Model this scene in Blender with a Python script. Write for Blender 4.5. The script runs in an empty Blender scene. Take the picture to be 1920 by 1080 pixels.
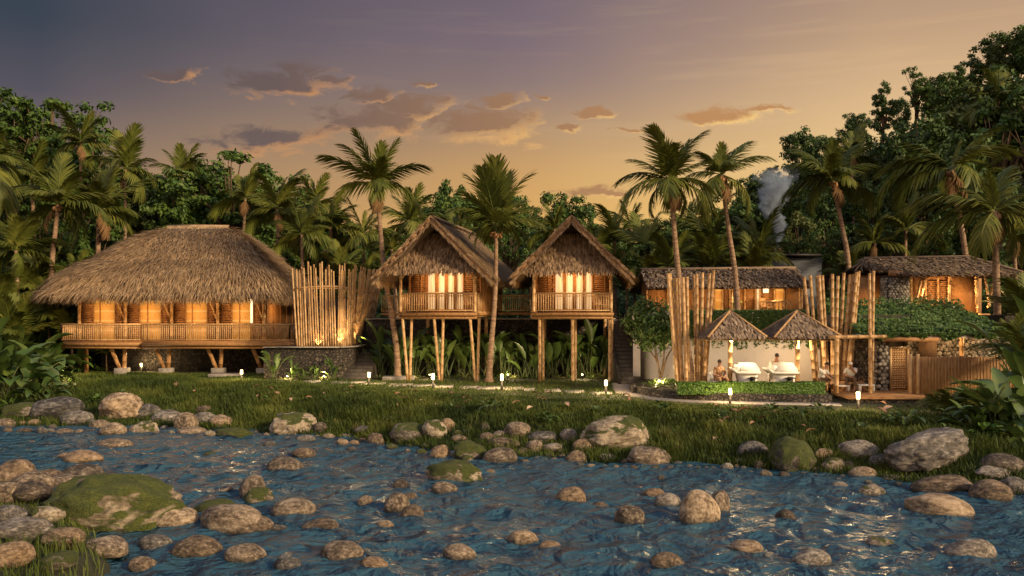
import bpy, math, random
import numpy as np
from mathutils import Vector, Matrix, noise as mnoise
R = math.radians
rng = np.random.default_rng(7)
random.seed(7)
sc = bpy.context.scene
COL = sc.collection
F, CZ, HY = 1600.0, 3.5, 590.0           # focal length in photo pixels, eye height, horizon row
WATER = -1.3

def PX(px, d): return (px - 960.0) * d / F
def PZ(py, d): return CZ - (py - HY) * d / F
def P(px, py, d): return Vector((PX(px, d), d, PZ(py, d)))
def lerp(a, b, t): return a + (b - a) * t
def ss(x, a, b):
    t = np.clip((np.asarray(x, float) - a) / (b - a), 0, 1)
    return t * t * (3 - 2 * t)

# ---------------------------------------------------------------- mesh builder
class MB:
    def __init__(s): s.V, s.F, s.Rn, s.n = [], [], [], 0
    def add(s, V, faces, r=0.5):
        V = np.asarray(V, float).reshape(-1, 3)
        if len(V) == 0: return
        if isinstance(faces, np.ndarray): faces = [faces]
        for f in faces:
            f = np.asarray(f, np.int64)
            if f.ndim == 1: f = f[None]
            s.F.append(f + s.n)
        s.V.append(V)
        s.Rn.append(np.broadcast_to(np.asarray(r, float), (len(V),)).copy())
        s.n += len(V)
    def mesh(s, name, smooth=False):
        me = bpy.data.meshes.new(name)
        V = np.concatenate(s.V); me.vertices.add(len(V)); me.vertices.foreach_set('co', V.ravel())
        loops = np.concatenate([f.ravel() for f in s.F])
        tot = np.concatenate([np.full(len(f), f.shape[1]) for f in s.F])
        st = np.concatenate([[0], np.cumsum(tot)[:-1]])
        me.loops.add(len(loops)); me.loops.foreach_set('vertex_index', loops.astype(np.int32))
        me.polygons.add(len(tot)); me.polygons.foreach_set('loop_start', st.astype(np.int32))
        at = me.attributes.new('rnd', 'FLOAT', 'POINT'); at.data.foreach_set('value', np.concatenate(s.Rn).astype(np.float32))
        me.update(calc_edges=True); me.validate()
        if smooth: me.polygons.foreach_set('use_smooth', np.ones(len(me.polygons), bool))
        return me
    def build(s, name, mat, parent=None, smooth=False):
        return link(name, s.mesh(name, smooth), mat, parent)

def link(name, me, mat=None, parent=None):
    o = bpy.data.objects.new(name, me); COL.objects.link(o)
    if mat is not None and me is not None and len(me.materials) == 0: me.materials.append(mat)
    if parent is not None: o.parent = parent
    return o

def box(mb, c, s, rz=0.0, rx=0.0, ry=0.0, r=0.5, bev=0.0):
    """box by centre and size, edges cut back by bev"""
    hx, hy, hz = s[0] / 2, s[1] / 2, s[2] / 2
    if bev <= 0:
        V = np.array([[x, y, z] for z in (-hz, hz) for y in (-hy, hy) for x in (-hx, hx)])
        Fc = np.array([[0, 2, 3, 1], [4, 5, 7, 6], [0, 1, 5, 4], [2, 6, 7, 3], [0, 4, 6, 2], [1, 3, 7, 5]])
    else:
        b = min(bev, hx * .9, hy * .9, hz * .9)
        ring = lambda x, y, z, q: [[-x + q, -y, z], [x - q, -y, z], [x, -y + q, z], [x, y - q, z], [x - q, y, z], [-x + q, y, z], [-x, y - q, z], [-x, -y + q, z]]
        V = np.array(ring(hx - b, hy - b, -hz, b * .5) + ring(hx, hy, -hz + b, b) + ring(hx, hy, hz - b, b) + ring(hx - b, hy - b, hz, b * .5))
        Fs = []
        for k in range(3):
            for i in range(8):
                j = (i + 1) % 8
                Fs.append([k * 8 + i, k * 8 + j, k * 8 + 8 + j, k * 8 + 8 + i])
        Fc = [np.array(Fs), np.array([[7, 6, 5, 4, 3, 2, 1, 0], [24, 25, 26, 27, 28, 29, 30, 31]])]
    M = np.array(Matrix.Rotation(rz, 3, 'Z') @ Matrix.Rotation(ry, 3, 'Y') @ Matrix.Rotation(rx, 3, 'X'))
    mb.add(V @ M.T + np.asarray(c, float), Fc, r)

def bar(mb, a, b, w, h=None, r=0.5):
    """square bar from a to b"""
    a, b = Vector(a), Vector(b); h = h or w
    d = b - a; L = d.length; d.normalize()
    up = Vector((0, 0, 1)) if abs(d.z) < .95 else Vector((0, 1, 0))
    sx = d.cross(up).normalized(); sy = sx.cross(d)
    V = []
    for p in (a, b):
        for (i, j) in ((-1, -1), (1, -1), (1, 1), (-1, 1)):
            V.append(p + sx * (i * w / 2) + sy * (j * h / 2))
    mb.add(np.array(V), np.array([[0, 1, 2, 3][::-1], [4, 5, 6, 7], [0, 1, 5, 4], [1, 2, 6, 5], [2, 3, 7, 6], [3, 0, 4, 7]]), r)

def tube(mb, pts, rad, n=8, r=0.5, caps=True):
    pts = [Vector(p) for p in pts]; m = len(pts)
    rad = [rad] * m if np.isscalar(rad) else list(rad)
    V = []; ref = None
    for i, p in enumerate(pts):
        d = (pts[min(i + 1, m - 1)] - pts[max(i - 1, 0)])
        if d.length < 1e-9: d = Vector((0, 0, 1))
        d.normalize()
        if ref is None: ref = Vector((1, 0, 0)) if abs(d.x) < .9 else Vector((0, 1, 0))
        sx = (ref - d * ref.dot(d)).normalized(); ref = sx; sy = d.cross(sx)
        for k in range(n):
            a = 2 * math.pi * k / n
            V.append(p + (sx * math.cos(a) + sy * math.sin(a)) * rad[i])
    idx = np.arange(n); jdx = (idx + 1) % n
    Fs = np.concatenate([np.stack([i * n + idx, i * n + jdx, (i + 1) * n + jdx, (i + 1) * n + idx], 1) for i in range(m - 1)])
    Fl = [Fs]
    if caps: Fl += [idx[::-1][None], (idx + (m - 1) * n)[None]]
    mb.add(np.array(V), Fl, r)

def ellipsoid(mb, c, s, nu=12, nv=8, r=0.5, M=None):
    V = []; Fs = []
    for j in range(1, nv):
        th = math.pi * j / nv
        for i in range(nu):
            a = 2 * math.pi * i / nu
            V.append((s[0] * math.sin(th) * math.cos(a), s[1] * math.sin(th) * math.sin(a), s[2] * math.cos(th)))
    V.append((0, 0, s[2])); V.append((0, 0, -s[2])); t = len(V) - 2; b = t + 1
    Ts = []
    for j in range(nv - 2):
        for i in range(nu):
            k = (i + 1) % nu
            Fs.append([j * nu + i, (j + 1) * nu + i, (j + 1) * nu + k, j * nu + k])
    for i in range(nu):
        k = (i + 1) % nu
        Ts.append([t, i, k]); Ts.append([b, (nv - 2) * nu + k, (nv - 2) * nu + i])
    V = np.array(V)
    if M is not None: V = V @ np.asarray(M).T
    mb.add(V + np.asarray(c, float), [np.array(Fs), np.array(Ts)], r)

def norm(a): return a / np.maximum(np.linalg.norm(a, axis=-1, keepdims=True), 1e-9)

def strands(mb, p, d, n, L, w, lift=0.05, droop=0.0, r=None, tip=.25):
    """many flat straw strands: start p, direction d, surface normal n"""
    p, d, n = np.asarray(p, float), norm(np.asarray(d, float)), norm(np.asarray(n, float))
    N = len(p); L = np.broadcast_to(L, (N,))[:, None]; w = np.broadcast_to(w, (N,))[:, None]
    s = norm(np.cross(d, n)); lift = np.broadcast_to(lift, (N,))[:, None]
    q = p + d * L * .55 + n * lift; e = p + d * L + n * lift * 1.2
    q[:, 2] -= droop * .3; e[:, 2] -= droop
    V = np.stack([p - s * w / 2, p + s * w / 2, q - s * w * .45, q + s * w * .45, e - s * w * .5 * tip, e + s * w * .5 * tip], 1).reshape(-1, 3)
    b = (np.arange(N) * 6)[:, None]
    Fs = np.concatenate([b + np.array([0, 1, 3, 2]), b + np.array([2, 3, 5, 4])])
    r = rng.random(N) if r is None else np.broadcast_to(r, (N,))
    mb.add(V, Fs, np.repeat(r, 6))

def leaf_quads(mb, p, nrm, size, r=None, aspect=.5):
    """small folded diamond leaves at p"""
    N = len(p); nrm = norm(nrm)
    t = rng.normal(size=(N, 3)); t = norm(t - nrm * (t * nrm).sum(1, keepdims=True)); s = np.cross(nrm, t)
    L = np.broadcast_to(size, (N,))[:, None]
    V = np.stack([p - t * L / 2, p + s * L * aspect / 2 - nrm * L * .05, p + t * L / 2 - nrm * L * .12, p - s * L * aspect / 2 - nrm * L * .05], 1).reshape(-1, 3)
    b = (np.arange(N) * 4)[:, None]
    r = rng.random(N) if r is None else r
    mb.add(V, b + np.array([0, 1, 2, 3]), np.repeat(r, 4))

# ---------------------------------------------------------------- things, parts
def tag(o, label, cat, group=None, kind=None):
    if label: o['label'] = label
    if cat: o['category'] = cat
    if group: o['group'] = group
    if kind: o['kind'] = kind
    return o
def thing(name, label, cat, loc=(0, 0, 0), rz=0.0, group=None):
    o = bpy.data.objects.new(name, None); COL.objects.link(o)
    o.location = loc; o.rotation_euler = (0, 0, rz); o.empty_display_size = .2
    return tag(o, label, cat, group)
def struct(o, label=None):
    o['kind'] = 'structure'
    return o
def copy_tree(o, parent=None):
    c = o.copy(); COL.objects.link(c)
    if parent is not None: c.parent = parent
    for ch in list(o.children): copy_tree(ch, c)
    return c
ORD = ['first', 'second', 'third', 'fourth', 'fifth', 'sixth', 'seventh', 'eighth', 'ninth', 'tenth', 'eleventh', 'twelfth', 'thirteenth', 'fourteenth',
       'fifteenth', 'sixteenth', 'seventeenth', 'eighteenth', 'nineteenth', 'twentieth'] + ['twenty-' + k for k in ('first', 'second', 'third', 'fourth', 'fifth', 'sixth', 'seventh', 'eighth', 'ninth')]
def ordinals(items, where=''):
    """items: [(object, screen x, phrase)]; phrases that several share get their order from the left"""
    by = {}
    for it in items: by.setdefault(it[2], []).append(it)
    for ph, L in by.items():
        L.sort(key=lambda t: t[1])
        for i, (o, x, _) in enumerate(L):
            if len(L) == 1: o['label'] = ph
            elif i == 0: o['label'] = ph + ', leftmost of its kind'
            elif i == len(L) - 1: o['label'] = ph + ', rightmost of its kind'
            else: o['label'] = ph + ', ' + (ORD[i] if i < 29 else 'further') + ' from left'

# ---------------------------------------------------------------- materials
def lin(c): return tuple((x / 255 / 12.92 if x / 255 <= .04045 else ((x / 255 + .055) / 1.055) ** 2.4) for x in c)
class NT:
    def __init__(s, tree): s.t = tree
    def n(s, typ, **kw):
        nd = s.t.nodes.new(typ)
        for k, v in kw.items():
            if hasattr(nd, k) and not k[0].isupper(): setattr(nd, k, v)
        return nd
    def l(s, a, b): s.t.links.new(a, b)
    def val(s, x, sock):
        if isinstance(x, bpy.types.NodeSocket): s.l(x, sock)
        else: sock.default_value = x
    def math(s, op, a, b=None, c=None, clamp=False):
        nd = s.t.nodes.new('ShaderNodeMath'); nd.operation = op; nd.use_clamp = clamp
        for i, x in enumerate((a, b, c)):
            if x is not None: s.val(x, nd.inputs[i])
        return nd.outputs[0]
    def ramp(s, fac, stops, interp='LINEAR'):
        nd = s.t.nodes.new('ShaderNodeValToRGB'); cr = nd.color_ramp; cr.interpolation = interp
        while len(cr.elements) < len(stops): cr.elements.new(.5)
        for e, (p, c) in zip(cr.elements, stops):
            e.position = p; e.color = (c[0], c[1], c[2], 1) if len(c) == 3 else c
        s.val(fac, nd.inputs[0]); return nd.outputs[0]
    def mix(s, fac, a, b, typ='MIX'):
        nd = s.t.nodes.new('ShaderNodeMix'); nd.data_type = 'RGBA'; nd.blend_type = typ
        s.val(fac, nd.inputs[0])
        for x, k in ((a, 6), (b, 7)):
            if isinstance(x, tuple): x = (x[0], x[1], x[2], 1)
            s.val(x, nd.inputs[k])
        return nd.outputs[2]
    def coord(s, which='Object', scale=(1, 1, 1), rot=(0, 0, 0)):
        tc = s.t.nodes.new('ShaderNodeTexCoord'); mp = s.t.nodes.new('ShaderNodeMapping')
        mp.inputs['Scale'].default_value = scale; mp.inputs['Rotation'].default_value = rot
        s.l(tc.outputs[which], mp.inputs[0]); return mp.outputs[0]
    def noise(s, vec, scale, detail=3, rough=.6, dist=0):
        nd = s.t.nodes.new('ShaderNodeTexNoise'); nd.inputs['Scale'].default_value = scale
        nd.inputs['Detail'].default_value = detail; nd.inputs['Roughness'].default_value = rough; nd.inputs['Distortion'].default_value = dist
        if vec is not None: s.l(vec, nd.inputs['Vector'])
        return nd.outputs['Fac']
    def voro(s, vec, scale, feature='F1', out='Distance', rnd=1.0):
        nd = s.t.nodes.new('ShaderNodeTexVoronoi'); nd.feature = feature
        nd.inputs['Scale'].default_value = scale; nd.inputs['Randomness'].default_value = rnd
        s.l(vec, nd.inputs['Vector']); return nd.outputs[out]
    def attr(s, name='rnd'):
        nd = s.t.nodes.new('ShaderNodeAttribute'); nd.attribute_name = name; return nd.outputs['Fac']
    def oinfo(s):
        return s.t.nodes.new('ShaderNodeObjectInfo').outputs['Random']
    def bump(s, h, strength=.5, dist=.02):
        nd = s.t.nodes.new('ShaderNodeBump'); nd.inputs['Strength'].default_value = strength; nd.inputs['Distance'].default_value = dist
        s.l(h, nd.inputs['Height']); return nd.outputs[0]

def newmat(name):
    m = bpy.data.materials.new(name); m.use_nodes = True
    nt = NT(m.node_tree); b = m.node_tree.nodes['Principled BSDF']
    return m, nt, b

def pmat(name, cols, sc_=(1, 1, 1), scale=6.0, rough=.8, bump=.3, bdist=.02, attr=0.0, oi=0.0, detail=4, coord='Object', spec=.3, transl=None, contrast=(.3, .7)):
    """noise-coloured surface. cols: list of linear colours dark > light; attr: share of the per-strand random number; oi: share of the per-object one"""
    m, nt, b = newmat(name)
    vec = nt.coord(coord, sc_)
    nz = nt.noise(vec, scale, detail, .65)
    f = nt.math('MULTIPLY_ADD', nt.math('SUBTRACT', nz, .5), 1.0 / max(contrast[1] - contrast[0], .05), .5, clamp=True)
    if attr > 0:
        f = nt.math('ADD', nt.math('MULTIPLY', f, 1 - attr), nt.math('MULTIPLY', nt.attr(), attr), clamp=True)
    if oi > 0:
        f = nt.math('ADD', nt.math('MULTIPLY', f, 1 - oi), nt.math('MULTIPLY', nt.oinfo(), oi), clamp=True)
    k = max(len(cols) - 1, 1)
    c = nt.ramp(f, [(i / k, col) for i, col in enumerate(cols)]) if len(cols) > 1 else cols[0]
    if isinstance(c, tuple): b.inputs['Base Color'].default_value = (*c, 1)
    else: nt.l(c, b.inputs['Base Color'])
    b.inputs['Roughness'].default_value = rough
    b.inputs['Specular IOR Level'].default_value = spec
    if bump > 0: nt.l(nt.bump(nz, bump, bdist), b.inputs['Normal'])
    if transl:
        tr = nt.n('ShaderNodeBsdfTranslucent'); nt.l(c, tr.inputs[0]) if not isinstance(c, tuple) else None
        mx = nt.n('ShaderNodeMixShader'); mx.inputs[0].default_value = transl
        nt.l(b.outputs[0], mx.inputs[1]); nt.l(tr.outputs[0], mx.inputs[2])
        nt.l(mx.outputs[0], m.node_tree.nodes['Material Output'].inputs[0])
    return m
M = {}
M['thatch'] = pmat('dry_thatch', [(.085, .05, .025), (.33, .212, .11), (.64, .45, .25)], (1, 1, 1), 3.0, .9, .3, attr=.6)
M['thatch_core'] = pmat('thatch_core', [(.06, .038, .022), (.16, .105, .06)], (6, 6, 1.2), 3.0, .95, .6)
M['thatch_cabin'] = pmat('brown_thatch', [(.045, .027, .015), (.21, .13, .07), (.46, .31, .18)], (1, 1, 1), 3.0, .9, .3, attr=.6)
M['shingle'] = pmat('palm_leaf_shingle', [(.07, .046, .03), (.23, .158, .10), (.42, .305, .20)], (1, 1, 1), 2.5, .9, .3, attr=.7)
M['bamboo'] = pmat('bamboo_cane', [(.24, .125, .05), (.46, .275, .12), (.62, .41, .21)], (4, 4, .9), 3.0, .5, .15, oi=.35)
M['bamboo_dark'] = pmat('aged_bamboo', [(.15, .07, .024), (.32, .165, .058), (.46, .26, .105)], (5, 5, 1.0), 3.0, .6, .2, oi=.3)
M['wood'] = pmat('warm_timber', [(.17, .075, .026), (.34, .165, .06), (.46, .25, .1)], (2, 2, 9), 2.0, .6, .25, oi=.2)
M['fascia'] = pmat('rake_board_timber', [(.15, .07, .028), (.32, .165, .07), (.46, .265, .125)], (8, 3, 3), 2.0, .7, .4)
M['dark_gable'] = pmat('dark_gable_boards', [(.02, .012, .007), (.06, .034, .018)], (2, 2, 8), 2.0, .9, .3)  # very dark brown tone over the whole recessed gable
M['concrete'] = pmat('pale_concrete', [(.20, .17, .14), (.34, .30, .25)], (1, 1, 1), 6.0, .9, .3)
M['paving'] = pmat('pale_paving', [(.24, .20, .165), (.40, .35, .29)], (1, 1, 1), 5.0, .9, .3)
M['plaster'] = pmat('cream_plaster', [(.66, .58, .48), (.76, .68, .57)], (1, 1, 1), 1.4, .9, .12)
M['white'] = pmat('white_lacquer', [(.74, .70, .62), (.82, .78, .70)], (1, 1, 1), 4.0, .5, .05)
M['linen'] = pmat('white_linen', [(.76, .73, .66), (.85, .82, .75)], (1, 1, 1), 8.0, .9, .3)
M['metal_dark'] = pmat('dark_metal', [(.03, .026, .022), (.06, .052, .045)], (1, 1, 1), 8.0, .5, .05)
M['tin'] = pmat('grey_tin', [(.06, .064, .07), (.13, .137, .15)], (.4, .4, 6), 2.0, .55, .2)
M['palm_trunk'] = pmat('palm_bark', [(.10, .06, .036), (.24, .15, .09), (.38, .26, .165)], (2, 2, 7), 1.6, .9, .8, .04)
M['bark'] = pmat('tree_bark', [(.055, .035, .022), (.16, .105, .065)], (3, 3, 1), 2.0, .9, .6, .04)
M['frond'] = pmat('palm_frond', [(.035, .052, .009), (.12, .14, .022), (.29, .255, .05)], (1, 1, 1), .8, .55, 0, attr=.45, oi=.25, transl=.25)
M['frond_dry'] = pmat('dry_frond', [(.12, .062, .022), (.26, .145, .06)], (1, 1, 1), 1.5, .8, 0, attr=.6, transl=.2)
M['leaf_dark'] = pmat('dense_dark_leaf', [(.015, .032, .007), (.052, .095, .018), (.125, .18, .034)], (1, 1, 1), .5, .55, 0, attr=.5, oi=.2, transl=.15)
M['leaf_mid'] = pmat('broad_green_leaf', [(.019, .042, .008), (.064, .118, .019), (.15, .20, .036)], (1, 1, 1), .5, .55, 0, attr=.5, oi=.2, transl=.15)
M['leaf_olive'] = pmat('olive_leaf', [(.024, .036, .008), (.075, .095, .02), (.16, .165, .04)], (1, 1, 1), .5, .6, 0, attr=.5, oi=.2, transl=.15)
M['leaf_big'] = pmat('large_glossy_leaf', [(.026, .052, .012), (.068, .112, .024), (.16, .19, .05)], (1, 1, 1), 1.5, .38, .1, attr=.4, oi=.3, transl=.15, spec=.5)
M['leaf_hedge'] = pmat('clipped_hedge_leaf', [(.03, .07, .010), (.085, .17, .025), (.17, .26, .05)], (1, 1, 1), 3, .5, 0, attr=.7, transl=.15)
M['petal'] = pmat('pale_petal', [(.62, .50, .34), (.8, .7, .5)], (1, 1, 1), 6, .7, 0, transl=.3)
M['grass'] = pmat('river_bank_grass', [(.022, .042, .007), (.070, .098, .014), (.20, .205, .04)], (1, 1, 1), .35, .7, 0, attr=.45, transl=.2)
M['drygrass'] = pmat('pale_grass_tuft', [(.07, .085, .016), (.22, .19, .06)], (1, 1, 1), 1, .7, 0, attr=.6, transl=.25)
M['dead_leaf'] = pmat('dead_leaf', [(.20, .085, .045), (.42, .25, .15), (.55, .40, .27)], (1, 1, 1), 3, .8, .1, oi=.7)
M['skin'] = pmat('skin', [(.30, .15, .09), (.36, .19, .115)], (1, 1, 1), 4, .6, .02)
M['hair'] = pmat('black_hair', [(.012, .008, .006), (.03, .02, .014)], (1, 1, 8), 8, .5, .2)
M['shirt_white'] = pmat('white_cotton', [(.66, .60, .50), (.76, .70, .6)], (1, 1, 1), 6, .9, .2)
M['trouser'] = pmat('brown_cotton', [(.10, .06, .035), (.16, .10, .06)], (1, 1, 1), 6, .9, .2)

def emit_mat(name, col, strength, base=None):
    m, nt, b = newmat(name)
    b.inputs['Base Color'].default_value = (*(base or col), 1)
    b.inputs['Emission Color'].default_value = (*col, 1); b.inputs['Emission Strength'].default_value = strength
    b.inputs['Roughness'].default_value = .6
    return m, nt, b
M['bollard_glow'], _, _ = emit_mat('lamp_glass_lit', (1.0, .74, .34), 2.1, (.8, .7, .5))
M['window_glow'], nt_, b_ = emit_mat('lit_curtain', (1.0, .62, .26), .62, (.5, .4, .28))
v_ = nt_.coord('Object', (7, 7, .35)); f_ = nt_.noise(v_, 2.0, 3)
nt_.l(nt_.ramp(f_, [(.3, (.50, .26, .09)), (.55, (.86, .56, .27)), (.75, (1.0, .78, .48))]), b_.inputs['Emission Color'])
M['blind_glow'], nt_, b_ = emit_mat('backlit_woven_blind', (.8, .32, .05), .46, (.42, .2, .06))
v_ = nt_.coord('Object', (26, 26, 3)); f_ = nt_.noise(v_, 1.5, 2)
v2_ = nt_.coord('Object', (0, 0, 1)); w_ = nt_.n('ShaderNodeTexWave'); w_.bands_direction = 'Z'; w_.inputs['Scale'].default_value = .55; nt_.l(v2_, w_.inputs[0])
nt_.l(nt_.mix(nt_.math('POWER', w_.outputs['Fac'], 14.0), nt_.ramp(f_, [(.3, (.55, .19, .022)), (.6, (.80, .33, .05)), (.8, (.9, .44, .09))]), (1.0, .55, .14)), b_.inputs['Emission Color'])
M['white_glow'], _, _ = emit_mat('lit_gap', (1.0, .80, .50), 1.0)

def louvre_mat(name, cols, freq):
    m, nt, b = newmat(name)
    v = nt.coord('Object', (1, 1, 1)); w = nt.n('ShaderNodeTexWave'); w.bands_direction = 'Z'; w.inputs['Scale'].default_value = freq; w.inputs['Distortion'].default_value = .6
    nt.l(v, w.inputs[0]); nz = nt.noise(nt.coord('Object', (2, 2, 9)), 3, 3)
    c = nt.ramp(nt.math('MULTIPLY_ADD', nz, .6, nt.math('MULTIPLY', w.outputs['Fac'], .5)), [(.25, cols[0]), (.6, cols[1]), (.85, cols[2])])
    nt.l(c, b.inputs['Base Color']); b.inputs['Roughness'].default_value = .7
    nt.l(nt.bump(w.outputs['Fac'], .6, .03), b.inputs['Normal'])
    return m
M['woven'] = louvre_mat('woven_bamboo_wall', [(.16, .065, .02), (.36, .165, .052), (.50, .26, .09)], 5.5)
M['slatwall'] = louvre_mat('louvre_slat', [(.11, .045, .016), (.26, .115, .038), (.38, .19, .07)], 6.5)

def stone_mat(name, scale, joint, cols, bump=1.0):
    m, nt, b = newmat(name)
    v = nt.coord('Object')
    d = nt.voro(v, scale, 'DISTANCE_TO_EDGE'); c = nt.voro(v, scale, 'F1', 'Color')
    sp = nt.n('ShaderNodeSeparateColor'); nt.l(c, sp.inputs[0])
    nz = nt.noise(v, scale * 3, 4)
    f = nt.math('MULTIPLY_ADD', nz, .5, nt.math('MULTIPLY', sp.outputs[0], .6))
    col = nt.ramp(f, [(.2, cols[0]), (.5, cols[1]), (.85, cols[2])])
    e = nt.ramp(d, [(.02, (0, 0, 0)), (.14, (1, 1, 1))])
    nt.l(nt.mix(e, joint, col), b.inputs['Base Color']); b.inputs['Roughness'].default_value = .85
    h = nt.math('ADD', e, nt.math('MULTIPLY', nz, .4)); nt.l(nt.bump(h, bump, .05), b.inputs['Normal'])
    return m
M['lava'] = stone_mat('dark_lava_stone', 6.0, (.006, .005, .004), [(.018, .013, .009), (.045, .034, .024), (.10, .075, .052)])
M['pebble'] = pmat('pale_round_stone', [(.07, .058, .045), (.22, .19, .15), (.46, .41, .35)], (1, 1, 1), 5, .85, .4, attr=.6)
M['mortar'] = pmat('dark_mortar', [(.02, .016, .012), (.05, .04, .03)], (1, 1, 1), 6, .95, .4)

def rock_mat(name, cols, moss=0.0):
    m, nt, b = newmat(name)
    oc = nt.coord('Object'); ov = nt.n('ShaderNodeVectorMath', operation='ADD')
    oi = nt.oinfo(); cmb = nt.n('ShaderNodeCombineXYZ'); nt.l(nt.math('MULTIPLY', oi, 37.0), cmb.inputs[0]); nt.l(nt.math('MULTIPLY', oi, 91.0), cmb.inputs[2])
    nt.l(oc, ov.inputs[0]); nt.l(cmb.outputs[0], ov.inputs[1]); v = ov.outputs[0]
    n1 = nt.noise(v, 1.6, 6, .65, .4); n2 = nt.noise(v, 5.0, 6, .68, .3); n3 = nt.noise(v, 34.0, 3, .7)
    f = nt.math('ADD', nt.math('MULTIPLY', n1, .45), nt.math('MULTIPLY', n2, .55))
    f = nt.math('ADD', f, nt.math('MULTIPLY', nt.math('SUBTRACT', oi, .5), .10))
    col = nt.ramp(f, [(.40, cols[0]), (.47, cols[1]), (.53, cols[2]), (.60, cols[3])])
    tint = nt.ramp(oi, [(0, (.66, .66, .66)), (.25, (1.05, .98, .88)), (.5, (.74, .71, .67)), (.75, (1.2, 1.10, .95)), (1, (.86, .75, .63))])
    col = nt.mix(1.0, col, tint, 'MULTIPLY')
    pale = nt.ramp(nt.math('ADD', n2, nt.math('MULTIPLY', n3, .3)), [(.74, (0, 0, 0)), (.84, (1, 1, 1))])
    col = nt.mix(nt.math('MULTIPLY', pale, .55), col, (.46, .42, .37))
    dark = nt.ramp(nt.voro(v, 2.2, 'DISTANCE_TO_EDGE'), [(.0, (1, 1, 1)), (.018, (0, 0, 0))])
    col = nt.mix(nt.math('MULTIPLY', nt.math('MULTIPLY', dark, n1), .7), col, (.03, .024, .018))
    # wet band where the river laps at the stone
    g = nt.n('ShaderNodeNewGeometry'); sx = nt.n('ShaderNodeSeparateXYZ'); nt.l(g.outputs['Position'], sx.inputs[0])
    wet = nt.ramp(nt.math('ADD', nt.math('SUBTRACT', sx.outputs[2], WATER), nt.math('MULTIPLY', nt.math('SUBTRACT', n2, .5), .14)), [(.07, (1, 1, 1)), (.17, (0, 0, 0))])
    col = nt.mix(nt.math('MULTIPLY', wet, .72), col, (.02, .016, .012))
    ro = nt.math('SUBTRACT', .82, nt.math('MULTIPLY', wet, .5))
    if moss > 0:
        sn = nt.n('ShaderNodeSeparateXYZ'); nt.l(g.outputs['Normal'], sn.inputs[0])
        mf = nt.math('ADD', nt.math('MULTIPLY', sn.outputs[2], .42), nt.math('MULTIPLY', nt.noise(v, 1.1, 3, .6, .3), 2.6))
        mf = nt.math('ADD', mf, nt.math('MULTIPLY', n2, .5))
        mk = nt.ramp(nt.math('SUBTRACT', mf, 2.2 - moss), [(.28, (0, 0, 0)), (.42, (1, 1, 1))])
        mc = nt.ramp(nt.math('MULTIPLY_ADD', n3, .6, nt.math('MULTIPLY', n2, .5)), [(.34, (.012, .022, .004)), (.54, (.055, .070, .009)), (.74, (.15, .15, .02))])
        col = nt.mix(mk, col, mc)
        h = nt.math('ADD', nt.math('MULTIPLY_ADD', n2, .6, nt.math('MULTIPLY', n3, .3)), nt.math('MULTIPLY', nt.math('MULTIPLY', mk, n3), 1.0))
    else:
        h = nt.math('MULTIPLY_ADD', n2, .7, nt.math('MULTIPLY', n3, .35))
    nt.l(col, b.inputs['Base Color']); nt.l(ro, b.inputs['Roughness'])
    nt.l(nt.bump(h, .75, .09), b.inputs['Normal'])
    return m
M['rock_t'] = rock_mat('tan_river_rock', [(.05, .035, .023), (.15, .112, .076), (.28, .215, .15), (.46, .37, .27)])
M['rock_g'] = rock_mat('grey_river_rock', [(.035, .031, .028), (.10, .09, .08), (.19, .17, .15), (.36, .33, .295)])
M['rock_b'] = rock_mat('brown_river_rock', [(.038, .027, .017), (.115, .08, .05), (.21, .15, .095), (.34, .25, .165)])
M['rock_m'] = rock_mat('mossy_river_rock', [(.05, .04, .028), (.14, .115, .085), (.24, .205, .16), (.36, .32, .26)], 1.0)
M['rock_s'] = rock_mat('partly_mossy_rock', [(.075, .06, .045), (.19, .16, .125), (.30, .255, .20), (.42, .38, .31)], .62)
# ================================================================ camera, light, sky
cam = bpy.data.cameras.new('camera'); co = bpy.data.objects.new('camera', cam); COL.objects.link(co)
co.location = (0, 0, CZ); co.rotation_euler = (R(90), 0, 0)
cam.sensor_width = 36; cam.lens = 36 * F / 1920; cam.shift_y = (HY - 540) / 1920
cam.clip_start = .5; cam.clip_end = 4000
sc.camera = co
sc.view_settings.view_transform = 'Standard'; sc.view_settings.look = 'None'
sc.view_settings.gamma = 1; sc.view_settings.exposure = .42
sc.cycles.use_denoising = True
sc.cycles.max_bounces = 6; sc.cycles.transparent_max_bounces = 8; sc.cycles.sample_clamp_indirect = 4
SUN_EL, SUN_AZ = R(20), R(128)           # azimuth measured from +Y (view direction) towards +X
sdir = Vector((math.sin(SUN_AZ) * math.cos(SUN_EL), math.cos(SUN_AZ) * math.cos(SUN_EL), math.sin(SUN_EL)))
sl = bpy.data.lights.new('sun', 'SUN'); sl.energy = 3.9; sl.angle = R(9); sl.color = (1.0, .76, .47)
so = bpy.data.objects.new('sun', sl); COL.objects.link(so)
so.rotation_euler = (-sdir).to_track_quat('-Z', 'Y').to_euler()

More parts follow.
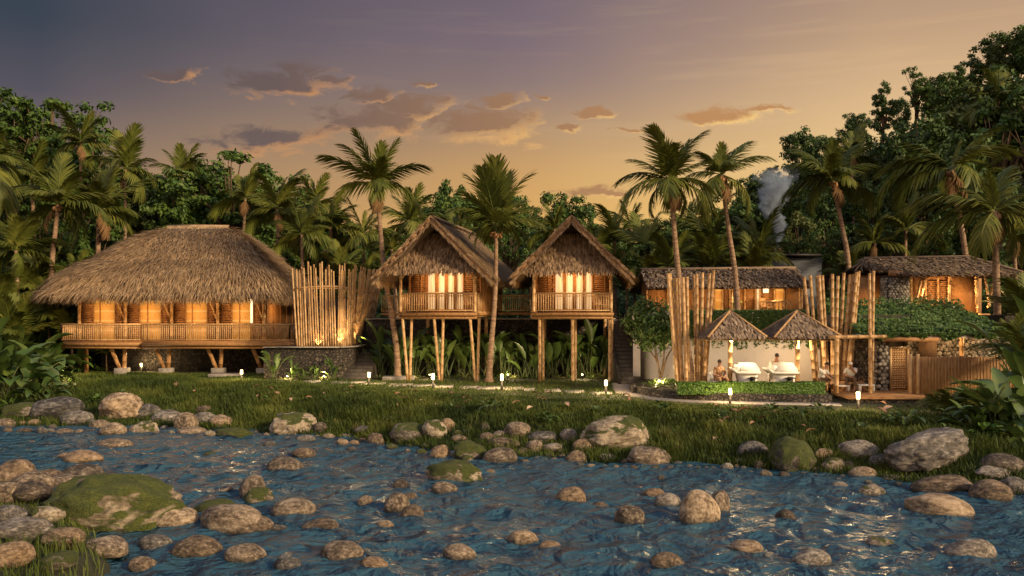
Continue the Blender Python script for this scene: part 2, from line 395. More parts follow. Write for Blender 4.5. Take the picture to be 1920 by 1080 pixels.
w = bpy.data.worlds.new('World'); sc.world = w; w.use_nodes = True
nt = NT(w.node_tree); bg = w.node_tree.nodes['Background']; out = w.node_tree.nodes['World Output']
sky = nt.n('ShaderNodeTexSky', sky_type='NISHITA'); sky.sun_disc = False; sky.sun_elevation = SUN_EL; sky.sun_rotation = SUN_AZ
bgs = nt.n('ShaderNodeBackground'); nt.l(sky.outputs[0], bgs.inputs[0]); bgs.inputs[1].default_value = .004
tc = nt.n('ShaderNodeTexCoord'); sp = nt.n('ShaderNodeSeparateXYZ'); nt.l(tc.outputs['Generated'], sp.inputs[0])
dx, dy, dz = sp.outputs
el = nt.math('ARCSINE', dz)                                   # elevation in radians
az = nt.math('ARCTAN2', dx, dy)                               # 0 ahead, + to the right
def sky_ramp(stops):                                          # elevation in degrees, sRGB
    return nt.ramp(nt.math('DIVIDE', el, math.pi / 2, clamp=True), [(e / 90, lin(c)) for e, c in stops])
left = sky_ramp([(0, (172, 128, 82)), (6, (158, 122, 84)), (10, (118, 98, 88)), (13, (80, 72, 80)), (17, (50, 56, 66)), (24, (46, 54, 70)), (45, (84, 104, 140)), (90, (125, 155, 205))])
midl = sky_ramp([(0, (228, 172, 84)), (6, (218, 164, 86)), (9.5, (200, 153, 92)), (12.5, (170, 136, 103)), (15, (142, 118, 110)), (17.5, (126, 106, 111)), (24, (96, 86, 102)), (45, (88, 106, 140)), (90, (125, 155, 205))])
rgt = sky_ramp([(0, (250, 202, 104)), (6, (244, 200, 116)), (9.5, (236, 198, 134)), (13, (218, 180, 132)), (17, (190, 156, 122)), (24, (142, 118, 112)), (45, (94, 108, 138)), (90, (125, 155, 205))])
back = sky_ramp([(0, (232, 192, 158)), (10, (226, 194, 168)), (30, (196, 188, 190)), (90, (125, 155, 205))])  # sky behind the camera, out of view, brightened to add fill light
# warp the left-right factor a little so the bands do not run dead level
nzw = nt.noise(tc.outputs['Generated'], 2.5, 3)
azw = nt.math('ADD', az, nt.math('MULTIPLY', nt.math('SUBTRACT', nzw, .5), .22))
c1 = nt.mix(nt.math('MULTIPLY_ADD', azw, 1 / .52, 1.0, clamp=True), left, midl)
c2 = nt.mix(nt.math('DIVIDE', azw, .42, clamp=True), c1, rgt)
streak = nt.noise(nt.coord('Generated', (1.5, 1.5, 22), (0, .06, 0)), 3.0, 4, .6)
c2 = nt.mix(nt.math('MULTIPLY', nt.math('SUBTRACT', streak, .52), nt.math('MULTIPLY_ADD', az, .9, .30, clamp=True), clamp=True), c2, (.95, .62, .30))
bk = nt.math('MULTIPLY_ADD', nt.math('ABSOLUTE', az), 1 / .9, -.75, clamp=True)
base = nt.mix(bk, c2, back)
# clouds: flat bodies in fixed directions of the sky (tangents of azimuth and elevation)
ydiv = nt.math('MAXIMUM', dy, .05)
u = nt.math('DIVIDE', dx, ydiv); v = nt.math('DIVIDE', dz, ydiv)
cv = nt.n('ShaderNodeCombineXYZ'); nt.l(u, cv.inputs[0]); nt.l(v, cv.inputs[1])
mpc = nt.n('ShaderNodeMapping'); mpc.inputs['Scale'].default_value = (26, 60, 1); nt.l(cv.outputs[0], mpc.inputs[0])
cn = nt.noise(mpc.outputs[0], 1.0, 8, .66, .6)
mpw = nt.n('ShaderNodeMapping'); mpw.inputs['Scale'].default_value = (9, 22, 1); nt.l(cv.outputs[0], mpw.inputs[0])
w1 = nt.noise(mpw.outputs[0], 1.0, 4, .6); mpw2 = nt.n('ShaderNodeMapping'); mpw2.inputs['Scale'].default_value = (12, 18, 1); mpw2.inputs['Location'].default_value = (7, 3, 0); nt.l(cv.outputs[0], mpw2.inputs[0])
w2 = nt.noise(mpw2.outputs[0], 1.0, 5, .6)
u0_, v0_ = u, v
u = nt.math('ADD', u, nt.math('MULTIPLY', nt.math('SUBTRACT', w1, .5), .085)); v = nt.math('ADD', v, nt.math('MULTIPLY', nt.math('SUBTRACT', w2, .5), .042))
CL = [(485, 263, 125, 26), (700, 224, 108, 32), (772, 200, 86, 24), (706, 180, 62, 18), (902, 233, 118, 36), (924, 194, 44, 22), (540, 152, 112, 26), (322, 141, 60, 12),
      (1345, 216, 86, 16), (1125, 218, 44, 9), (1062, 239, 26, 7), (1140, 361, 105, 9), (1440, 205, 50, 7), (1010, 184, 22, 5), (1180, 250, 40, 5), (800, 160, 26, 6), (620, 150, 34, 12)]
dens = None; low = None
for (px, py, rx, ry) in CL:
    a = nt.math('DIVIDE', nt.math('SUBTRACT', u, (px - 960) / F), rx / F); b_ = nt.math('DIVIDE', nt.math('SUBTRACT', v, (HY - py) / F), ry / F)
    e = nt.math('MULTIPLY', nt.math('SUBTRACT', 1.0, nt.math('SQRT', nt.math('ADD', nt.math('MULTIPLY', a, a), nt.math('MULTIPLY', b_, b_)))), 1.6)
    lo = nt.math('MULTIPLY_ADD', b_, -.55, nt.math('MULTIPLY', a, .38))   # lit rims: below and to the right, where the low sun stands
    if dens is None: dens, low = e, lo
    else:
        g = nt.math('GREATER_THAN', e, dens); d2 = nt.math('MAXIMUM', e, dens)
        low = nt.math('ADD', nt.math('MULTIPLY', g, lo), nt.math('MULTIPLY', nt.math('SUBTRACT', 1.0, g), low)); dens = d2
dn = nt.math('MULTIPLY', nt.math('ADD', nt.math('MAXIMUM', dens, -1.5), nt.math('MULTIPLY', nt.math('SUBTRACT', cn, .42), 4.4)), .78)
cm = nt.ramp(dn, [(.0, (0, 0, 0)), (1.0, (1, 1, 1))], 'EASE')
rim = nt.math('ADD', nt.math('ADD', low, nt.math('MULTIPLY', nt.math('SUBTRACT', .62, dn), .75)), nt.math('MULTIPLY', nt.math('SUBTRACT', cn, .5), 1.2))
lit = nt.mix(nt.math('MULTIPLY_ADD', az, 2.2, .42, clamp=True), lin((200, 140, 84)), lin((252, 204, 122)))
body = nt.mix(nt.math('MULTIPLY_ADD', az, 2.0, .55, clamp=True), lin((100, 80, 74)), lin((186, 134, 82)))
ccol = nt.mix(nt.ramp(rim, [(-.0, (0, 0, 0)), (.5, (1, 1, 1))]), body, lit)
fr = nt.math('GREATER_THAN', dy, .1)
final = nt.mix(nt.math('MULTIPLY', nt.math('MULTIPLY', cm, fr), .94), base, ccol)
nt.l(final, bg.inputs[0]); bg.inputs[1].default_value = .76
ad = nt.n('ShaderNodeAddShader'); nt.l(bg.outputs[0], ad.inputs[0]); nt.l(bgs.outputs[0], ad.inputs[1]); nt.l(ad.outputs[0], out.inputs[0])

# ================================================================ ground
def shore(tab, z):
    a = sorted(((px - 960) * (CZ - z) / (py - HY), (CZ - z) * F / (py - HY)) for px, py in tab)
    return np.array([t[0] for t in a]), np.array([t[1] for t in a])
SW = shore([(0, 800), (300, 804), (500, 814), (640, 822), (760, 838), (900, 855), (1100, 868), (1300, 872), (1500, 886), (1700, 904), (1920, 930)], WATER)
SB = shore([(0, 704), (200, 702), (350, 706), (500, 716), (700, 731), (900, 744), (1100, 752), (1300, 764), (1500, 772), (1620, 777), (1920, 790)], 0.0)
NB = (np.array([-40, -15.5, -11, -9.2, -7.6, -6.4, -5.5]), np.array([30, 25.5, 21.5, 19.6, 17.2, 14, 8]))
def y_water(x): return np.interp(x, *SW)
def y_bank(x): return np.interp(x, *SB)
_g = np.random.default_rng(3).random((256, 256))
def vnoise(x, y):
    x, y = np.asarray(x, float), np.asarray(y, float)
    xi, yi = np.floor(x).astype(int), np.floor(y).astype(int); fx, fy = x - xi, y - yi
    fx, fy = fx * fx * (3 - 2 * fx), fy * fy * (3 - 2 * fy)
    g = lambda i, j: _g[i % 256, j % 256]
    return (g(xi, yi) * (1 - fx) + g(xi + 1, yi) * fx) * (1 - fy) + (g(xi, yi + 1) * (1 - fx) + g(xi + 1, yi + 1) * fx) * fy
def terrain(x, y):
    x, y = np.asarray(x, float), np.asarray(y, float)
    yw, yb = y_water(x), np.maximum(y_bank(x), y_water(x) + 2.5)
    t = np.clip((y - yw) / (yb - yw), 0, 1)
    z = WATER + (0 - WATER) * np.sin(t * math.pi / 2) ** 1.15
    z = np.where(y < yw, WATER - 1.0 * ss(yw - y, 0, 3), z)
    z = z + np.where((t > 0) & (t < 1), (vnoise(x * .8, y * .8) - .5) * .28 * np.sin(t * math.pi), 0)
    nl = np.interp(x, *NB)
    z = np.where(y < nl + .5, np.maximum(z, WATER - .9 + 1.35 * ss(nl - y, -1.2, 2.2)), z)
    hill = 3.1 * ss(y, 57, 66) + np.clip(y - 62, 0, 60) * .06
    hill = hill + 17 * ss(x, 10, 46) * ss(y, 56, 92) + 7 * ss(-x, 16, 46) * ss(y, 56, 84)
    hill = hill + 14 * ss(x, 40, 80) * ss(y, 50, 100)
    z = z + np.where(y > 55, hill + (vnoise(x * .15, y * .15) - .5) * 1.5 * ss(y, 60, 75), 0)
    return z
gx = np.concatenate([np.linspace(-900, -70, 14)[:-1], np.linspace(-70, -34, 30)[:-1], np.linspace(-34, 34, 230), np.linspace(34, 90, 40)[1:], np.linspace(90, 900, 14)[1:]])
gy = np.concatenate([np.linspace(-60, 6, 12)[:-1], np.linspace(6, 52, 210)[:-1], np.linspace(52, 130, 70), np.linspace(130, 1500, 16)[1:]])
def grid_mesh(name, gx, gy, zf):
    Xg, Yg = np.meshgrid(gx, gy); Zg = zf(Xg, Yg); mb = MB(); nx = len(gx)
    i = (np.arange(len(gy) - 1)[:, None] * nx + np.arange(nx - 1)[None]).ravel()
    mb.add(np.stack([Xg.ravel(), Yg.ravel(), Zg.ravel()], 1), np.stack([i, i + 1, i + nx + 1, i + nx], 1))
    return mb.mesh(name, True)
m, nt2, b = newmat('earth_and_turf')
v_ = nt2.coord('Object'); n1 = nt2.noise(v_, .6, 5); n2 = nt2.noise(v_, 7, 4)
nt2.l(nt2.ramp(nt2.math('MULTIPLY_ADD', n2, .5, nt2.math('MULTIPLY', n1, .5)), [(.3, (.010, .011, .003)), (.5, (.024, .025, .006)), (.7, (.05, .04, .014))]), b.inputs['Base Color'])
b.inputs['Roughness'].default_value = .95; nt2.l(nt2.bump(n2, .6, .06), b.inputs['Normal'])
ground = struct(link('ground', grid_mesh('ground', gx, gy, terrain), m))

# ---------------------------------------------------------------- river
def wave(x, y):
    h = np.zeros_like(x)
    for f, a, ph in ((.45, .05, 0), (.9, .055, 11), (1.7, .045, 23), (2.8, .02, 31)):
        for k, (c, s) in enumerate(((.95, .31), (.88, -.48), (1.0, .05))):
            xx, yy = x * c + y * s, -x * s + y * c
            nz = vnoise(xx * f * 1.25 + ph + 40 * k, yy * f * .95 + ph * 2 + 17 * k)
            h += a * (1 - np.abs(2 * nz - 1) * 1.6)
    return WATER + h * .62 - .05
m, nt2, b = newmat('river_water')
v_ = nt2.coord('Object', (1.05, 1.0, 1), (0, 0, .2)); n1 = nt2.noise(v_, 1.15, 3, .5, .7); n2 = nt2.noise(v_, 3.6, 3, .55, .5)
b.inputs['Base Color'].default_value = (.027, .076, .110, 1)
b.inputs['Roughness'].default_value = .24; b.inputs['IOR'].default_value = 1.33
b.inputs['Specular IOR Level'].default_value = .5
nt2.l(nt2.bump(nt2.math('MULTIPLY_ADD', n2, .22, n1), 1.0, .62), b.inputs['Normal'])
river = struct(link('river', grid_mesh('river', np.concatenate([[-400, -150], np.linspace(-48, 34, 620), [150, 400]]), np.concatenate([[-50, 2], np.linspace(9, 40, 330)]), wave), m))

# ---------------------------------------------------------------- grass on bank and lawn
def in_view(x, y, pad=1.5): return np.abs(x) < y * .61 + pad
def path_mask(x, y):
    """true where paving, planters or buildings stand"""
    px = 960 + x * F / y
    py = HY + CZ * F / y
    mk = (px > 1262) & (py < 754) & (py > 600)
    mk |= (px > 1160) & (px < 1740) & (py < np.interp(px, [1150, 1180, 1215, 1280, 1360, 1450, 1575, 1740], [733, 741, 750, 756.5, 760, 762, 764, 758])) & (py > 690)
    mk |= (px > 1150) & (px < 1262) & (py < 738) & (py > 690)
    mk |= (y > 45.3) & (x > -13.2) | (y > 52.5)
    return mk
def grass(name, n, yfun, h0, h1, lean, mat, w=.016, dens=None):
    x = rng.uniform(-29, 27, n); y = yfun(x, rng.random(n))
    k = in_view(x, y); x, y = x[k], y[k]
    k = ~path_mask(x, y); x, y = x[k], y[k]
    if dens is not None:
        k = rng.random(len(x)) < dens(x, y); x, y = x[k], y[k]
    z = terrain(x, y); N = len(x)
    cl = vnoise(x * 1.3 + 7, y * 1.3); hh = (h0 + (h1 - h0) * rng.random(N)) * (.45 + 1.1 * cl)
    if name == 'bank_grass': hh = hh * np.clip((y_bank(x) - y) / 4.0 + .15, .32, 1.0)
    a = rng.uniform(0, 2 * math.pi, N); bend = lean * rng.uniform(.2, 1.0, N) * hh
    bx, by = np.cos(a) * bend, np.sin(a) * bend - .25 * bend
    ww = w * rng.uniform(.7, 1.4, N)
    sx, sy = np.cos(a + 1.57) * ww, np.sin(a + 1.57) * ww
    p0 = np.stack([x - sx, y - sy, z - .03], 1); p1 = np.stack([x + sx, y + sy, z - .03], 1)
    p2 = np.stack([x + bx * .4 + sx * .7, y + by * .4 + sy * .7, z + hh * .6], 1); p3 = np.stack([x + bx * .4 - sx * .7, y + by * .4 - sy * .7, z + hh * .6], 1)
    p4 = np.stack([x + bx, y + by, z + hh], 1)
    V = np.stack([p0, p1, p2, p3, p4], 1).reshape(-1, 3); bb = (np.arange(N) * 5)[:, None]
    mb = MB(); r = np.clip(.18 + .42 * rng.random(N) + .9 * (vnoise(x * .55, y * .55 + 50) - .5) + .35 * (vnoise(x * 2.2, y * 2.2 + 90) - .5), 0, 1)
    mb.add(V, [bb + np.array([0, 1, 2, 3]), bb + np.array([3, 2, 4])], np.repeat(r, 5))
    return mb.build(name, mat)
g1 = grass('bank_grass', 210000, lambda x, t: lerp(y_water(x) - .15, np.maximum(y_bank(x), y_water(x) + 2.5) + .6, t), .12, .38, 1.0, M['grass'], .016, lambda x, y: .35 + .9 * vnoise(x * .9 + 30, y * .9))
tag(g1, 'long uneven green grass over the sloping river bank', 'grass', None, 'stuff')
g2 = grass('lawn_grass', 80000, lambda x, t: np.maximum(y_bank(x), y_water(x) + 2.5) + .3 + t * (50 - y_bank(x)) , .05, .13, .7, M['grass'], .014)
tag(g2, 'short lawn grass along the garden path below the huts', 'grass', None, 'stuff')
g3 = grass('near_bank_grass', 90000, lambda x, t: np.interp(x, *NB) - .8 - t * 9, .10, .32, .9, M['grass'], .010, lambda x, y: (x < -5.5) * ss(np.interp(x, *NB) - y, .8, 2.0) * (.25 + vnoise(x * 1.2, y * 1.2)))
tag(g3, 'dark grass on the near bank in the bottom left corner', 'grass', None, 'stuff')

def tuft_mesh(name, n, h, spread):
    mb = MB(); a = rng.uniform(0, 2 * math.pi, n); p = np.stack([np.cos(a) * .06, np.sin(a) * .06, np.zeros(n)], 1)
    L = h * rng.uniform(.6, 1.1, n); out_ = rng.uniform(.1, 1, n) * spread
    d = np.stack([np.cos(a) * out_, np.sin(a) * out_, np.ones(n)], 1)
    strands(mb, p, d, np.stack([-np.cos(a), -np.sin(a), np.full(n, .3)], 1), L, .02, 0, 0.0)
    V = mb.V[0]; rr = np.hypot(V[:, 0], V[:, 1]); V[:, 2] -= rr ** 2 * .7 / max(h, .1)
    return mb.mesh(name)
tm = [tuft_mesh('grass_tuft', 70, .75, .8), tuft_mesh('grass_tuft', 55, .6, 1.0)]
tl = []
for i, (px, py) in enumerate([(735, 800), (885, 800), (1248, 815), (1296, 832), (1500, 832), (1545, 822), (630, 792), (1232, 838), (1270, 842), (1392, 820), (668, 800), (905, 795), (1335, 836), (598, 780)]):
    lo, hi = 24.0, 42.0                    # find where this line of sight meets the bank
    for _ in range(40):
        mid = (lo + hi) / 2
        if PZ(py + 12, mid) > float(terrain(PX(px, mid), mid)): lo = mid
        else: hi = mid
    d = lo; o = link('grass_tuft', tm[i % 2], M['drygrass']); o.location = (PX(px, d), d, float(terrain(PX(px, d), d)) - .03)
    s = random.uniform(.65, 1.05); o.scale = (s, s, s); o.rotation_euler = (0, 0, i * 1.3)
    tag(o, None, 'grass tuft', 'pale grass tufts on the bank'); tl.append((o, px, 'pale arching grass tuft above the rocks of the far bank'))
ordinals(tl)

def on_ground(px, py, dmin=20.0, dmax=60.0):
    """first point where the line of sight meets the ground"""
    d = np.arange(dmin, dmax, .04); hit = np.nonzero(PZ(py, d) <= terrain(PX(px, d), d))[0]
    k = float(d[hit[0]]) if len(hit) else dmax
    return Vector((PX(px, k), k, float(terrain(PX(px, k), k))))

# fallen leaves
def dead_leaf_mesh():
    n = 7; V = []; 
    for i in range(n):
        t = i / (n - 1); w_ = .07 * math.sin(math.pi * min(max(t, .04), .97)) ** .8
        zc = .05 * math.sin(t * 3.1) + .02
        V += [(t * .3 - .15, -w_, zc + .03), (t * .3 - .15, 0, zc), (t * .3 - .15, w_, zc + .045)]
    Fq = []
    for i in range(n - 1):
        for k in range(2): Fq.append([i * 3 + k, i * 3 + k + 1, i * 3 + 3 + k + 1, i * 3 + 3 + k])
    mb = MB(); mb.add(np.array(V), np.array(Fq)); return mb.mesh('fallen_leaf', True)
dl = dead_leaf_mesh(); DL = []
for (px, py) in [(660, 737), (757, 735), (745, 748), (777, 744), (760, 757), (790, 763), (706, 766), (746, 772), (819, 770), (858, 777), (875, 757), (845, 748), (878, 764), (968, 767), (993, 778), (1003, 749), (1012, 758),
                 (1021, 760), (1030, 748), (1062, 771), (1175, 753), (1180, 760), (1345, 773), (1377, 783), (1395, 781), (1420, 777), (1430, 797), (1457, 785), (1350, 803), (1363, 798), (1410, 806), (1505, 812), (1520, 822),
                 (1656, 768), (1665, 780), (1700, 775), (1652, 783), (1343, 838), (1352, 845), (330, 730), (365, 744), (480, 733), (505, 738), (520, 748), (485, 752), (545, 760), (580, 757), (610, 747), (275, 705)]:
    p = on_ground(px, py); o = link('fallen_leaf', dl, M['dead_leaf'])
    o.location = p + Vector((0, 0, .2)); o.rotation_euler = (random.uniform(-.4, .4), random.uniform(-.4, .4), random.uniform(0, 6.3)); s = random.uniform(.8, 1.35); o.scale = (s, s, s)
    zone = 'below the left lodge' if px < 640 else 'below the first cabin' if px < 900 else 'below the second cabin' if px < 1200 else 'below the hedge'
    tag(o, f'curled pale brown fallen leaf in the bank grass {zone}', 'fallen leaf', f'fallen leaves {zone}'); DL.append(o)
# ================================================================ river rocks
def rock_mesh(seed, rough, boxy, sub=4):
    import bmesh
    bm = bmesh.new(); bmesh.ops.create_icosphere(bm, subdivisions=sub, radius=1)
    rd = random.Random(seed); off = Vector((rd.uniform(-50, 50), rd.uniform(-50, 50), rd.uniform(-50, 50)))
    pl = []
    for _ in range(int(6 + boxy * 10)):
        n = Vector((rd.gauss(0, 1), rd.gauss(0, 1), rd.gauss(0, 1))).normalized(); pl.append((n, rd.uniform(.72, .98)))
    for v in bm.verts:
        p = v.co.copy(); q = p.normalized()
        for n, dd in pl:                    # soft planar cuts
            t = q.dot(n)
            if t > dd: q -= n * (t - dd) * (.35 + .6 * boxy)
        k = 1 + .16 * mnoise.noise(p * .9 + off) + rough * (.12 * mnoise.noise(p * 2.3 + off) + .06 * mnoise.noise(p * 5 + off) + .05 * mnoise.noise(p * 11 + off) + .03 * mnoise.noise(p * 23 + off))
        v.co = q * k
    lo = [min(v.co[i] for v in bm.verts) for i in range(3)]; hi = [max(v.co[i] for v in bm.verts) for i in range(3)]
    for v in bm.verts:
        for i in range(3): v.co[i] = (v.co[i] - (lo[i] + hi[i]) / 2) * 2 / (hi[i] - lo[i])
    me = bpy.data.meshes.new('rock'); bm.to_mesh(me); bm.free()
    me.polygons.foreach_set('use_smooth', np.ones(len(me.polygons), bool)); return me
SMOOTH = [rock_mesh(i, .22, .2) for i in range(1, 10)]
ROUGH = [rock_mesh(20 + i, .75, .6) for i in range(6)]
BOULD = [rock_mesh(40 + i, 1.0, .9, 5) for i in range(4)]
RK = '''
45 772 100 34 m|107 768 98 46 g|10 793 38 18 t|64 793 28 14 b|143 786 65 30 g|228 764 88 58 T|276 773 56 32 g|314 784 60 30 g|349 791 46 38 p|382 770 32 18 b|385 787 46 28 g
415 793 44 28 t|188 797 42 20 t|172 793 22 14 g|212 806 50 26 t|270 802 55 26 s|358 809 58 16 p|120 810 34 13 t|45 808 30 10 b|215 834 70 21 p|157 859 78 28 b|120 855 24 12 b|440 812 80 18 m
552 796 88 46 S|601 804 26 24 t|616 819 27 12 p|573 823 38 14 g|570 850 46 22 b|615 845 18 8 t|535 873 70 31 t|394 852 28 9 m|474 914 54 50 t|486 932 56 36 m|550 955 86 36 t
25 886 80 46 b|62 905 84 40 t|92 896 58 34 b|118 905 66 26 p|56 926 92 40 b|155 888 80 32 p|258 899 38 12 t|215 950 270 118 M|330 975 86 40 t|435 976 132 54 p|472 985 90 34 b|402 955 84 30 m|600 988 72 26 b
520 992 40 14 g|10 925 60 40 t
680 808 32 18 g|704 824 36 25 b|652 818 24 7 g|767 814 74 42 s|776 836 30 10 m|815 808 50 42 s|840 798 30 27 b|857 814 20 16 m|872 810 16 10 m|909 801 18 22 m|880 846 68 42 m|862 826 36 20 p|914 822 34 22 b
938 816 30 16 g|946 834 64 22 b|970 808 50 32 t|1018 822 62 25 g|980 847 22 15 t|937 856 68 32 p|902 853 22 12 p|1002 839 34 27 t|1037 841 46 18 g|1066 818 34 30 g|1094 838 44 30 b|1152 816 134 74 S
1217 857 88 38 p|1080 857 42 26 b|1140 860 50 16 g|854 856 24 15 b|876 862 26 18 m|853 886 116 46 m|918 886 22 12 b|833 916 52 24 p|752 910 32 20 b|768 933 34 20 b|745 944 50 40 p|773 963 44 32 b|685 941 30 24 t
722 986 36 18 t|1070 931 60 36 b|1126 950 34 16 b|1225 926 44 20 b|1180 968 58 38 t|1252 940 50 30 g|1312 952 78 66 p|1348 943 46 48 t|1473 969 40 28 b|1387 970 16 10 t|1125 884 22 8 p|985 866 20 8 t|1240 895 16 8 t
1410 846 62 36 g|1485 854 88 68 m|1545 854 42 26 b|1562 874 46 30 s|1612 846 82 40 g|1650 866 42 26 g|1592 874 26 18 p|1618 888 54 24 t|1668 897 42 12 g|1742 852 182 86 G|1880 874 90 42 t|1862 892 76 30 g
1765 912 112 38 b|1855 922 80 42 b|1762 952 128 46 t|1632 921 60 26 s|1575 911 36 14 g|1305 853 30 16 m|1340 861 46 14 m|1363 853 18 11 m|1393 866 30 12 t|1280 858 22 12 g|1445 868 26 12 g
1900 912 60 34 g|1530 880 22 10 g|1695 885 34 14 g|330 822 26 8 b|60 830 20 7 b|700 870 18 7 b|505 832 26 10 g|660 842 20 9 g|735 838 24 12 m
40 1000 110 50 g|120 1012 80 38 b|200 1030 90 40 t|290 1022 70 34 g|20 1045 90 50 b|370 1030 96 44 b|460 1042 80 36 t|110 1058 80 36 m|270 1062 60 28 b|180 985 60 28 b|90 968 70 34 s|20 968 66 36 g|540 1062 60 30 g|
980 1010 60 30 t|1030 1026 44 22 b|860 1040 70 30 p|1400 1030 64 30 t|1520 1050 80 36 g|640 1040 90 40 t|700 1062 60 30 b|1650 1020 60 22 s|1250 1055 70 34 b|1820 1035 100 40 g
'''
TONE = {'t': ('smooth tan', 'rock_t'), 'T': ('angular pale tan', 'rock_t'), 'g': ('grey', 'rock_g'), 'G': ('huge angular grey', 'rock_g'), 'b': ('brown', 'rock_b'), 'p': ('pale speckled', 'rock_t'),
        'm': ('moss covered', 'rock_m'), 's': ('half mossy', 'rock_s'), 'S': ('big mossy topped', 'rock_s'), 'M': ('huge moss topped', 'rock_m')}
rocks = []; ri = 0
# fill the far waterline with the small stones that lie between the larger ones
_r = random.Random(77); _tk = [list(map(float, t.split()[:4])) for t in RK.replace('\n', '|').split('|') if t.strip()]; EX = []
while len(EX) < 62:
    px = _r.uniform(10, 1910); x = (px - 960) / F; dd = 30.0
    for _ in range(12): dd = float(y_water(x * dd))
    wd = _r.choice([14, 16, 18, 22, 26, 32, 40]); py = HY + (CZ - WATER) * F / dd - _r.uniform(-8, 12); hg = wd * _r.uniform(.5, .75)
    if any(abs(px - a[0]) < (a[2] + wd) * .42 and abs(py - a[1]) < (a[3] + hg) * .42 for a in _tk + EX): continue
    EX.append([px, py, wd, hg])
RK += '|'.join('%.0f %.0f %.0f %.0f %s' % (*e, _r.choice('ttggbbsmp')) for e in EX)
for tok in RK.replace('\n', '|').split('|'):
    if not tok.strip(): continue
    a = tok.split(); px, py, wd, hg = map(float, a[:4]); k = a[4]
    yb = py + hg / 2; ri += 1; rd = random.Random(ri * 7)
    d = (CZ - WATER) * F / (yb - HY)
    near = px < 480 and py > 860
    x0 = PX(px, d); yw_ = float(y_water(x0))
    zb = WATER
    if d > yw_ - .3 or near:               # stands on a bank
        p = on_ground(px, yb, 14 if near else 22, 60); d, zb = (p.y, p.z) if p.z > WATER else (d, WATER)
    W, H = wd * d / F, hg * d / F
    D = W * rd.uniform(.62, .85) if wd < 100 else W * .6
    sink = (.38 if zb == WATER else .12) * H
    H2 = (H + sink) * .97 - .12 * D * CZ / d
    if H2 < H * .8: H2 = H * .8
    big = k in 'TGSM'
    me = random.Random(ri).choice(BOULD if big else (ROUGH if k in 'ms' else SMOOTH if rd.random() < .8 else ROUGH))
    o = link('boulder' if wd > 80 else 'rock', me, None)
    o.location = (PX(px, d + D * .45), d + D * .45, zb - sink + H2 / 2)
    o.scale = (W / 2, D / 2, H2 / 2)
    o.rotation_euler = (rd.uniform(-.12, .12), rd.uniform(-.13, .13), rd.choice([0, math.pi]) + rd.uniform(-.25, .25))
    if len(me.materials) == 0: me.materials.append(M['rock_t'])
    o.material_slots[0].link = 'OBJECT'; o.material_slots[0].material = M[TONE[k][1]]
    size = 'tiny' if wd < 24 else 'small' if wd < 38 else 'medium' if wd < 62 else 'large' if wd < 100 else ''
    tone = TONE[k][0]
    kind = 'boulder' if wd > 80 else 'rock'
    if near or (px < 640 and py > 965): where = 'on near shore at bottom left'
    elif py > 1000: where = 'in the nearest shallow water'
    elif zb > WATER or d > yw_ - 1.2: where = 'on far shore below ' + ('the lodge' if px < 640 else 'first cabin' if px < 900 else 'second cabin' if px < 1200 else 'the hedge' if px < 1540 else 'the slat fence')
    else: where = 'in river ' + ('before the lodge' if px < 640 else 'before first cabin' if px < 900 else 'before second cabin' if px < 1200 else 'before the hedge' if px < 1540 else 'before the slat fence')
    tag(o, None, kind, f'rocks {where}'); rocks.append((o, px, ' '.join(f'{size} {tone} {kind} {where}'.split())))
ordinals(rocks)

# driftwood
mb = MB(); tube(mb, [(-.42, 0, 0), (-.2, .03, .03), (.1, 0, .01), (.42, -.02, .05)], [.05, .06, .055, .04], 8)
tube(mb, [(.1, 0, .02), (.2, -.1, .08)], [.02, .012], 6)
lg = mb.build('driftwood_log', pmat('weathered_wood', [(.09, .06, .04), (.30, .23, .16)], (2, 9, 9), 3, .9, .5), None, True)
d = (CZ - WATER) * F / (930 - HY); lg.location = (PX(403, d), d, WATER + .03); lg.rotation_euler = (0, -.28, .2); lg.scale = (1.15, 1.15, 1.15)
tag(lg, 'short dark driftwood log floating beside the mossy boulder', 'log')
mb = MB(); tube(mb, [(-.5, 0, 0), (-.1, .02, .03), (.5, -.03, .0)], [.022, .03, .016], 6); tube(mb, [(-.12, .02, .02), (-.3, -.1, .07)], [.014, .008], 5)
st = mb.build('driftwood_stick', pmat('bleached_wood', [(.30, .23, .15), (.50, .40, .27)], (2, 9, 9), 3, .9, .3), None, True)
d = (CZ - WATER) * F / (878 - HY); st.location = (PX(487, d), d, WATER + .02); st.rotation_euler = (0, -.2, .3)
tag(st, 'pale bleached stick caught against a tan river rock', 'stick')
LP = 3.0
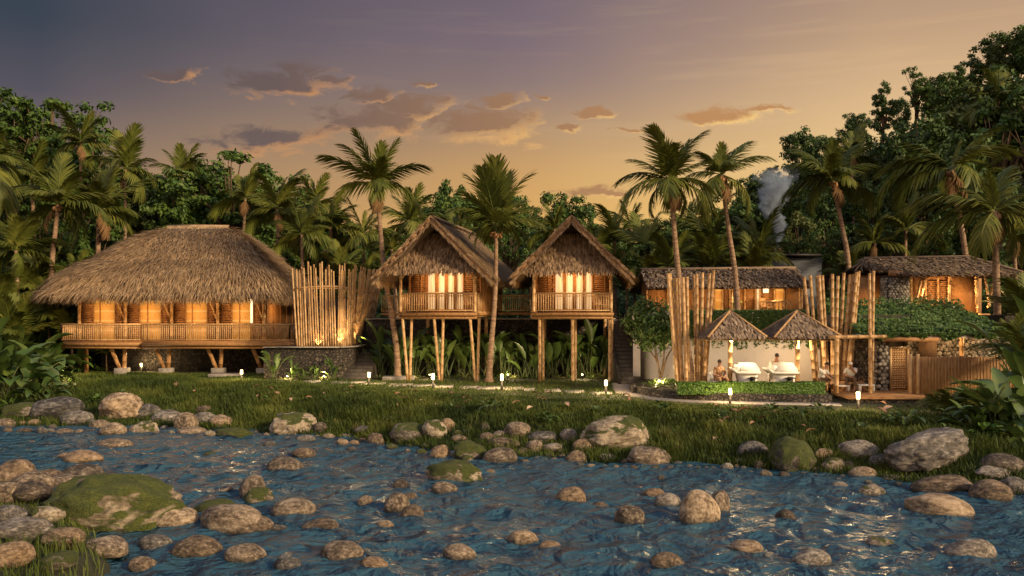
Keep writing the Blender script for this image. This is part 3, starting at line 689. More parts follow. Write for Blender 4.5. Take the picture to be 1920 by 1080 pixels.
# ================================================================ shared building bits
def point(name, loc, power, col=(1, .62, .28), rad=.06, parent=None):
    l = bpy.data.lights.new(name, 'POINT'); l.energy = power * LP; l.color = col; l.shadow_soft_size = rad
    o = bpy.data.objects.new(name, l); COL.objects.link(o); o.location = loc
    if parent is not None: o.parent = parent
    return o
def spot(name, loc, to, power, ang=70, col=(1, .66, .32), parent=None, blend=.6):
    l = bpy.data.lights.new(name, 'SPOT'); l.energy = power * LP; l.color = col; l.spot_size = R(ang); l.spot_blend = blend; l.shadow_soft_size = .05
    o = bpy.data.objects.new(name, l); COL.objects.link(o); o.location = loc
    o.rotation_euler = (Vector(to) - Vector(loc)).to_track_quat('-Z', 'Y').to_euler()
    if parent is not None: o.parent = parent
    return o
def cane(mb, a, b, r0=.05, r1=None, n=8, seg=.42):
    """bamboo cane with swollen joints"""
    a, b = Vector(a), Vector(b); L = (b - a).length; r1 = r1 or r0 * .8
    pts, rad = [], []; k = max(int(L / seg), 1); ph = random.uniform(0, 1)
    ts = sorted(set([0.0, 1.0] + [min(max((i + ph) / k, 0), 1) for i in range(k)]))
    for t in ts:
        r = lerp(r0, r1, t)
        for dt, f in ((-.02, 1.0), (-.007, 1.16), (.007, 1.16), (.02, 1.0)):
            q = t + dt * .42 / max(L, .1) * 1.6
            if 0 <= q <= 1 and (not pts or q > last + 1e-5): pts.append(a.lerp(b, q)); rad.append(r * f); last = q
        if t in (0.0, 1.0) and (not pts or abs(last - t) > 1e-5):
            pts.append(a.lerp(b, t)); rad.append(r); last = t
    tube(mb, pts, rad, n)
def railing(th, segs, z, h, post_every=99, gap=.115, name='railing', mat='bamboo'):
    """segs: [((x,y),(x,y))]; balusters and bottom rail in one part, handrail as its sub-part"""
    mb, hr = MB(), MB()
    for (a, b) in segs:
        a, b = Vector((*a, z)), Vector((*b, z)); L = (b - a).length; n = int(L / gap)
        for i in range(n + 1):
            p = a.lerp(b, i / n); bar(mb, p + Vector((0, 0, .05)), p + Vector((0, 0, h - .03)), .042, .042, random.random())
        bar(mb, a + Vector((0, 0, .09)), b + Vector((0, 0, .09)), .05, .05)
        tube(hr, [a + Vector((0, 0, h)), b + Vector((0, 0, h))], .05, 8)
        tube(hr, [a + Vector((0, 0, h - .14)), b + Vector((0, 0, h - .14))], .028, 6)
    o = mb.build(name, M[mat], th); hr.build('handrail', M[mat], o, True); return o

# ================================================================ the lodge on the left
LO = Vector((-20.3, 51, 0))
lodge = thing('lodge', 'long stilted lodge under a huge hipped straw thatch roof at the left', 'lodge', LO)
FZ = 1.95
# floor and deck
mb = MB(); box(mb, (-.15, 3.2, FZ - .11), (11.2, 9.4, .2), r=.5)
box(mb, (3.2, -1.05, FZ - .1), (8.5, 1.1, .22)); box(mb, (6.5, 3.4, FZ - .1), (1.9, 7.8, .2))
dk = mb.build('deck', M['wood'], lodge)
mb = MB()
for (a, b) in (((-5.85, -1.55, FZ - .16), (-1.08, -1.55, FZ - .16)), ((-1.12, -1.66, FZ - .17), (7.5, -1.66, FZ - .17)), ((7.5, -1.6, FZ - .17), (7.5, 7, FZ - .17))):
    tube(mb, [a, b], .10, 10); tube(mb, [tuple(Vector(a) + Vector((0, .12, -.2))), tuple(Vector(b) + Vector((0, .12, -.2)))], .07, 8)
for i in range(44):
    x = -5.6 + i * .3; bar(mb, (x, -1.5 if x < -1.1 else -1.6, FZ - .27), (x, 6, FZ - .27), .05, .08)
mb.build('edge_beam', M['bamboo_dark'], dk, True)
railing(lodge, [((-5.85, -1.5), (-1.1, -1.5)), ((-1.1, -1.6), (7.45, -1.6)), ((7.45, -1.6), (7.45, 6.5)), ((-5.85, -1.5), (-5.85, 4))], FZ, .98)
# stilts with concrete footings
for (px, kind) in ((152, 's'), (228, 'v'), (311, 'v'), (409, 'v'), (493, 'v')):
    x = PX(px, 50.2) - LO.x
    zt = FZ - .2
    if kind == 's':
        mb = MB(); cane(mb, (x, -.2, 0), (x, -.2, zt), .13, .12, 10); mb.build('stilt', M['bamboo_dark'], lodge, True); continue
    mb = MB(); cane(mb, (x - .08, -.8, .25), (x - .62, -1.0, zt), .11, .12, 10); s1 = mb.build('stilt', M['bamboo_dark'], lodge, True)
    mb = MB(); cane(mb, (x + .14, -.8, .25), (x + .22, -.8, zt), .12, .12, 10); s2 = mb.build('stilt', M['bamboo_dark'], lodge, True)
    mb = MB(); box(mb, (x + .03, -.8, .12), (.72, .62, .5), bev=.03); mb.build('footing', M['concrete'], lodge)
for x in (-5.2, -2.5, .3, 3.2, 6.2):
    mb = MB(); cane(mb, (x, 4, 0), (x, 4, zt), .12, .12, 8); mb.build('stilt', M['bamboo_dark'], lodge, True)
# front wall: bays of louvre, blind, louvre
WT = 4.75
bay = 2.75
for i in range(4):
    x0 = -5.5 + i * bay
    def panel(name, a, b, mat, y=0.0, th=.06):
        mb = MB(); box(mb, ((a + b) / 2 + x0, y, (FZ + WT) / 2), (b - a, th, WT - FZ)); return mb.build(name, M[mat], lodge)
    p = panel('louvre_panel', .1, .82, 'slatwall', .02)
    mb = MB()
    for k in range(26):
        z = FZ + .08 + k * .105; box(mb, (x0 + .46, -.04, z), (.66, .05, .06), rx=.5)
    mb.build('slat_rack', M['wood'], p)
    p2 = panel('louvre_panel', 2.13, 2.65, 'slatwall', .02)
    mb = MB()
    for k in range(26):
        z = FZ + .08 + k * .105; box(mb, (x0 + 2.39, -.04, z), (.48, .05, .06), rx=.5)
    mb.build('slat_rack', M['wood'], p2)
    g_ = panel('woven_blind', .84, 2.1 if i < 3 else 1.9, 'blind_glow', .0)
    if i == 3:
        mb = MB(); box(mb, (2.015 + x0, .01, FZ + 1.9), (.18, .06, 1.75)); mb.build('lit_window', M['white_glow'], lodge)
        mb = MB(); box(mb, (2.015 + x0, .01, FZ + .51), (.18, .06, 1.0)); mb.build('door_panel', M['woven'], lodge)
    mb = MB()
    for xx in (.83, 1.22 if i % 2 == 0 else 1.3, 2.11): box(mb, (x0 + xx, -.05, (FZ + WT) / 2), (.055, .1, WT - FZ))
    box(mb, (x0 + 1.47, -.05, FZ + 1.05), (1.24, .03, .03))
    mb.build('blind_frame', M['wood'], lodge)
    mb = MB(); cane(mb, (x0 + 2.75, -.12, FZ), (x0 + 2.75, -.12, WT + .2), .10, .10, 10); mb.build('post', M['bamboo'], lodge, True)
    mb = MB(); cane(mb, (x0 + 2.7, -.2, FZ + 1.3), (x0 + 2.35, -.9, WT + .1), .05, .05, 8); mb.build('brace', M['bamboo'], lodge, True)
mb = MB(); cane(mb, (-5.5, -.12, FZ), (-5.5, -.12, WT + .2), .10, .10, 10); mb.build('post', M['bamboo'], lodge, True)
# right and left walls of glowing woven blind
mb = MB(); box(mb, (5.5, 4, (FZ + WT) / 2), (.06, 7.9, WT - FZ)); sw = mb.build('side_wall', M['woven'], lodge)
for k in range(6): mb = MB(); box(mb, (5.56, .3 + k * 1.5, (FZ + WT) / 2), (.07, .09, WT - FZ)); mb.build('batten', M['wood'], sw)
mb = MB(); box(mb, (-5.5, 4, (FZ + WT) / 2), (.06, 7.9, WT - FZ)); mb.build('side_wall', M['woven'], lodge)
mb = MB(); box(mb, (0, 7.98, (FZ + WT) / 2), (11, .06, WT - FZ)); mb.build('rear_wall', M['woven'], lodge)
mb = MB(); box(mb, (0, 4, WT + .05), (11.1, 8.1, .06)); mb.build('ceiling_board', M['wood'], lodge)
# thatch roof: ridge segment lofted to a rounded eave line
RX0, RX1, RY, RZ_ = -1.75, 1.95, 4.0, 9.12
def eave(u):
    """rounded rectangle, u in 0..1 anticlockwise from the front left"""
    x0, x1, y0, y1 = -8.1, 7.0, -2.1, 10.0; rr = np.array([2.6, 1.3, 1.6, 2.6])
    cs = [(x0 + rr[0], y0 + rr[0], rr[0], math.pi, 1.5 * math.pi), (x1 - rr[1], y0 + rr[1], rr[1], 1.5 * math.pi, 2 * math.pi),
          (x1 - rr[2], y1 - rr[2], rr[2], 0, .5 * math.pi), (x0 + rr[3], y1 - rr[3], rr[3], .5 * math.pi, math.pi)]
    pts = []
    for cx, cy, r_, a0, a1 in cs:
        for k in range(13):
            a = a0 + (a1 - a0) * k / 12; pts.append((cx + r_ * math.cos(a), cy + r_ * math.sin(a)))
    pts.append(pts[0]); pts = np.array(pts); s = np.concatenate([[0], np.cumsum(np.hypot(*np.diff(pts, axis=0).T))]); s /= s[-1]
    return np.interp(u, s, pts[:, 0]), np.interp(u, s, pts[:, 1])
def roofpt(u, t):
    ex, ey = eave(u); rx = np.clip(ex * .9, RX0, RX1)
    tt = np.clip(t, 0, 1)
    x, y = rx + (ex - rx) * tt, RY + (ey - RY) * tt
    z = RZ_ - (RZ_ - 5.22) * (tt * .92 + .08 * tt ** 3) + .26 * np.sin(np.clip(tt / .58, 0, 1) * math.pi) + .16 * np.sin(np.clip((tt - .5) / .5, 0, 1) * math.pi)
    z = z - .16 * ss(tt, .55, .60)                                   # step where the upper coat laps over the lower
    z = z - .38 * ss(tt, .86, 1.0) - np.clip(t - 1, 0, 1) * 1.0      # drooping lip
    z = z + .10 * (vnoise(x * .9 + 5, y * .9 + t * 2) - .5)
    return np.stack([x, y, z], -1)
us, tsn = np.linspace(0, 1, 140), np.linspace(0, 1, 26)
U, T = np.meshgrid(us, tsn); V = roofpt(U, T)
mb = MB(); i = (np.arange(25)[:, None] * 140 + np.arange(139)[None]).ravel()
mb.add(V.reshape(-1, 3), np.stack([i, i + 1, i + 141, i + 140], 1))
# lip and underside
e_out = roofpt(us, np.ones(140)); e_low = e_out.copy(); e_low[:, 2] -= .30; c0 = np.array([-.4, 4.0])
inn = e_low.copy(); inn[:, :2] = c0 + (e_low[:, :2] - c0) * .62; inn[:, 2] = 4.95
VV = np.concatenate([e_out, e_low, inn]); j = np.arange(139)
mb.add(VV, [np.stack([j, j + 140, j + 141, j + 1], 1)[:, ::-1], np.stack([j + 140, j + 280, j + 281, j + 141], 1)[:, ::-1]])
roof = mb.build('roof', M['thatch_core'], lodge, True)
mb = MB()
def roof_strands(N, tmin, tmax, L0, L1, w, lift, droop):
    u = rng.random(N); t = np.sqrt(rng.uniform(tmin ** 2, tmax ** 2, N))
    p = roofpt(u, t); d = roofpt(u, t + .02) - p
    du = roofpt(u + .002, t) - p; n = norm(np.cross(du, d)); n[n[:, 2] < 0] *= -1
    d = norm(d) + rng.normal(0, .19, (N, 3)) * .9
    k = p[:, 1] < 6.5
    r = np.clip(rng.random(N) * .75 + .35 * (vnoise(p[:, 0] * 1.6, p[:, 2] * 3 + p[:, 1]) - .3), 0, 1)
    strands(mb, (p + n * .02)[k], d[k], n[k], rng.uniform(L0, L1, N)[k], (w * rng.uniform(.6, 1.5, N))[k], (lift * rng.uniform(.2, 1.6, N))[k], droop, r[k])
roof_strands(14000, .02, .60, .35, .8, .036, .08, .03)
roof_strands(17000, .56, .99, .45, 1.0, .038, .11, .08)
N = 8000; u = rng.random(N); p = roofpt(u, 1.0 - .03 * rng.random(N)); oc = norm(np.stack([p[:, 0] + .4, (p[:, 1] - 4) * 1.4, np.zeros(N)], 1))
p[:, 2] -= rng.uniform(-.02, .22, N); d = oc * rng.uniform(-.35, .35, (N, 1)) + np.array([0, 0, -1.0]) + rng.normal(0, .14, (N, 3))
k = p[:, 1] < 7
strands(mb, p[k], d[k], oc[k], rng.uniform(.25, .6, N)[k], .036, .03, 0, np.clip(rng.random(N) * .8 - .05, 0, 1)[k])
# ridge cap and hip bundles
mb.build('straw', M['thatch'], roof)
mb = MB()
for (a, b) in (((RX0 - .1, RY, RZ_ + .03), (RX1 + .1, RY, RZ_ + .03)),): tube(mb, [a, tuple((Vector(a) + Vector(b)) / 2 + Vector((0, 0, .03))), b], .13, 8)
N = 900; xx = rng.uniform(RX0 - .1, RX1 + .1, N); sg = rng.choice([-1, 1], N)
strands(mb, np.stack([xx, np.full(N, RY), np.full(N, RZ_ + .14)], 1), np.stack([rng.normal(0, .15, N), sg, np.full(N, -.8)], 1), np.stack([np.zeros(N), sg * .6, np.ones(N)], 1), rng.uniform(.3, .6, N), .04, .03, 0)
mb.build('ridge_cap', M['thatch'], roof)
for x in (-4.1, -1.4, 1.35, 4.1): point('verandah_lamp', (x, -1.25, FZ + 1.75), 19, (1, .58, .22), .15, lodge)

point('verandah_lamp', (6.5, 1.2, FZ + 1.9), 22, (1, .58, .22), .15, lodge)
# dark stone base wall under the lodge
mb = MB(); box(mb, (0, 0, .85), (11.2, .5, 1.7))
bw = mb.build('stone_wall', M['lava']); bw.location = (-19.9, 53.2, 0); tag(bw, 'dark lava stone wall in shadow beneath the left lodge floor', 'wall')

# ================================================================ two gabled stilt cabins
def cabin(name, label, loc, rz, veed):
    th = thing(name, label, 'cabin', loc, rz)
    W, fz, wt, D = 2.0, 3.63, 6.05, 6.6
    mb = MB(); box(mb, (0, D / 2, fz - .09), (2 * W + .1, D, .14)); dk = mb.build('deck', M['wood'], th)
    mb = MB()
    tube(mb, [(-W - .14, -.02, fz - .1), (W + .14, -.02, fz - .1)], .085, 10); tube(mb, [(-W - .1, .1, fz - .28), (W + .1, .1, fz - .28)], .075, 10)
    for s in (-1, 1): tube(mb, [(s * (W + .02), 0, fz - .1), (s * (W + .02), D, fz - .1)], .08, 8)
    for i in range(14): bar(mb, (-W + .15 + i * .29, .05, fz - .21), (-W + .15 + i * .29, D - .2, fz - .21), .05, .07)
    mb.build('edge_beam', M['bamboo_dark'], dk, True)
    railing(th, [((-W, 0), (W, 0)), ((-W, .05), (-W, 1.55)), ((W, .05), (W, 1.55))], fz, .98, gap=.125)
    for x in (-W, W):                                                # corner posts
        mb = MB(); cane(mb, (x, .02, fz), (x, .02, wt + .3), .085, .08, 10); mb.build('post', M['bamboo'], th, True)
        mb = MB(); cane(mb, (x, .02, fz), (x, D, fz), .05, .05, 6); mb.build('floor_beam', M['bamboo'], th, True)
        mb = MB(); cane(mb, (x * .98, -.02, wt - .75), (x * .78, -.06, wt - .12), .03, .03, 6); mb.build('brace', M['bamboo'], th, True)
    # stilts
    for x in (-1.72, 0.0, 1.93):
        for s in ((-1, 1) if veed else (0, 1)):
            mb = MB()
            if veed: cane(mb, (x + .10 + s * .06, .25, 0), (x + s * .22, .25 + .1 * s, fz - .3), .072, .075, 10)
            else: cane(mb, (x + .02 + s * .12, .22 + s * .9, 0), (x + .0 + s * .12, .22 + s * .9, fz - .3), .085 if s == 0 else .055, .08, 10)
            mb.build('stilt', M['bamboo'], th, True)
    for x in (-1.7, 1.7):
        mb = MB(); cane(mb, (x, 4.0, 0), (x, 4.0, fz - .2), .1, .1, 8); mb.build('stilt', M['bamboo'], th, True)
    # front wall behind the verandah
    fy = 1.55
    for (a, b) in ((-W, -1.02), (1.02, W)):
        mb = MB(); box(mb, ((a + b) / 2, fy, (fz + wt) / 2), (b - a, .06, wt - fz)); p = mb.build('louvre_panel', M['slatwall'], th)
        mb = MB()
        for k in range(22): box(mb, ((a + b) / 2, fy - .06, fz + .1 + k * .105), (b - a - .12, .05, .062), rx=.5)
        for x in (a + .04, b - .04, (a + b) / 2 + .18): box(mb, (x, fy - .07, (fz + wt) / 2), (.06, .09, wt - fz))
        mb.build('slat_rack', M['wood'], p)
    for k, (x0, x1) in enumerate(((-.95, -.55), (-.37, .0 - .02), (.16, .50), (.66, .98))):
        mb = MB(); box(mb, ((x0 + x1) / 2, fy + .02, (fz + wt) / 2), (x1 - x0, .04, wt - fz - .06)); wn = mb.build('window', M['window_glow'], th)
        mb = MB()
        for x in (x0 - .03, x1 + .03): box(mb, (x, fy - .03, (fz + wt) / 2), (.07, .1, wt - fz))
        box(mb, ((x0 + x1) / 2, fy - .02, fz + .08), (x1 - x0, .08, .16)); box(mb, ((x0 + x1) / 2, fy - .02, wt - .28), (x1 - x0, .05, .04))
        mb.build('window_frame', M['wood'], wn)
    mb = MB()
    for (x0, x1) in ((-1.04, -.97), (-.51, -.41), (.02, .12), (.54, .62), (1.02, 1.05)): box(mb, ((x0 + x1) / 2, fy, (fz + wt) / 2), (x1 - x0, .05, wt - fz))
    mb.build('door_panel', M['fascia'], th)
    # side and rear walls, battened
    for s in (-1, 1):
        mb = MB(); box(mb, (s * W, (fy + D) / 2, (fz + wt) / 2), (.06, D - fy, wt - fz)); sd = mb.build('side_wall', M['woven'], th)
        for k in range(7): mb = MB(); box(mb, (s * (W + .05), fy + .06 + k * (D - fy - .12) / 6, (fz + wt) / 2), (.07, .08, wt - fz)); mb.build('batten', M['wood'], sd)
        mb = MB(); box(mb, (s * (W + .045), (fy + D) / 2, fz + 1.0), (.05, D - fy, .06)); mb.build('mid_rail', M['wood'], sd)
    mb = MB(); box(mb, (0, D, (fz + wt) / 2), (2 * W, .06, wt - fz)); mb.build('rear_wall', M['woven'], th)
    mb = MB(); box(mb, (0, D / 2 + .1, wt + .03), (2 * W + .1, D, .05)); mb.build('ceiling_board', M['wood'], th)
    # roof: two thatched slopes with a slight curl at the eave
    az_, ez, ex, y0, y1 = 8.5, 5.55, 3.02, -1.05, 7.6
    def rp(s, t, y):
        t = np.asarray(t, float); curl = .10 * np.clip(t - .8, 0, 1) / .2
        x = s * ex * t; z = az_ - (az_ - ez) * (t * 1.06 - .06 * t ** 3) - curl * .6
        yy = y0 + (y1 - y0) * np.asarray(y, float)
        z = z + .05 * (vnoise(x * 2 + 9, yy * 2) - .5)
        return np.stack(np.broadcast_arrays(x, yy, z), -1)
    mb = MB()
    for s in (-1, 1):
        Tt, Yy = np.meshgrid(np.linspace(0, 1, 16), np.linspace(0, 1, 24)); A = rp(s, Tt, Yy); B = A - np.array([0, 0, .3]) * np.ones_like(A); B[..., 0] *= .985
        q = (np.arange(23)[:, None] * 16 + np.arange(15)[None]).ravel(); n_ = 16 * 24
        fs = np.stack([q, q + 1, q + 17, q + 16], 1)
        Vv = np.concatenate([A.reshape(-1, 3), B.reshape(-1, 3)])
        ed = np.arange(23) * 16 + 15; e2 = np.arange(15); e3 = 23 * 16 + np.arange(15)
        mb.add(Vv, [fs if s > 0 else fs[:, ::-1], (fs + n_)[:, ::-1] if s > 0 else fs + n_, np.stack([ed, ed + n_, ed + n_ + 16, ed + 16], 1), np.stack([e2, e2 + n_, e2 + n_ + 1, e2 + 1], 1), np.stack([e3, e3 + 1, e3 + n_ + 1, e3 + n_], 1)])
    rf = mb.build('roof', M['thatch_core'], th)
    mb = MB()
    for s in (-1, 1):
        N = 7000 if s > 0 else 3500
        t, y = np.sqrt(rng.random(N)) * .99, rng.random(N); p = rp(s, t, y); d = rp(s, t + .02, y) - p; n = np.stack([s * np.full(N, .7), np.zeros(N), np.full(N, .72)], 1)
        strands(mb, p + n * .02, norm(d) + rng.normal(0, .1, (N, 3)), n, rng.uniform(.25, .65, N), .035, .04, .03)
        N = 1600; y = rng.random(N); p = rp(s, np.full(N, .985), y); p[:, 2] -= rng.uniform(0, .3, N)
        strands(mb, p, np.stack([s * rng.uniform(-.4, .35, N), rng.normal(0, .15, N), np.full(N, -1.0)], 1), np.stack([np.full(N, s), np.zeros(N), np.zeros(N)], 1), rng.uniform(.2, .48, N), .035, .02, 0)
    N = 900; yy = rng.uniform(y0, y1, N); sg = rng.choice([-1, 1], N)                      # ridge saddle
    strands(mb, np.stack([np.zeros(N), yy, np.full(N, az_ + .07)], 1), np.stack([sg, rng.normal(0, .2, N), np.full(N, -.85)], 1), np.stack([sg * .7, np.zeros(N), np.full(N, .7)], 1), rng.uniform(.3, .55, N), .045, .04, 0)
    mb.build('straw', M['thatch'], rf)
    # rake boards on the front gable: broad bundles of cane and thatch ends
    for s in (-1, 1):
        mb = MB(); ts_ = np.linspace(0, 1, 9)
        for a, b in zip(ts_[:-1], ts_[1:]):
            pa, pb = rp(s, a, 0), rp(s, b, 0)
            bar(mb, Vector(pa) + Vector((0, -.06, -.15)), Vector(pb) + Vector((0, -.06, -.15)), .13, .26)
        rb = mb.build('rake_board', M['fascia'], rf)
        mb = MB()
        for off in (-.29, .0): tube(mb, [Vector(rp(s, a, 0)) + Vector((0, -.12, off)) for a in ts_], .045, 6)
        N = 1000; t = rng.random(N); p = rp(s, t, np.zeros(N)); d = rp(s, t + .02, np.zeros(N)) - p
        p[:, 1] -= rng.uniform(.13, .17, N); low_ = rng.random(N) < .45; p[:, 2] -= np.where(low_, rng.uniform(.25, .33, N), rng.uniform(-.06, .04, N)); d = norm(d) + np.array([0, 0, -.3]) * low_[:, None]
        strands(mb, p, norm(d) + rng.normal(0, .12, (N, 3)), np.tile([0, -1.0, 0], (N, 1)), rng.uniform(.12, .34, N), .034, .02, 0)
        mb.build('bound_straw', M['thatch_cabin'], rb)
    # gable board and shaggy apron under the rakes
    mb = MB(); gy_ = .35; zb = wt - .1
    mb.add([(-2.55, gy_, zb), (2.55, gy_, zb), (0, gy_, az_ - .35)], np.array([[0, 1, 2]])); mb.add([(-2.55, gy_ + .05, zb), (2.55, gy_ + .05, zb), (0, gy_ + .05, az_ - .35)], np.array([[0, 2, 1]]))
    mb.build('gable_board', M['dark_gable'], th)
    mb = MB(); za, zt_ = 5.85, 7.75
    def ap(x, f): f = np.maximum(f, 0); return np.stack([x, .3 - 1.0 * f ** 1.2, zt_ - (zt_ - za) * f], -1)
    fx_ = np.linspace(0, 1, 8); rows = []
    for f in fx_:
        z = zt_ - (zt_ - za) * f; hw = (az_ - z) / (az_ - ez) * ex - .22
        rows.append(ap(np.linspace(-hw, hw, 9), np.full(9, f)))
    q = (np.arange(7)[:, None] * 9 + np.arange(8)[None]).ravel(); mb.add(np.concatenate(rows), np.stack([q, q + 9, q + 10, q + 1], 1))
    apn = mb.build('gable_apron', M['thatch_core'], th)
    mb = MB()
    for row in range(9):
        f = .05 + row * .115; z = zt_ - (zt_ - za) * f; hw = (az_ - z) / (az_ - ez) * ex - .18; N = int(hw * 2 * 46)
        x = rng.uniform(-hw, hw, N); p = ap(x, np.full(N, f) + rng.uniform(-.04, .04, N)); d = np.stack([rng.normal(0, .16, N), np.full(N, -.42), np.full(N, -.9)], 1)
        strands(mb, p + np.array([0, -.03, .02]), d, np.tile([0, -.9, .42], (N, 1)), rng.uniform(.28, .5, N), .085, rng.uniform(.02, .12, N), .04, tip=.45)
    mb.build('leaf_straw', M['thatch_cabin'], apn)
    point('verandah_lamp', (.0, .35, wt - .45), 34, (1, .58, .24), .15, th)
    return th
cA = cabin('stilt_cabin', 'gabled thatched cabin on splayed bamboo stilts, nearer the left lodge', (PX(820, 44.3), 44.3, 0), R(-11), True)
cB = cabin('stilt_cabin', 'gabled thatched cabin on straight bamboo stilts beside the stone stairs', (PX(1073, 44.3), 44.3, 0), R(-6), False)
# balcony furniture glimpsed through the rails
def chair(loc, rz, label):
    t = thing('lounge_chair', label, 'chair', loc, rz)
    mb = MB(); box(mb, (0, 0, .4), (.5, .5, .05), bev=.01); mb.build('seat', M['bamboo'], t)
    mb = MB(); box(mb, (0, .27, .68), (.5, .05, .55), rx=-.2, bev=.01); mb.build('backrest', M['bamboo'], t)
    for x in (-.21, .21):
        for y in (-.21, .21):
            mb = MB(); cane(mb, (x, y, 0), (x, y, .39), .022, .022, 6); mb.build('leg', M['bamboo'], t, True)
    return t
for (c, x, lab) in ((cA, 1.45, 'low bamboo chair on the right of the splayed stilt cabin balcony'), (cB, 1.4, 'low bamboo chair on balcony of cabin beside the stairs'), (cA, -1.4, 'low bamboo chair on the left of the splayed stilt cabin balcony')):
    p = Matrix.Rotation(c.rotation_euler.z, 4, 'Z') @ Vector((x, .9, 3.63)) + c.location
    chair(p, c.rotation_euler.z + (.5 if x > 0 else -.5), lab)

# raised walkway between and beside the cabins
def walkway(a, b, z, label):
    t = thing('walkway', label, 'walkway', (a + b) / 2 if False else ((a[0] + b[0]) / 2, a[1], 0))
    hw = (b[0] - a[0]) / 2
    mb = MB(); box(mb, (0, .7, z - .06), (2 * hw, 1.5, .1)); mb.build('deck', M['wood'], t)
    mb = MB(); tube(mb, [(-hw, -.03, z - .1), (hw, -.03, z - .1)], .08, 8); mb.build('edge_beam', M['bamboo_dark'], t, True)
    railing(t, [((-hw, 0), (hw, 0))], z, .95); return t
walkway((PX(926, 49.2), 49.2), (PX(1000, 49.2), 49.2), 3.66, 'bamboo railed walkway linking the two stilt cabins')
walkway((PX(716, 49.2), 49.2), (PX(772, 49.2), 49.2), 3.62, 'short railed walkway left of the splayed stilt cabin')

# ================================================================ terrace and retaining walls
mb = MB(); box(mb, (17.7, 57, 1.55), (54, 14.6, 3.1)); ter = struct(mb.build('terrace', M['mortar']))
mb = MB(); box(mb, (27, 57.5, 3.3), (37.6, 15.4, .4)); ter2 = struct(mb.build('upper_terrace', M['mortar']))
mb = MB(); x0, x1 = PX(688, 49.4), PX(1152, 49.4); box(mb, ((x0 + x1) / 2, 49.45, 1.6), (x1 - x0, .4, 3.24))
rw = mb.build('retaining_wall', M['lava']); tag(rw, 'tall dark lava stone retaining wall behind the two cabins', 'wall')
mb = MB(); box(mb, ((x0 + x1) / 2, 49.45, 3.26), (x1 - x0 + .1, .5, .08), bev=.02); mb.build('coping', M['concrete'], rw)

# stone planter block with the bamboo screen on top
mb = MB()
fp = [(-13.4, 46.1), (-9.3, 46.1), (-8.75, 47.0), (-8.55, 53.0), (-13.4, 53.0)]
n = len(fp); zt = 1.72
mb.add([(x, y, -.1) for x, y in fp] + [(x, y, zt) for x, y in fp], [np.array([[i, (i + 1) % n, n + (i + 1) % n, n + i] for i in range(n)]), np.array([[n + i for i in range(n)]])])
pw = mb.build('stone_planter_wall', M['lava']); tag(pw, 'dark lava stone plinth wall under the fan of bamboo poles', 'wall')
mb = MB(); pts = [(-13.4, 46.02, zt + .03), (-9.28, 46.02, zt + .03), (-8.68, 47.0, zt + .03), (-8.48, 53, zt + .03)]
for a, b in zip(pts[:-1], pts[1:]): bar(mb, a, b, .3, .06)
mb.build('coping', M['concrete'], pw)
mb = MB(); box(mb, (-10.2, 49.4, 3.05), (2.9, .35, 2.8)); box(mb, (-8.85, 50.8, 3.0), (.3, 2.6, 2.6)); iw = mb.build('shower_wall', M['lava'])
tag(iw, 'grey stone shower wall seen through the bamboo pole screen', 'wall')
scr = thing('bamboo_screen', 'curved screen of tall bamboo poles tied by one rail beside the lodge', 'screen', (-11, 46.3, zt))
so_ = Vector((-11, 46.3, zt))
def path_pt(t):
    L = [(-11.75, 46.35), (-9.45, 46.35), (-8.95, 47.1), (-8.75, 52.0)]
    seg = [math.dist(a, b) for a, b in zip(L[:-1], L[1:])]; tot = sum(seg); s = t * tot
    for a, b, g in zip(L[:-1], L[1:], seg):
        if s <= g or b is L[-1]: k = min(s / g, 1); return Vector((lerp(a[0], b[0], k), lerp(a[1], b[1], k), zt))
        s -= g
rail = []
tops = [495, 496, 495, 499, 498, 500, 497, 496, 497, 493, 494, 495, 494, 495, 493, 492, 493, 494, 493, 492, 496, 494, 498, 497, 503, 501, 505]
for i in range(62):
    t = i / 61; p = path_pt(t * .98 + .01)
    if i in (33, 34, 43, 44, 50): 
        if i % 2: continue
    lean = lerp(-.32, .95, t ** 1.1) * (1 if t > .45 else .6)
    top = p + Vector((lean + random.uniform(-.1, .1), random.uniform(-.12, .12), 4.42 + random.uniform(-.25, .3) - .25 * t))
    mb = MB(); cane(mb, p - so_ + Vector((0, 0, .0)), top - so_, .05, .042, 8, .5); mb.build('pole', M['bamboo'], scr, True)
for i in range(13):
    p = path_pt(i / 12 * .98 + .01); t = i / 12; lean = lerp(-.32, .95, t ** 1.1) * (1 if t > .45 else .6)
    rail.append(p - so_ + Vector((lean * .72, -.07, 3.2 + .12 * math.sin(t * 7))))
mb = MB(); tube(mb, rail, .045, 8); tube(mb, [r + Vector((0, .03, -.1)) for r in rail], .03, 6); mb.build('tie_rail', M['bamboo'], scr, True)
for (x, y, pw_) in ((-9.3, 46.5, 34), (-8.62, 48.2, 34), (-10.6, 46.5, 14)):
    spot('screen_uplight', (x + .1, y - .32, zt + .12), (x + .15, y + .1, zt + 2.2), pw_, 95)

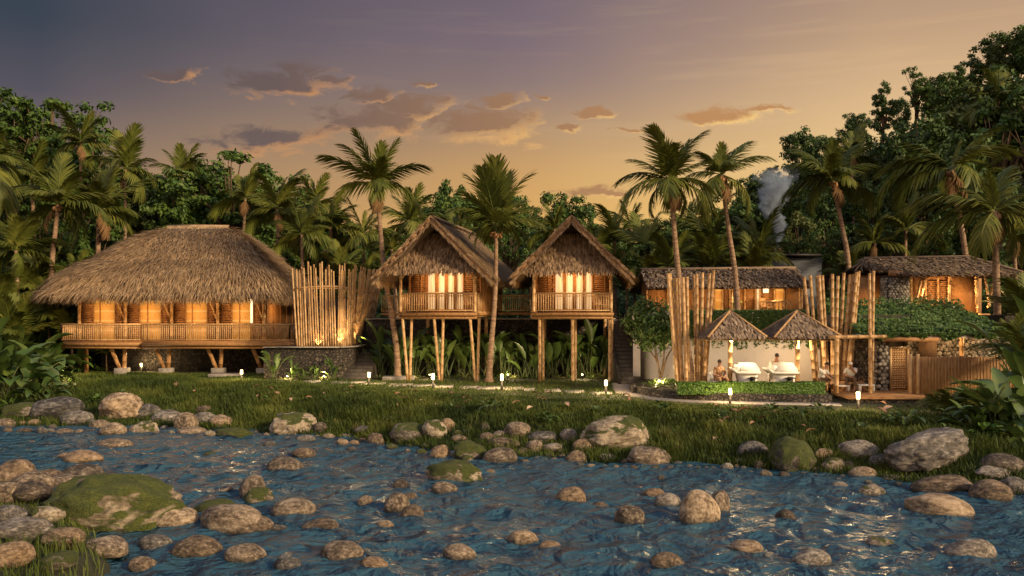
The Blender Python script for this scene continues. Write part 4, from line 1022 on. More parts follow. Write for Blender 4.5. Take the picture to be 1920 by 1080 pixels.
# stairs
def stairs(name, label, pos, n, rise, run, wd, rz=0.0, mat='paving'):
    t = thing(name, label, 'stairs', pos, rz); mb = MB()
    for i in range(n): box(mb, (0, (i + .5) * run, (i + 1) * rise / 2), (wd, run - .004, (i + 1) * rise), bev=.012)
    mb.build('steps', M[mat], t); return t
M['stairstone'] = pmat('dark_stair_stone', [(.055, .044, .034), (.12, .10, .08)], (1, 1, 1), 5, .9, .4)
sx0 = PX(1170, 45.5)
stairs('stone_stairs', 'dark straight stone stairs rising to the terrace beside the white wall', (sx0, 42.6, 0), 17, .19, .4, 1.0, 0, 'stairstone')
for s, lab in ((-1, 'low dark wall along the stairs on the cabin side'), (1, 'low dark wall along the stairs by the cream wall')):
    mb = MB(); a0 = Vector((sx0 + s * .58, 42.7, 0)); L = 6.7
    mb.add([(0, 0, 0), (0, L, 0), (0, L, 3.5), (0, 0, .5 if s < 0 else 2.6), (.14, 0, 0), (.14, L, 0), (.14, L, 3.5), (.14, 0, .5 if s < 0 else 2.6)],
           np.array([[0, 1, 2, 3], [7, 6, 5, 4], [0, 4, 5, 1], [1, 5, 6, 2], [2, 6, 7, 3], [3, 7, 4, 0]]))
    o = mb.build('stair_wall', M['lava'] if s < 0 else M['mortar']); o.location = a0 - Vector((.07, 0, 0)); tag(o, lab, 'wall')
stairs('garden_steps', 'broad low stone steps beside the lava stone plinth wall', (PX(668, 46.6) - .1, 45.9, 0), 12, .17, .42, 1.5, R(-9), 'stairstone')
# ================================================================ spa garden on the right
def prism(mb, pts, z0, z1, r=.5):
    n = len(pts); V = [(x, y, z0) for x, y in pts] + [(x, y, z1) for x, y in pts]
    mb.add(V, [np.array([[i, (i + 1) % n, n + (i + 1) % n, n + i] for i in range(n)]), np.array([[n + i for i in range(n)]])], r)
WA, WB = Vector((PX(1187, 43.3), 43.3, 0)), Vector((PX(1538, 38.4), 38.4, 0))
wd_ = (WB - WA).normalized(); wn_ = Vector((-wd_.y, wd_.x, 0))
if wn_.y < 0: wn_ = -wn_
mb = MB(); prism(mb, [WA.xy, WB.xy, (WB + wn_ * .3).xy, (WA + wn_ * .3).xy], -.1, 3.62)
cw = mb.build('garden_wall', M['plaster']); tag(cw, 'smooth cream plaster garden wall behind the two massage tables', 'wall')
mb = MB(); prism(mb, [(WA + wn_ * .32).xy, (WB + wn_ * .32).xy, (17.5, 38.9), (24.5, 42.4), (26, 49.79), (8.1, 49.79), (WA + wn_ * .32 + Vector((.4, 0, 0))).xy], 0, 3.48)
struct(mb.build('planted_terrace', M['mortar']))

# vine curtain over the wall top
def leaf_mass(name, P_, N_, size, mat, parent=None, r=None, aspect=.5):
    mb = MB(); leaf_quads(mb, P_, N_, size, r, aspect); return mb.build(name, M[mat], parent)
vp, vn, vr = [], [], []
for i in range(620):
    t = rng.random(); 
    if t < .24: continue
    q = WA.lerp(WB, t); L = rng.uniform(.9, 1.5) if rng.random() < .84 else rng.uniform(1.4, 1.9)
    n_ = int(L * 26); z = 3.72 - np.sort(rng.random(n_)) * L; sway = rng.uniform(-.08, .08)
    px_ = q.x + rng.normal(0, .035, n_) + sway * (3.7 - z); py_ = q.y - .06 - rng.random(n_) * .16
    vp.append(np.stack([px_, py_, z], 1)); vn.append(np.stack([rng.normal(0, .5, n_), np.full(n_, -1.0), rng.normal(.3, .4, n_)], 1)); vr.append(np.clip(rng.random(n_) * .5 + rng.random() * .5, 0, 1))
vine = leaf_mass('hanging_vine', np.concatenate(vp), np.concatenate(vn), .12, 'leaf_mid', None, np.concatenate(vr))
tag(vine, 'curtain of trailing green vines hanging over the cream garden wall', 'vine')

# paved path and stepping stones
PTH = [(1169, 719), (1172, 728), (1180, 737), (1215, 746), (1280, 751.5), (1360, 754.5), (1450, 756.5), (1530, 758), (1575, 759)]
cl = [Vector((PX(px, CZ * F / (py - HY)), CZ * F / (py - HY), .03)) for px, py in PTH]
mb = MB(); Vp = []
for i, p in enumerate(cl):
    d = (cl[min(i + 1, len(cl) - 1)] - cl[max(i - 1, 0)]).normalized(); s = Vector((-d.y, d.x, 0)); wv = lerp(.62, .46, i / (len(cl) - 1))
    Vp += [p - s * wv, p + s * wv]
k = len(cl); Vp = np.array(Vp); Vb = Vp - np.array([0, 0, .15])
q = np.arange(k - 1) * 2
mb.add(np.concatenate([Vp, Vb]), [np.stack([q, q + 2, q + 3, q + 1], 1), np.stack([q, q + 2 * k, q + 2 + 2 * k, q + 2], 1), np.stack([q + 1, q + 3, q + 3 + 2 * k, q + 1 + 2 * k], 1)])
struct(mb.build('garden_path', M['paving']))
SL = []
for i, (px, py, wpx) in enumerate([(655, 717.5, 62), (702, 720, 40), (752, 722.5, 44), (796, 723.5, 40), (833, 725.5, 34), (880, 727, 36), (918, 728, 50), (962, 728.5, 40), (992, 731, 22), (1035, 733, 32), (1078, 735, 36), (1128, 738, 40), (585, 716, 30), (540, 714.5, 30)]):
    d = CZ * F / (py - HY); W = wpx * d / F; D = random.uniform(1.0, 1.4)
    mb = MB(); n = 7; pts = []
    for (x, y) in ((-.5, -.5), (.1, -.54), (.5, -.45), (.52, .1), (.45, .5), (-.1, .52), (-.5, .46)): pts.append((x * W + random.uniform(-.05, .05), y * D + random.uniform(-.05, .05) + x * .3))
    prism(mb, pts, -.12, .05); o = mb.build('stepping_stone', M['paving']); o.location = (PX(px, d), d, 0)
    tag(o, None, 'stepping stone', 'stepping stones across the lawn'); SL.append((o, px, 'flat irregular pale stepping stone in the lawn before the huts'))
ordinals(SL)
for (px, py, w_, lab) in ((748, 712, 58, 'concrete slab at the foot of the tall palm by the cabin'), (425, 707, 60, 'flat concrete slab beside the lodge footing')):
    d = CZ * F / (py - HY); mb = MB(); box(mb, (0, 0, .08), (w_ * d / F, 1.0, .24), bev=.03); o = mb.build('concrete_slab', M['concrete']); o.location = (PX(px, d), d, 0); tag(o, lab, 'slab')

# low stone planter with clipped hedge
KB = [(1189, 731), (1194, 738), (1222, 745), (1275, 750), (1350, 752.5), (1450, 754.5), (1560, 756.5)]
kb = [Vector((PX(px, CZ * F / (py - HY)), CZ * F / (py - HY), 0)) for px, py in KB]
mb = MB()
for a, b in zip(kb[:-1], kb[1:]):
    d = (b - a).normalized(); s = Vector((-d.y, d.x, 0)); s = s if s.y > 0 else -s
    prism(mb, [a.xy, b.xy, (b + s * .22).xy, (a + s * .22).xy], -.15, .33)
pc = mb.build('planter_kerb', M['lava']); tag(pc, 'low curved dark stone planter wall around the clipped hedge', 'planter')
mb = MB(); prism(mb, [(p.x + .05, p.y + .12) for p in kb] + [(WB.x, WB.y - .05), (WA.x + .2, WA.y - .1)], -.1, .26); struct(mb.build('planting_bed', pmat('bed_soil', [(.02, .018, .008), (.05, .045, .018)], (1, 1, 1), 5, .95, .5)))
HX0, HX1, HD = PX(1268, 34.9), PX(1541, 34.9), 34.9
N = 11000; hx = rng.uniform(HX0, HX1, N); hy = rng.uniform(-.38, .38, N); hz = rng.random(N)
face = rng.random(N); hz = np.where(face < .45, 1 - rng.random(N) * .12, hz); hy = np.where(face > .55, -.38 + rng.random(N) * .1, hy)
hz = .27 + hz * (.46 + .09 * (vnoise(hx * 3, hy * 3) - .3))
hd = thing('clipped_hedge', 'low clipped green hedge in the dark stone planter', 'hedge', ((HX0 + HX1) / 2, HD, .25)); ho = np.array(hd.location)
mb = MB(); leaf_quads(mb, np.stack([hx, HD + hy, hz], 1) - ho, np.stack([rng.normal(0, .6, N), np.where(face > .55, -1, 0) + rng.normal(0, .4, N), np.where(face < .45, 1, .5) + rng.normal(0, .3, N)], 1), .095, None, .55)
mb.build('foliage', M['leaf_hedge'], hd)
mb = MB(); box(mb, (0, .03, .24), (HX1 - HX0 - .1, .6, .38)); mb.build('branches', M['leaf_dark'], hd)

# bamboo clusters
def cluster(label, d, poles, rad, loc_px):
    o0 = Vector((PX(loc_px[0], d), d, PZ(loc_px[1], d)))
    th = thing('bamboo_cluster', label, 'bamboo poles', o0)
    for i, (tx, ty, bx_, by_) in enumerate(poles):
        dd = d + ((i * 7) % 5 - 2) * .16
        a = P(bx_, by_, dd); b = P(tx, ty, dd + .2)
        a = a + (a - b).normalized() * .35
        mb = MB(); cane(mb, a - o0, b - o0, rad * random.uniform(.85, 1.15), rad * .8, 8, .4); mb.build('pole', M['bamboo'], th, True)
    return th
c4 = lambda L: [(1160 + a / 3.6, 480 + b / 3.6, 1160 + c / 3.6, 480 + d / 3.6) for a, b, c, d in L]
c5 = lambda L: [(1500 + a / 3.376, 460 + b / 3.376, 1500 + c / 3.376, 460 + d / 3.376) for a, b, c, d in L]
cluster('fanned cluster of bamboo poles before the cream wall, left of the massage tables', 37.6, c4([(333, 118, 392, 850), (346, 118, 408, 850), (376, 150, 421, 850), (390, 150, 430, 850), (406, 148, 424, 850), (434, 143, 457, 850), (461, 140, 471, 850), (511, 130, 524, 850), (527, 122, 532, 850), (566, 113, 553, 850), (613, 118, 574, 850), (641, 97, 584, 850)]), .088, (1290, 716))
cluster('fanned cluster of bamboo poles between the right kiosk and the stone wall', 37.4, c5([(25, 200, 92, 850), (65, 190, 112, 850), (105, 195, 150, 850), (120, 188, 160, 850), (141, 190, 176, 850), (205, 182, 206, 860), (240, 195, 222, 860), (278, 175, 246, 860), (318, 186, 268, 860), (341, 183, 284, 866), (359, 172, 300, 866), (373, 163, 312, 866)]), .088, (1560, 728))
pr = cluster('pair of tall slim bamboo poles standing on the right-hand deck', 35.6, c5([(440, 178, 446, 925), (466, 163, 456, 925)]), .075, (1633, 733))
g = thing('bamboo_beam', 'horizontal bamboo beam on one post crossing the tall poles by the deck', 'beam', P(1568, 735, 35.3)); o0 = g.location.copy()
mb = MB(); cane(mb, P(1552, 632, 35.3) - o0, P(1662, 631, 35.3) - o0, .075, .075, 10); mb.build('beam', M['bamboo'], g, True)
mb = MB(); cane(mb, P(1568, 737, 35.3) - o0, P(1569, 633, 35.3) - o0, .1, .095, 10); mb.build('post', M['bamboo'], g, True)

# thatched kiosks on single posts
def kiosk(px, pxa, hw, label):
    d = 36.8; th = thing('kiosk', label, 'kiosk', (PX(pxa, d), d, .25)); z0, za = 2.53 - .25, 3.62 - .25
    mb = MB(); cane(mb, (0, 0, -.05), (0, 0, za - .2), .10, .095, 10); mb.build('post', M['bamboo'], th, True)
    mb = MB(); c = [(-hw, -hw, z0), (hw, -hw, z0), (hw, hw, z0), (-hw, hw, z0)]
    top = [(x, y, z + .02) for x, y, z in c] + [(0, 0, za)]; bot = [(x * .97, y * .97, z - .09) for x, y, z in c] + [(0, 0, za - .16)]
    mb.add(top + bot, [np.array([[0, 1, 4], [1, 2, 4], [2, 3, 4], [3, 0, 4], [6, 5, 9], [7, 6, 9], [8, 7, 9], [5, 8, 9]]), np.array([[5, 6, 1, 0], [6, 7, 2, 1], [7, 8, 3, 2], [8, 5, 0, 3]])])
    rf = mb.build('roof', M['thatch_core'], th)
    mb = MB()
    for a in range(4):
        Mr = np.array(Matrix.Rotation(a * math.pi / 2, 3, 'Z'))
        for row in range(11):
            f = (row + .6) / 11.4; n_ = int(hw * 2 * f * 26) + 3; x = rng.uniform(-1, 1, n_) * hw * f; p = np.stack([x, -hw * f + rng.normal(0, .03, n_), np.full(n_, za - (za - z0) * f + .03)], 1)
            dd = np.stack([rng.normal(0, .22, n_), np.full(n_, -hw), np.full(n_, -(za - z0))], 1); nn = np.tile([0, -(za - z0), hw], (n_, 1))
            strands(mb, p @ Mr.T, dd @ Mr.T, nn @ Mr.T, rng.uniform(.2, .32, n_), .085, .035, .01, None, .45)
    mb.build('palm_leaf_shingle', M['shingle'], rf)
    mb = MB()
    for x, y, z in c: tube(mb, [(x * 1.0, y * 1.0, z + .05), (x * .5, y * .5, (z + za) / 2 + .06), (0, 0, za + .05)], .05, 6)
    mb.build('hip_cane', M['bamboo'], rf, True)
    mb = MB()
    for x, y, z in c: bar(mb, (x * .9, y * .9, z - .05), (0, 0, za - .22), .06)
    for a, b in zip(c, c[1:] + c[:1]): bar(mb, (a[0] * .93, a[1] * .93, z0 - .08), (b[0] * .93, b[1] * .93, z0 - .08), .06)
    mb.build('rafter', M['bamboo'], rf)
    spot('kiosk_lamp', (.18, -.2, z0 - .02), (.3, 1.5, .6), 58, 165, (1, .70, .40), th)
    return th
kiosk(1372, 1369, 1.22, 'smaller thatched kiosk roof on one bamboo post over left massage table')
kiosk(1495, 1495, 1.42, 'wider thatched kiosk roof on one bamboo post over right massage table')

# massage tables
def massage_table(px, s, label):
    d = 36.6; t = thing('massage_table', label, 'massage table', (PX(px, d), d, .25)); t.scale = (s, s, 1.2)
    mb = MB()
    V = []
    for z, x0, x1, y0, y1 in ((0, -.24, .36, -.3, .3), (.62, -.36, .42, -.36, .36)): V += [(x0, y0, z), (x1, y0, z), (x1, y1, z), (x0, y1, z)]
    mb.add(V, np.array([[3, 2, 1, 0], [4, 5, 6, 7], [0, 1, 5, 4], [1, 2, 6, 5], [2, 3, 7, 6], [3, 0, 4, 7]])); mb.build('pedestal', M['white'], t)
    mb = MB(); box(mb, (.21, -.335, .33), (.22, .03, .5)); box(mb, (.2, -.42, .47), (.36, .22, .035)); mb.build('shade_plate_and_shelf', M['metal_dark'], t)  # flat dark plate stands in for shade in an opening, plus a shelf
    mb = MB(); box(mb, (.02, -.05, .66), (1.0, .95, .08), bev=.02); bar(mb, (-.46, -.05, .665), (-.68, -.05, .80), .92, .07); mb.build('top', M['white'], t)
    mb = MB(); V = []
    for z, x0, x1, y0, y1 in ((.705, -.28, .5, -.40, .42), (.80, -.27, .48, -.38, .41), (.985, -.21, .38, -.16, .38)): V += [(x0, y0, z), (x1, y0, z), (x1, y1, z), (x0, y1, z)]
    mb.add(V, np.array([[3, 2, 1, 0], [8, 9, 10, 11], [0, 1, 5, 4], [1, 2, 6, 5], [2, 3, 7, 6], [3, 0, 4, 7], [4, 5, 9, 8], [5, 6, 10, 9], [6, 7, 11, 10], [7, 4, 8, 11]])); mb.build('mattress', M['linen'], t)
    mb = MB(); tube(mb, [(-.36, -.3, .80), (-.36, .34, .80)], .11, 10); mb.build('bolster', M['linen'], t, True)
    mb = MB(); box(mb, (.55, -.36, .20), (.34, .3, .05), bev=.01)
    for x in (.42, .68): box(mb, (x, -.36, .09), (.05, .28, .17))
    mb.build('step', M['white'], t)
    return t
massage_table(1398, 1.0, 'white massage table with mattress under the smaller kiosk roof')
massage_table(1466, 1.1, 'white massage table with person leaning over it under the wider kiosk')

# ---------------------------------------------------------------- people
def skin_obj(name, chains, mat, parent, sub=2):
    """chains: list of lists of (x,y,z,r); points shared between chains (same coordinates) are welded; the first point is the root"""
    me = bpy.data.meshes.new(name); pts, idx, edges, rad = [], {}, [], []
    for ch in chains:
        prev = None
        for (x, y, z, r) in ch:
            k = (round(x, 4), round(y, 4), round(z, 4))
            if k not in idx: idx[k] = len(pts); pts.append((x, y, z)); rad.append(r)
            if prev is not None and prev != idx[k]: edges.append((prev, idx[k]))
            prev = idx[k]
    me.from_pydata(pts, edges, []); o = bpy.data.objects.new(name, me); COL.objects.link(o)
    md = o.modifiers.new('skin', 'SKIN'); md.use_smooth_shade = True
    for i, v in enumerate(me.skin_vertices[0].data): v.radius = (rad[i], rad[i]); v.use_root = (i == 0)
    sb = o.modifiers.new('sub', 'SUBSURF'); sb.levels = sb.render_levels = sub
    dg = bpy.context.evaluated_depsgraph_get(); me2 = bpy.data.meshes.new_from_object(o.evaluated_get(dg))
    bpy.data.objects.remove(o); me2.name = name; me2.materials.clear(); me2.materials.append(mat)
    me2.polygons.foreach_set('use_smooth', np.ones(len(me2.polygons), bool))
    p = bpy.data.objects.new(name, me2); COL.objects.link(p); p.parent = parent; return p
def person(label, loc, rz, J, shirt, pants, hair, sleeve='short', hat=None):
    t = thing('person', label, 'person', loc, rz); j = {k: Vector(v) for k, v in J.items()}
    q = lambda v, r: (v[0], v[1], v[2], r)
    pel, ch, nk, hd = j['pelvis'], j['chest'], j['neck'], j['head']; up = (hd - nk).normalized()
    mid = pel.lerp(ch, .5)
    chains = [[q(pel, .13), q(mid, .115), q(ch, .13), q(nk, .055), q(nk.lerp(hd, .55), .06), q(hd, .088), q(hd + up * .085, .07)]]
    fwd = j['face'].normalized(); side = fwd.cross(up).normalized()
    for s in 'lr':
        sh, el, ha = j['sh' + s], j['el' + s], j['ha' + s]
        fd = (ha - el).normalized(); palm = ha + fd * .05
        chains.append([q(ch, .13), q(sh, .062), q(sh.lerp(el, .5), .048), q(el, .04), q(el.lerp(ha, .5), .036), q(ha, .026), q(palm, .036)])
        hs = fd.cross(Vector((0, 0, 1))); hs = hs.normalized() if hs.length > .1 else Vector((1, 0, 0)); hn = hs.cross(fd)
        for i, (o_, l_) in enumerate(((-.027, .062), (-.009, .074), (.009, .07), (.026, .055))):
            b0 = palm + hs * o_ + fd * .03
            chains.append([q(palm, .036), q(b0, .0105), q(b0 + fd * l_ * .5 - hn * .006, .0095), q(b0 + fd * l_ - hn * .028, .008)])
        ts = -1 if s == 'l' else 1
        chains.append([q(palm, .036), q(palm + hs * (.045 * ts) + fd * .0, .012), q(palm + hs * (.06 * ts) + fd * .035, .01)])
        hp, kn, an = j['hip' + s], j['kn' + s], j['an' + s]; ft = j.get('ft' + s, an + fwd * .15 - Vector((0, 0, .045)))
        chains.append([q(pel, .13), q(hp, .10), q(hp.lerp(kn, .5), .085), q(kn, .06), q(kn.lerp(an, .4), .055), q(an, .036), q(an.lerp(ft, .45) - Vector((0, 0, .01)), .034), q(ft, .022)])
    body = skin_obj('body', chains, M['skin'], t)
    # shirt over torso and upper arms
    cs = [[q(pel + (ch - pel) * .02, .150), q(mid, .140), q(ch, .152), q(ch.lerp(nk, .6), .075)]]
    for s in 'lr':
        sh, el, ha = j['sh' + s], j['el' + s], j['ha' + s]
        e_ = sh.lerp(el, .75) if sleeve == 'short' else el.lerp(ha, .85)
        c_ = [q(ch, .152), q(sh, .082), q(sh.lerp(el, .5), .066), q(e_, .064)] if sleeve == 'short' else [q(ch, .152), q(sh, .08), q(el, .056), q(e_, .042)]
        cs.append(c_)
    skin_obj('shirt', cs, shirt, t)
    ps = []
    for s in 'lr':
        hp, kn, an = j['hip' + s], j['kn' + s], j['an' + s]; ps.append([q(pel, .152), q(hp, .118), q(hp.lerp(kn, .5), .10), q(kn, .078), q(kn.lerp(an, .75), .064)])
    skin_obj('trousers', ps, pants, t)
    # hair, eyes, nose, mouth, ears
    B = Matrix((side, fwd, up)).transposed(); Bn = np.array(B)
    mb = MB(); hc = hd + up * .045 - fwd * .018; ellipsoid(mb, hc, (.092, .104, .092), 14, 10, M=Bn)
    hr = mb.build('hair', M['hair'] if hat is None else hat, t, True)
    mb = MB()
    for s in (-1, 1): ellipsoid(mb, hd + side * (s * .034) + fwd * .083 + up * .012, (.012, .008, .007), 8, 6, M=Bn)
    mb.build('eyes', M['hair'], t, True)
    mb = MB(); ellipsoid(mb, hd + fwd * .094 - up * .018, (.013, .02, .022), 8, 6, M=Bn); ellipsoid(mb, hd + side * .09 - up * .005, (.012, .022, .03), 8, 6, M=Bn); ellipsoid(mb, hd - side * .09 - up * .005, (.012, .022, .03), 8, 6, M=Bn)
    mb.build('nose_and_ears', M['skin'], body, True)
    mb = MB(); ellipsoid(mb, hd + fwd * .082 - up * .052, (.026, .008, .007), 8, 6, M=Bn); mb.build('mouth', pmat('lips', [(.22, .08, .06)], bump=0), body, True)
    return t
M['shirt_pattern'] = pmat('patterned_shirt', [(.15, .065, .03), (.34, .17, .08), (.52, .36, .2)], (1, 1, 1), 16, .9, .1, contrast=(.42, .58))
SIT = dict(pelvis=(0, 0, .52), chest=(0, -.04, .90), neck=(0, -.05, 1.04), head=(0, -.08, 1.20), face=(0, -1, -.12), shl=(-.19, -.03, .95), shr=(.19, -.03, .95), ell=(-.28, -.1, .68), elr=(.28, -.1, .68),
           hal=(-.09, -.33, .62), har=(.09, -.35, .60), hipl=(-.10, -.04, .50), hipr=(.10, -.04, .50), knl=(-.17, -.46, .52), knr=(.17, -.46, .52), anl=(-.16, -.46, .09), anr=(.16, -.44, .09))
p1 = P(1348, 720, 36.7); p1.z = .25
person('person with black hair in a patterned shirt seated left of the massage tables', p1, .2, SIT, M['shirt_pattern'], M['shirt_pattern'], None)
ck = thing('garden_chair', 'pale wicker tub chair under the person in a patterned shirt', 'chair', p1 + Vector((.0, .05, 0)), .2)
mb = MB(); box(mb, (0, .02, .37), (.56, .5, .07), bev=.02); mb.build('seat', M['white'], ck)
mb = MB(); 
for a in np.linspace(-2.0, 2.0, 15): bar(mb, (math.sin(a) * .33, .06 + math.cos(a) * .27, .32), (math.sin(a) * .37, .08 + math.cos(a) * .31, .82 - .16 * abs(a) / 2), .055, .03)
mb.build('backrest', M['white'], ck)
for x in (-.22, .22):
    for y in (-.18, .22):
        mb = MB(); tube(mb, [(x, y, 0), (x * .95, y * .95, .36)], .025, 6); mb.build('leg', M['white'], ck)
LEAN = dict(pelvis=(0, .15, .62), chest=(.08, -.08, .93), neck=(.10, -.17, 1.04), head=(.08, -.26, 1.17), face=(-.1, -1, -.45), shl=(-.12, -.08, .96), shr=(.27, -.1, .95), ell=(-.24, -.26, .80), elr=(.44, -.28, .80),
            hal=(-.12, -.48, .78), har=(.26, -.50, .78), hipl=(-.10, .14, .60), hipr=(.10, .14, .60), knl=(-.16, -.14, .48), knr=(.16, -.14, .48), anl=(-.14, .10, .09), anr=(.14, .10, .09))
p2 = P(1450, 720, 37.3); p2.z = .47
LEAN = {k: (v[0], v[1], v[2] * (1.05 if k not in ('anl', 'anr') else 1)) for k, v in LEAN.items()}
person('person in a white shirt leaning over the right massage table', p2, 0, LEAN, M['shirt_white'], M['shirt_white'], None, 'long')
st_ = thing('stool', 'white stool behind the right massage table', 'stool', Vector((p2.x, p2.y + .2, .25)))
mb = MB(); box(mb, (0, 0, .72), (.4, .36, .06), bev=.02); mb.build('seat', M['white'], st_)
for x in (-.15, .15):
    mb = MB(); box(mb, (x, 0, .345), (.05, .3, .69)); mb.build('leg', M['white'], st_)
LOUNGE = dict(pelvis=(0, 0, .46), chest=(.10, -.04, .82), neck=(.16, -.06, .96), head=(.22, -.09, 1.10), face=(.65, -.75, -.15), shl=(-.05, -.12, .88), shr=(.22, .10, .87), ell=(.14, -.32, .64), elr=(.42, -.02, .64),
              hal=(.42, -.34, .46), har=(.56, -.22, .47), hipl=(.03, -.09, .44), hipr=(.05, .08, .44), knl=(.44, -.24, .56), knr=(.46, .02, .56), anl=(.78, -.26, .30), anr=(.80, -.04, .30), ftl=(.93, -.28, .30), ftr=(.95, -.06, .30))
p3 = P(1539, 733, 36.2); p3.z = .27
person('person in a white shirt leaning forward with hands on shins by bamboo poles', p3, 0, LOUNGE, M['shirt_white'], M['trouser'], None)
p4 = P(1594, 735, 36.3); p4.z = .27
THINK = dict(SIT); THINK.update(chest=(.03, -.12, .86), neck=(.03, -.18, .99), head=(.0, -.25, 1.12), face=(-.35, -1, -.25), har=(.05, -.36, 1.0), elr=(.2, -.40, .76), hal=(.05, -.42, .60), shl=(-.16, -.1, .91), shr=(.22, -.1, .91), ell=(-.26, -.2, .66))
person('person with pale headscarf resting chin on hand on the deck', p4, -.35, THINK, M['shirt_white'], M['trouser'], None, 'short', M['shirt_white'])
def stool(label, loc, w_, d_, h_, mat='bamboo'):
    t = thing('bench', label, 'bench', loc)
    mb = MB(); box(mb, (0, 0, h_ - .03), (w_, d_, .06), bev=.015); mb.build('seat', M[mat], t)
    for x in (-w_ / 2 + .04, w_ / 2 - .04):
        mb = MB()
        box(mb, (x, 0, (h_ - .062) / 2), (.045, d_ - .06, h_ - .064))
        mb.build('leg', M[mat], t)
    return t
stool('low bamboo bench under the person with hands on shins', p3 + Vector((-.02, .05, -.0)), .55, .5, .33)
stool('pale low foot bench before the person with hands on shins', p3 + Vector((.84, -.15, 0)), .55, .4, .26, 'white')
stool('low bamboo bench under the person with the headscarf', p4 + Vector((0, .06, 0)), .6, .5, .37)
stool('pale low table in front of the person with the headscarf', p4 + Vector((.42, -.6, 0)), .62, .4, .32, 'white')
hb = thing('handbag', 'tan woven handbag on the bench beside the person with headscarf', 'bag', p4 + Vector((.42, -.1, .0)))
mb = MB(); ellipsoid(mb, (0, 0, .22), (.2, .13, .22), 14, 10); mb.build('bag', M['woven'], hb, True); mb = MB(); tube(mb, [(-.13, 0, .38), (-.08, 0, .56), (.08, 0, .56), (.13, 0, .38)], .014, 6); mb.build('handle', M['wood'], hb, True)

# right-hand deck
mb = MB(); prism(mb, [(PX(1558, 35.9), 35.9), (PX(1590, 33.7), 33.7), (PX(1736, 33.7), 33.7), (PX(1722, 37.4), 37.4), (PX(1560, 37.6), 37.6)], .16, .26)
dkr = mb.build('timber_deck', M['wood']); tag(dkr, 'low timber deck on dark stones in front of the stone wall', 'deck')
mb = MB(); prism(mb, [(PX(1562, 35.8), 35.8), (PX(1591, 33.82), 33.82), (PX(1735, 33.82), 33.82), (PX(1800, 34.6), 34.6), (PX(1722, 37.2), 37.2)], -.15, .155); mb.build('stone_base', M['lava'], dkr)

# round-stone walls: stones bedded as real bumps in a dark wall
def stone_face(mb, o, ux, wid, h, size, nrm, jit=.35, z0=0.0):
    """o: lower left, ux: unit vector along, stones over wid x h"""
    o, ux, nrm = Vector(o), Vector(ux), Vector(nrm); rows = int(h / (size * .82)); 
    for j in range(rows):
        n_ = int(wid / size); off = (j % 2) * .5
        for i in range(n_ + 1):
            x = (i + off + random.uniform(-jit, jit) * .6) * size; z = z0 + (j + .5 + random.uniform(-jit, jit) * .5) * size * .82
            if x < size * .3 or x > wid - size * .25 or z > h - size * .2: continue
            s = size * random.uniform(.36, .58); B_ = Matrix((ux, nrm, Vector((0, 0, 1)))).transposed() @ Matrix.Rotation(random.uniform(-.6, .6), 3, 'Y')
            ellipsoid(mb, o + ux * x + Vector((0, 0, z)) + nrm * .0, (s * random.uniform(.9, 1.25), size * .28, s), 8, 6, random.random(), np.array(B_))
def stone_wall(label, px0, px1, d, z0, z1, size, th=.35, sides=False, name='round_stone_wall'):
    x0, x1 = PX(px0, d), PX(px1, d); t = thing(name, label, 'wall', ((x0 + x1) / 2, d, z0)); hw = (x1 - x0) / 2
    mb = MB(); box(mb, (0, th / 2, (z1 - z0) / 2), (2 * hw, th, z1 - z0)); mb.build('wall_core', M['mortar'], t)
    mb = MB(); stone_face(mb, (-hw, 0, 0), (1, 0, 0), 2 * hw, z1 - z0, size, (0, -1, 0))
    if sides: stone_face(mb, (-hw, th, 0), (0, -1, 0), th, z1 - z0, size, (-1, 0, 0))
    mb.build('stone_facing', M['pebble'], t, True); return t
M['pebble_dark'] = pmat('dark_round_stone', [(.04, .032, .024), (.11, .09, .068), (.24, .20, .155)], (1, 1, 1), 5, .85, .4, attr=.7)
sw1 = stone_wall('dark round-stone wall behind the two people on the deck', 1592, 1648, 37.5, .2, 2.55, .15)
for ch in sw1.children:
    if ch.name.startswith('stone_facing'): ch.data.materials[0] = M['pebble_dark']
stone_wall('pale round-stone pier left of the woven door', 1646, 1668, 36.5, .2, 2.5, .19, .6, True)
bs = stone_wall('warm lit round-stone wall behind the slat fence', 1700, 1900, 38.6, .2, 2.62, .2)
dr = thing('woven_door', 'narrow woven bamboo door beside the pale stone pier', 'door', (PX(1685, 36.7), 36.7, .25))
W_ = 34 * 36.7 / F
mb = MB(); box(mb, (0, 0, .9), (W_ - .1, .05, 1.75)); dp = mb.build('door_leaf', M['woven'], dr)
mb = MB()
for k in range(18):
    for i in range(6): box(mb, (-W_ / 2 + .11 + i * .105 + (k % 2) * .02, -.03, .12 + k * .095), (.085, .03, .06), bev=.008)
mb.build('weave', M['bamboo'], dp)
mb = MB()
for x in (-W_ / 2 + .02, W_ / 2 - .02): box(mb, (x, -.02, .92), (.09, .12, 1.86))
box(mb, (0, -.02, 1.83), (W_ - .14, .12, .09)); mb.build('door_frame', M['bamboo'], dr)
fn = thing('slat_fence', 'long vertical slat timber fence below the planted roof', 'fence', (PX(1706, 35), 35, 0)); fo = fn.location.copy()
x1 = PX(1925, 35.2) - fo.x
mb = MB(); nsl = 72
for i in range(nsl): 
    x = .12 + (x1 - .12) * i / nsl; h_ = 1.76 + random.uniform(-.02, .03)
    box(mb, (x, .02 * (i % 2), h_ / 2), (.058, .06, h_), r=random.random(), bev=.008)
mb.build('slat_panel', M['bamboo_dark'], fn)
mb = MB(); box(mb, (x1 / 2, .07, .85), (x1, .04, 1.6)); mb.build('backing', M['wood'], fn)
for x in (0, .3, 2.0, 3.6):
    mb = MB(); box(mb, (x, -.04 if x < .5 else .1, .94), (.12, .12, 1.9), bev=.015); mb.build('post', M['bamboo'], fn)

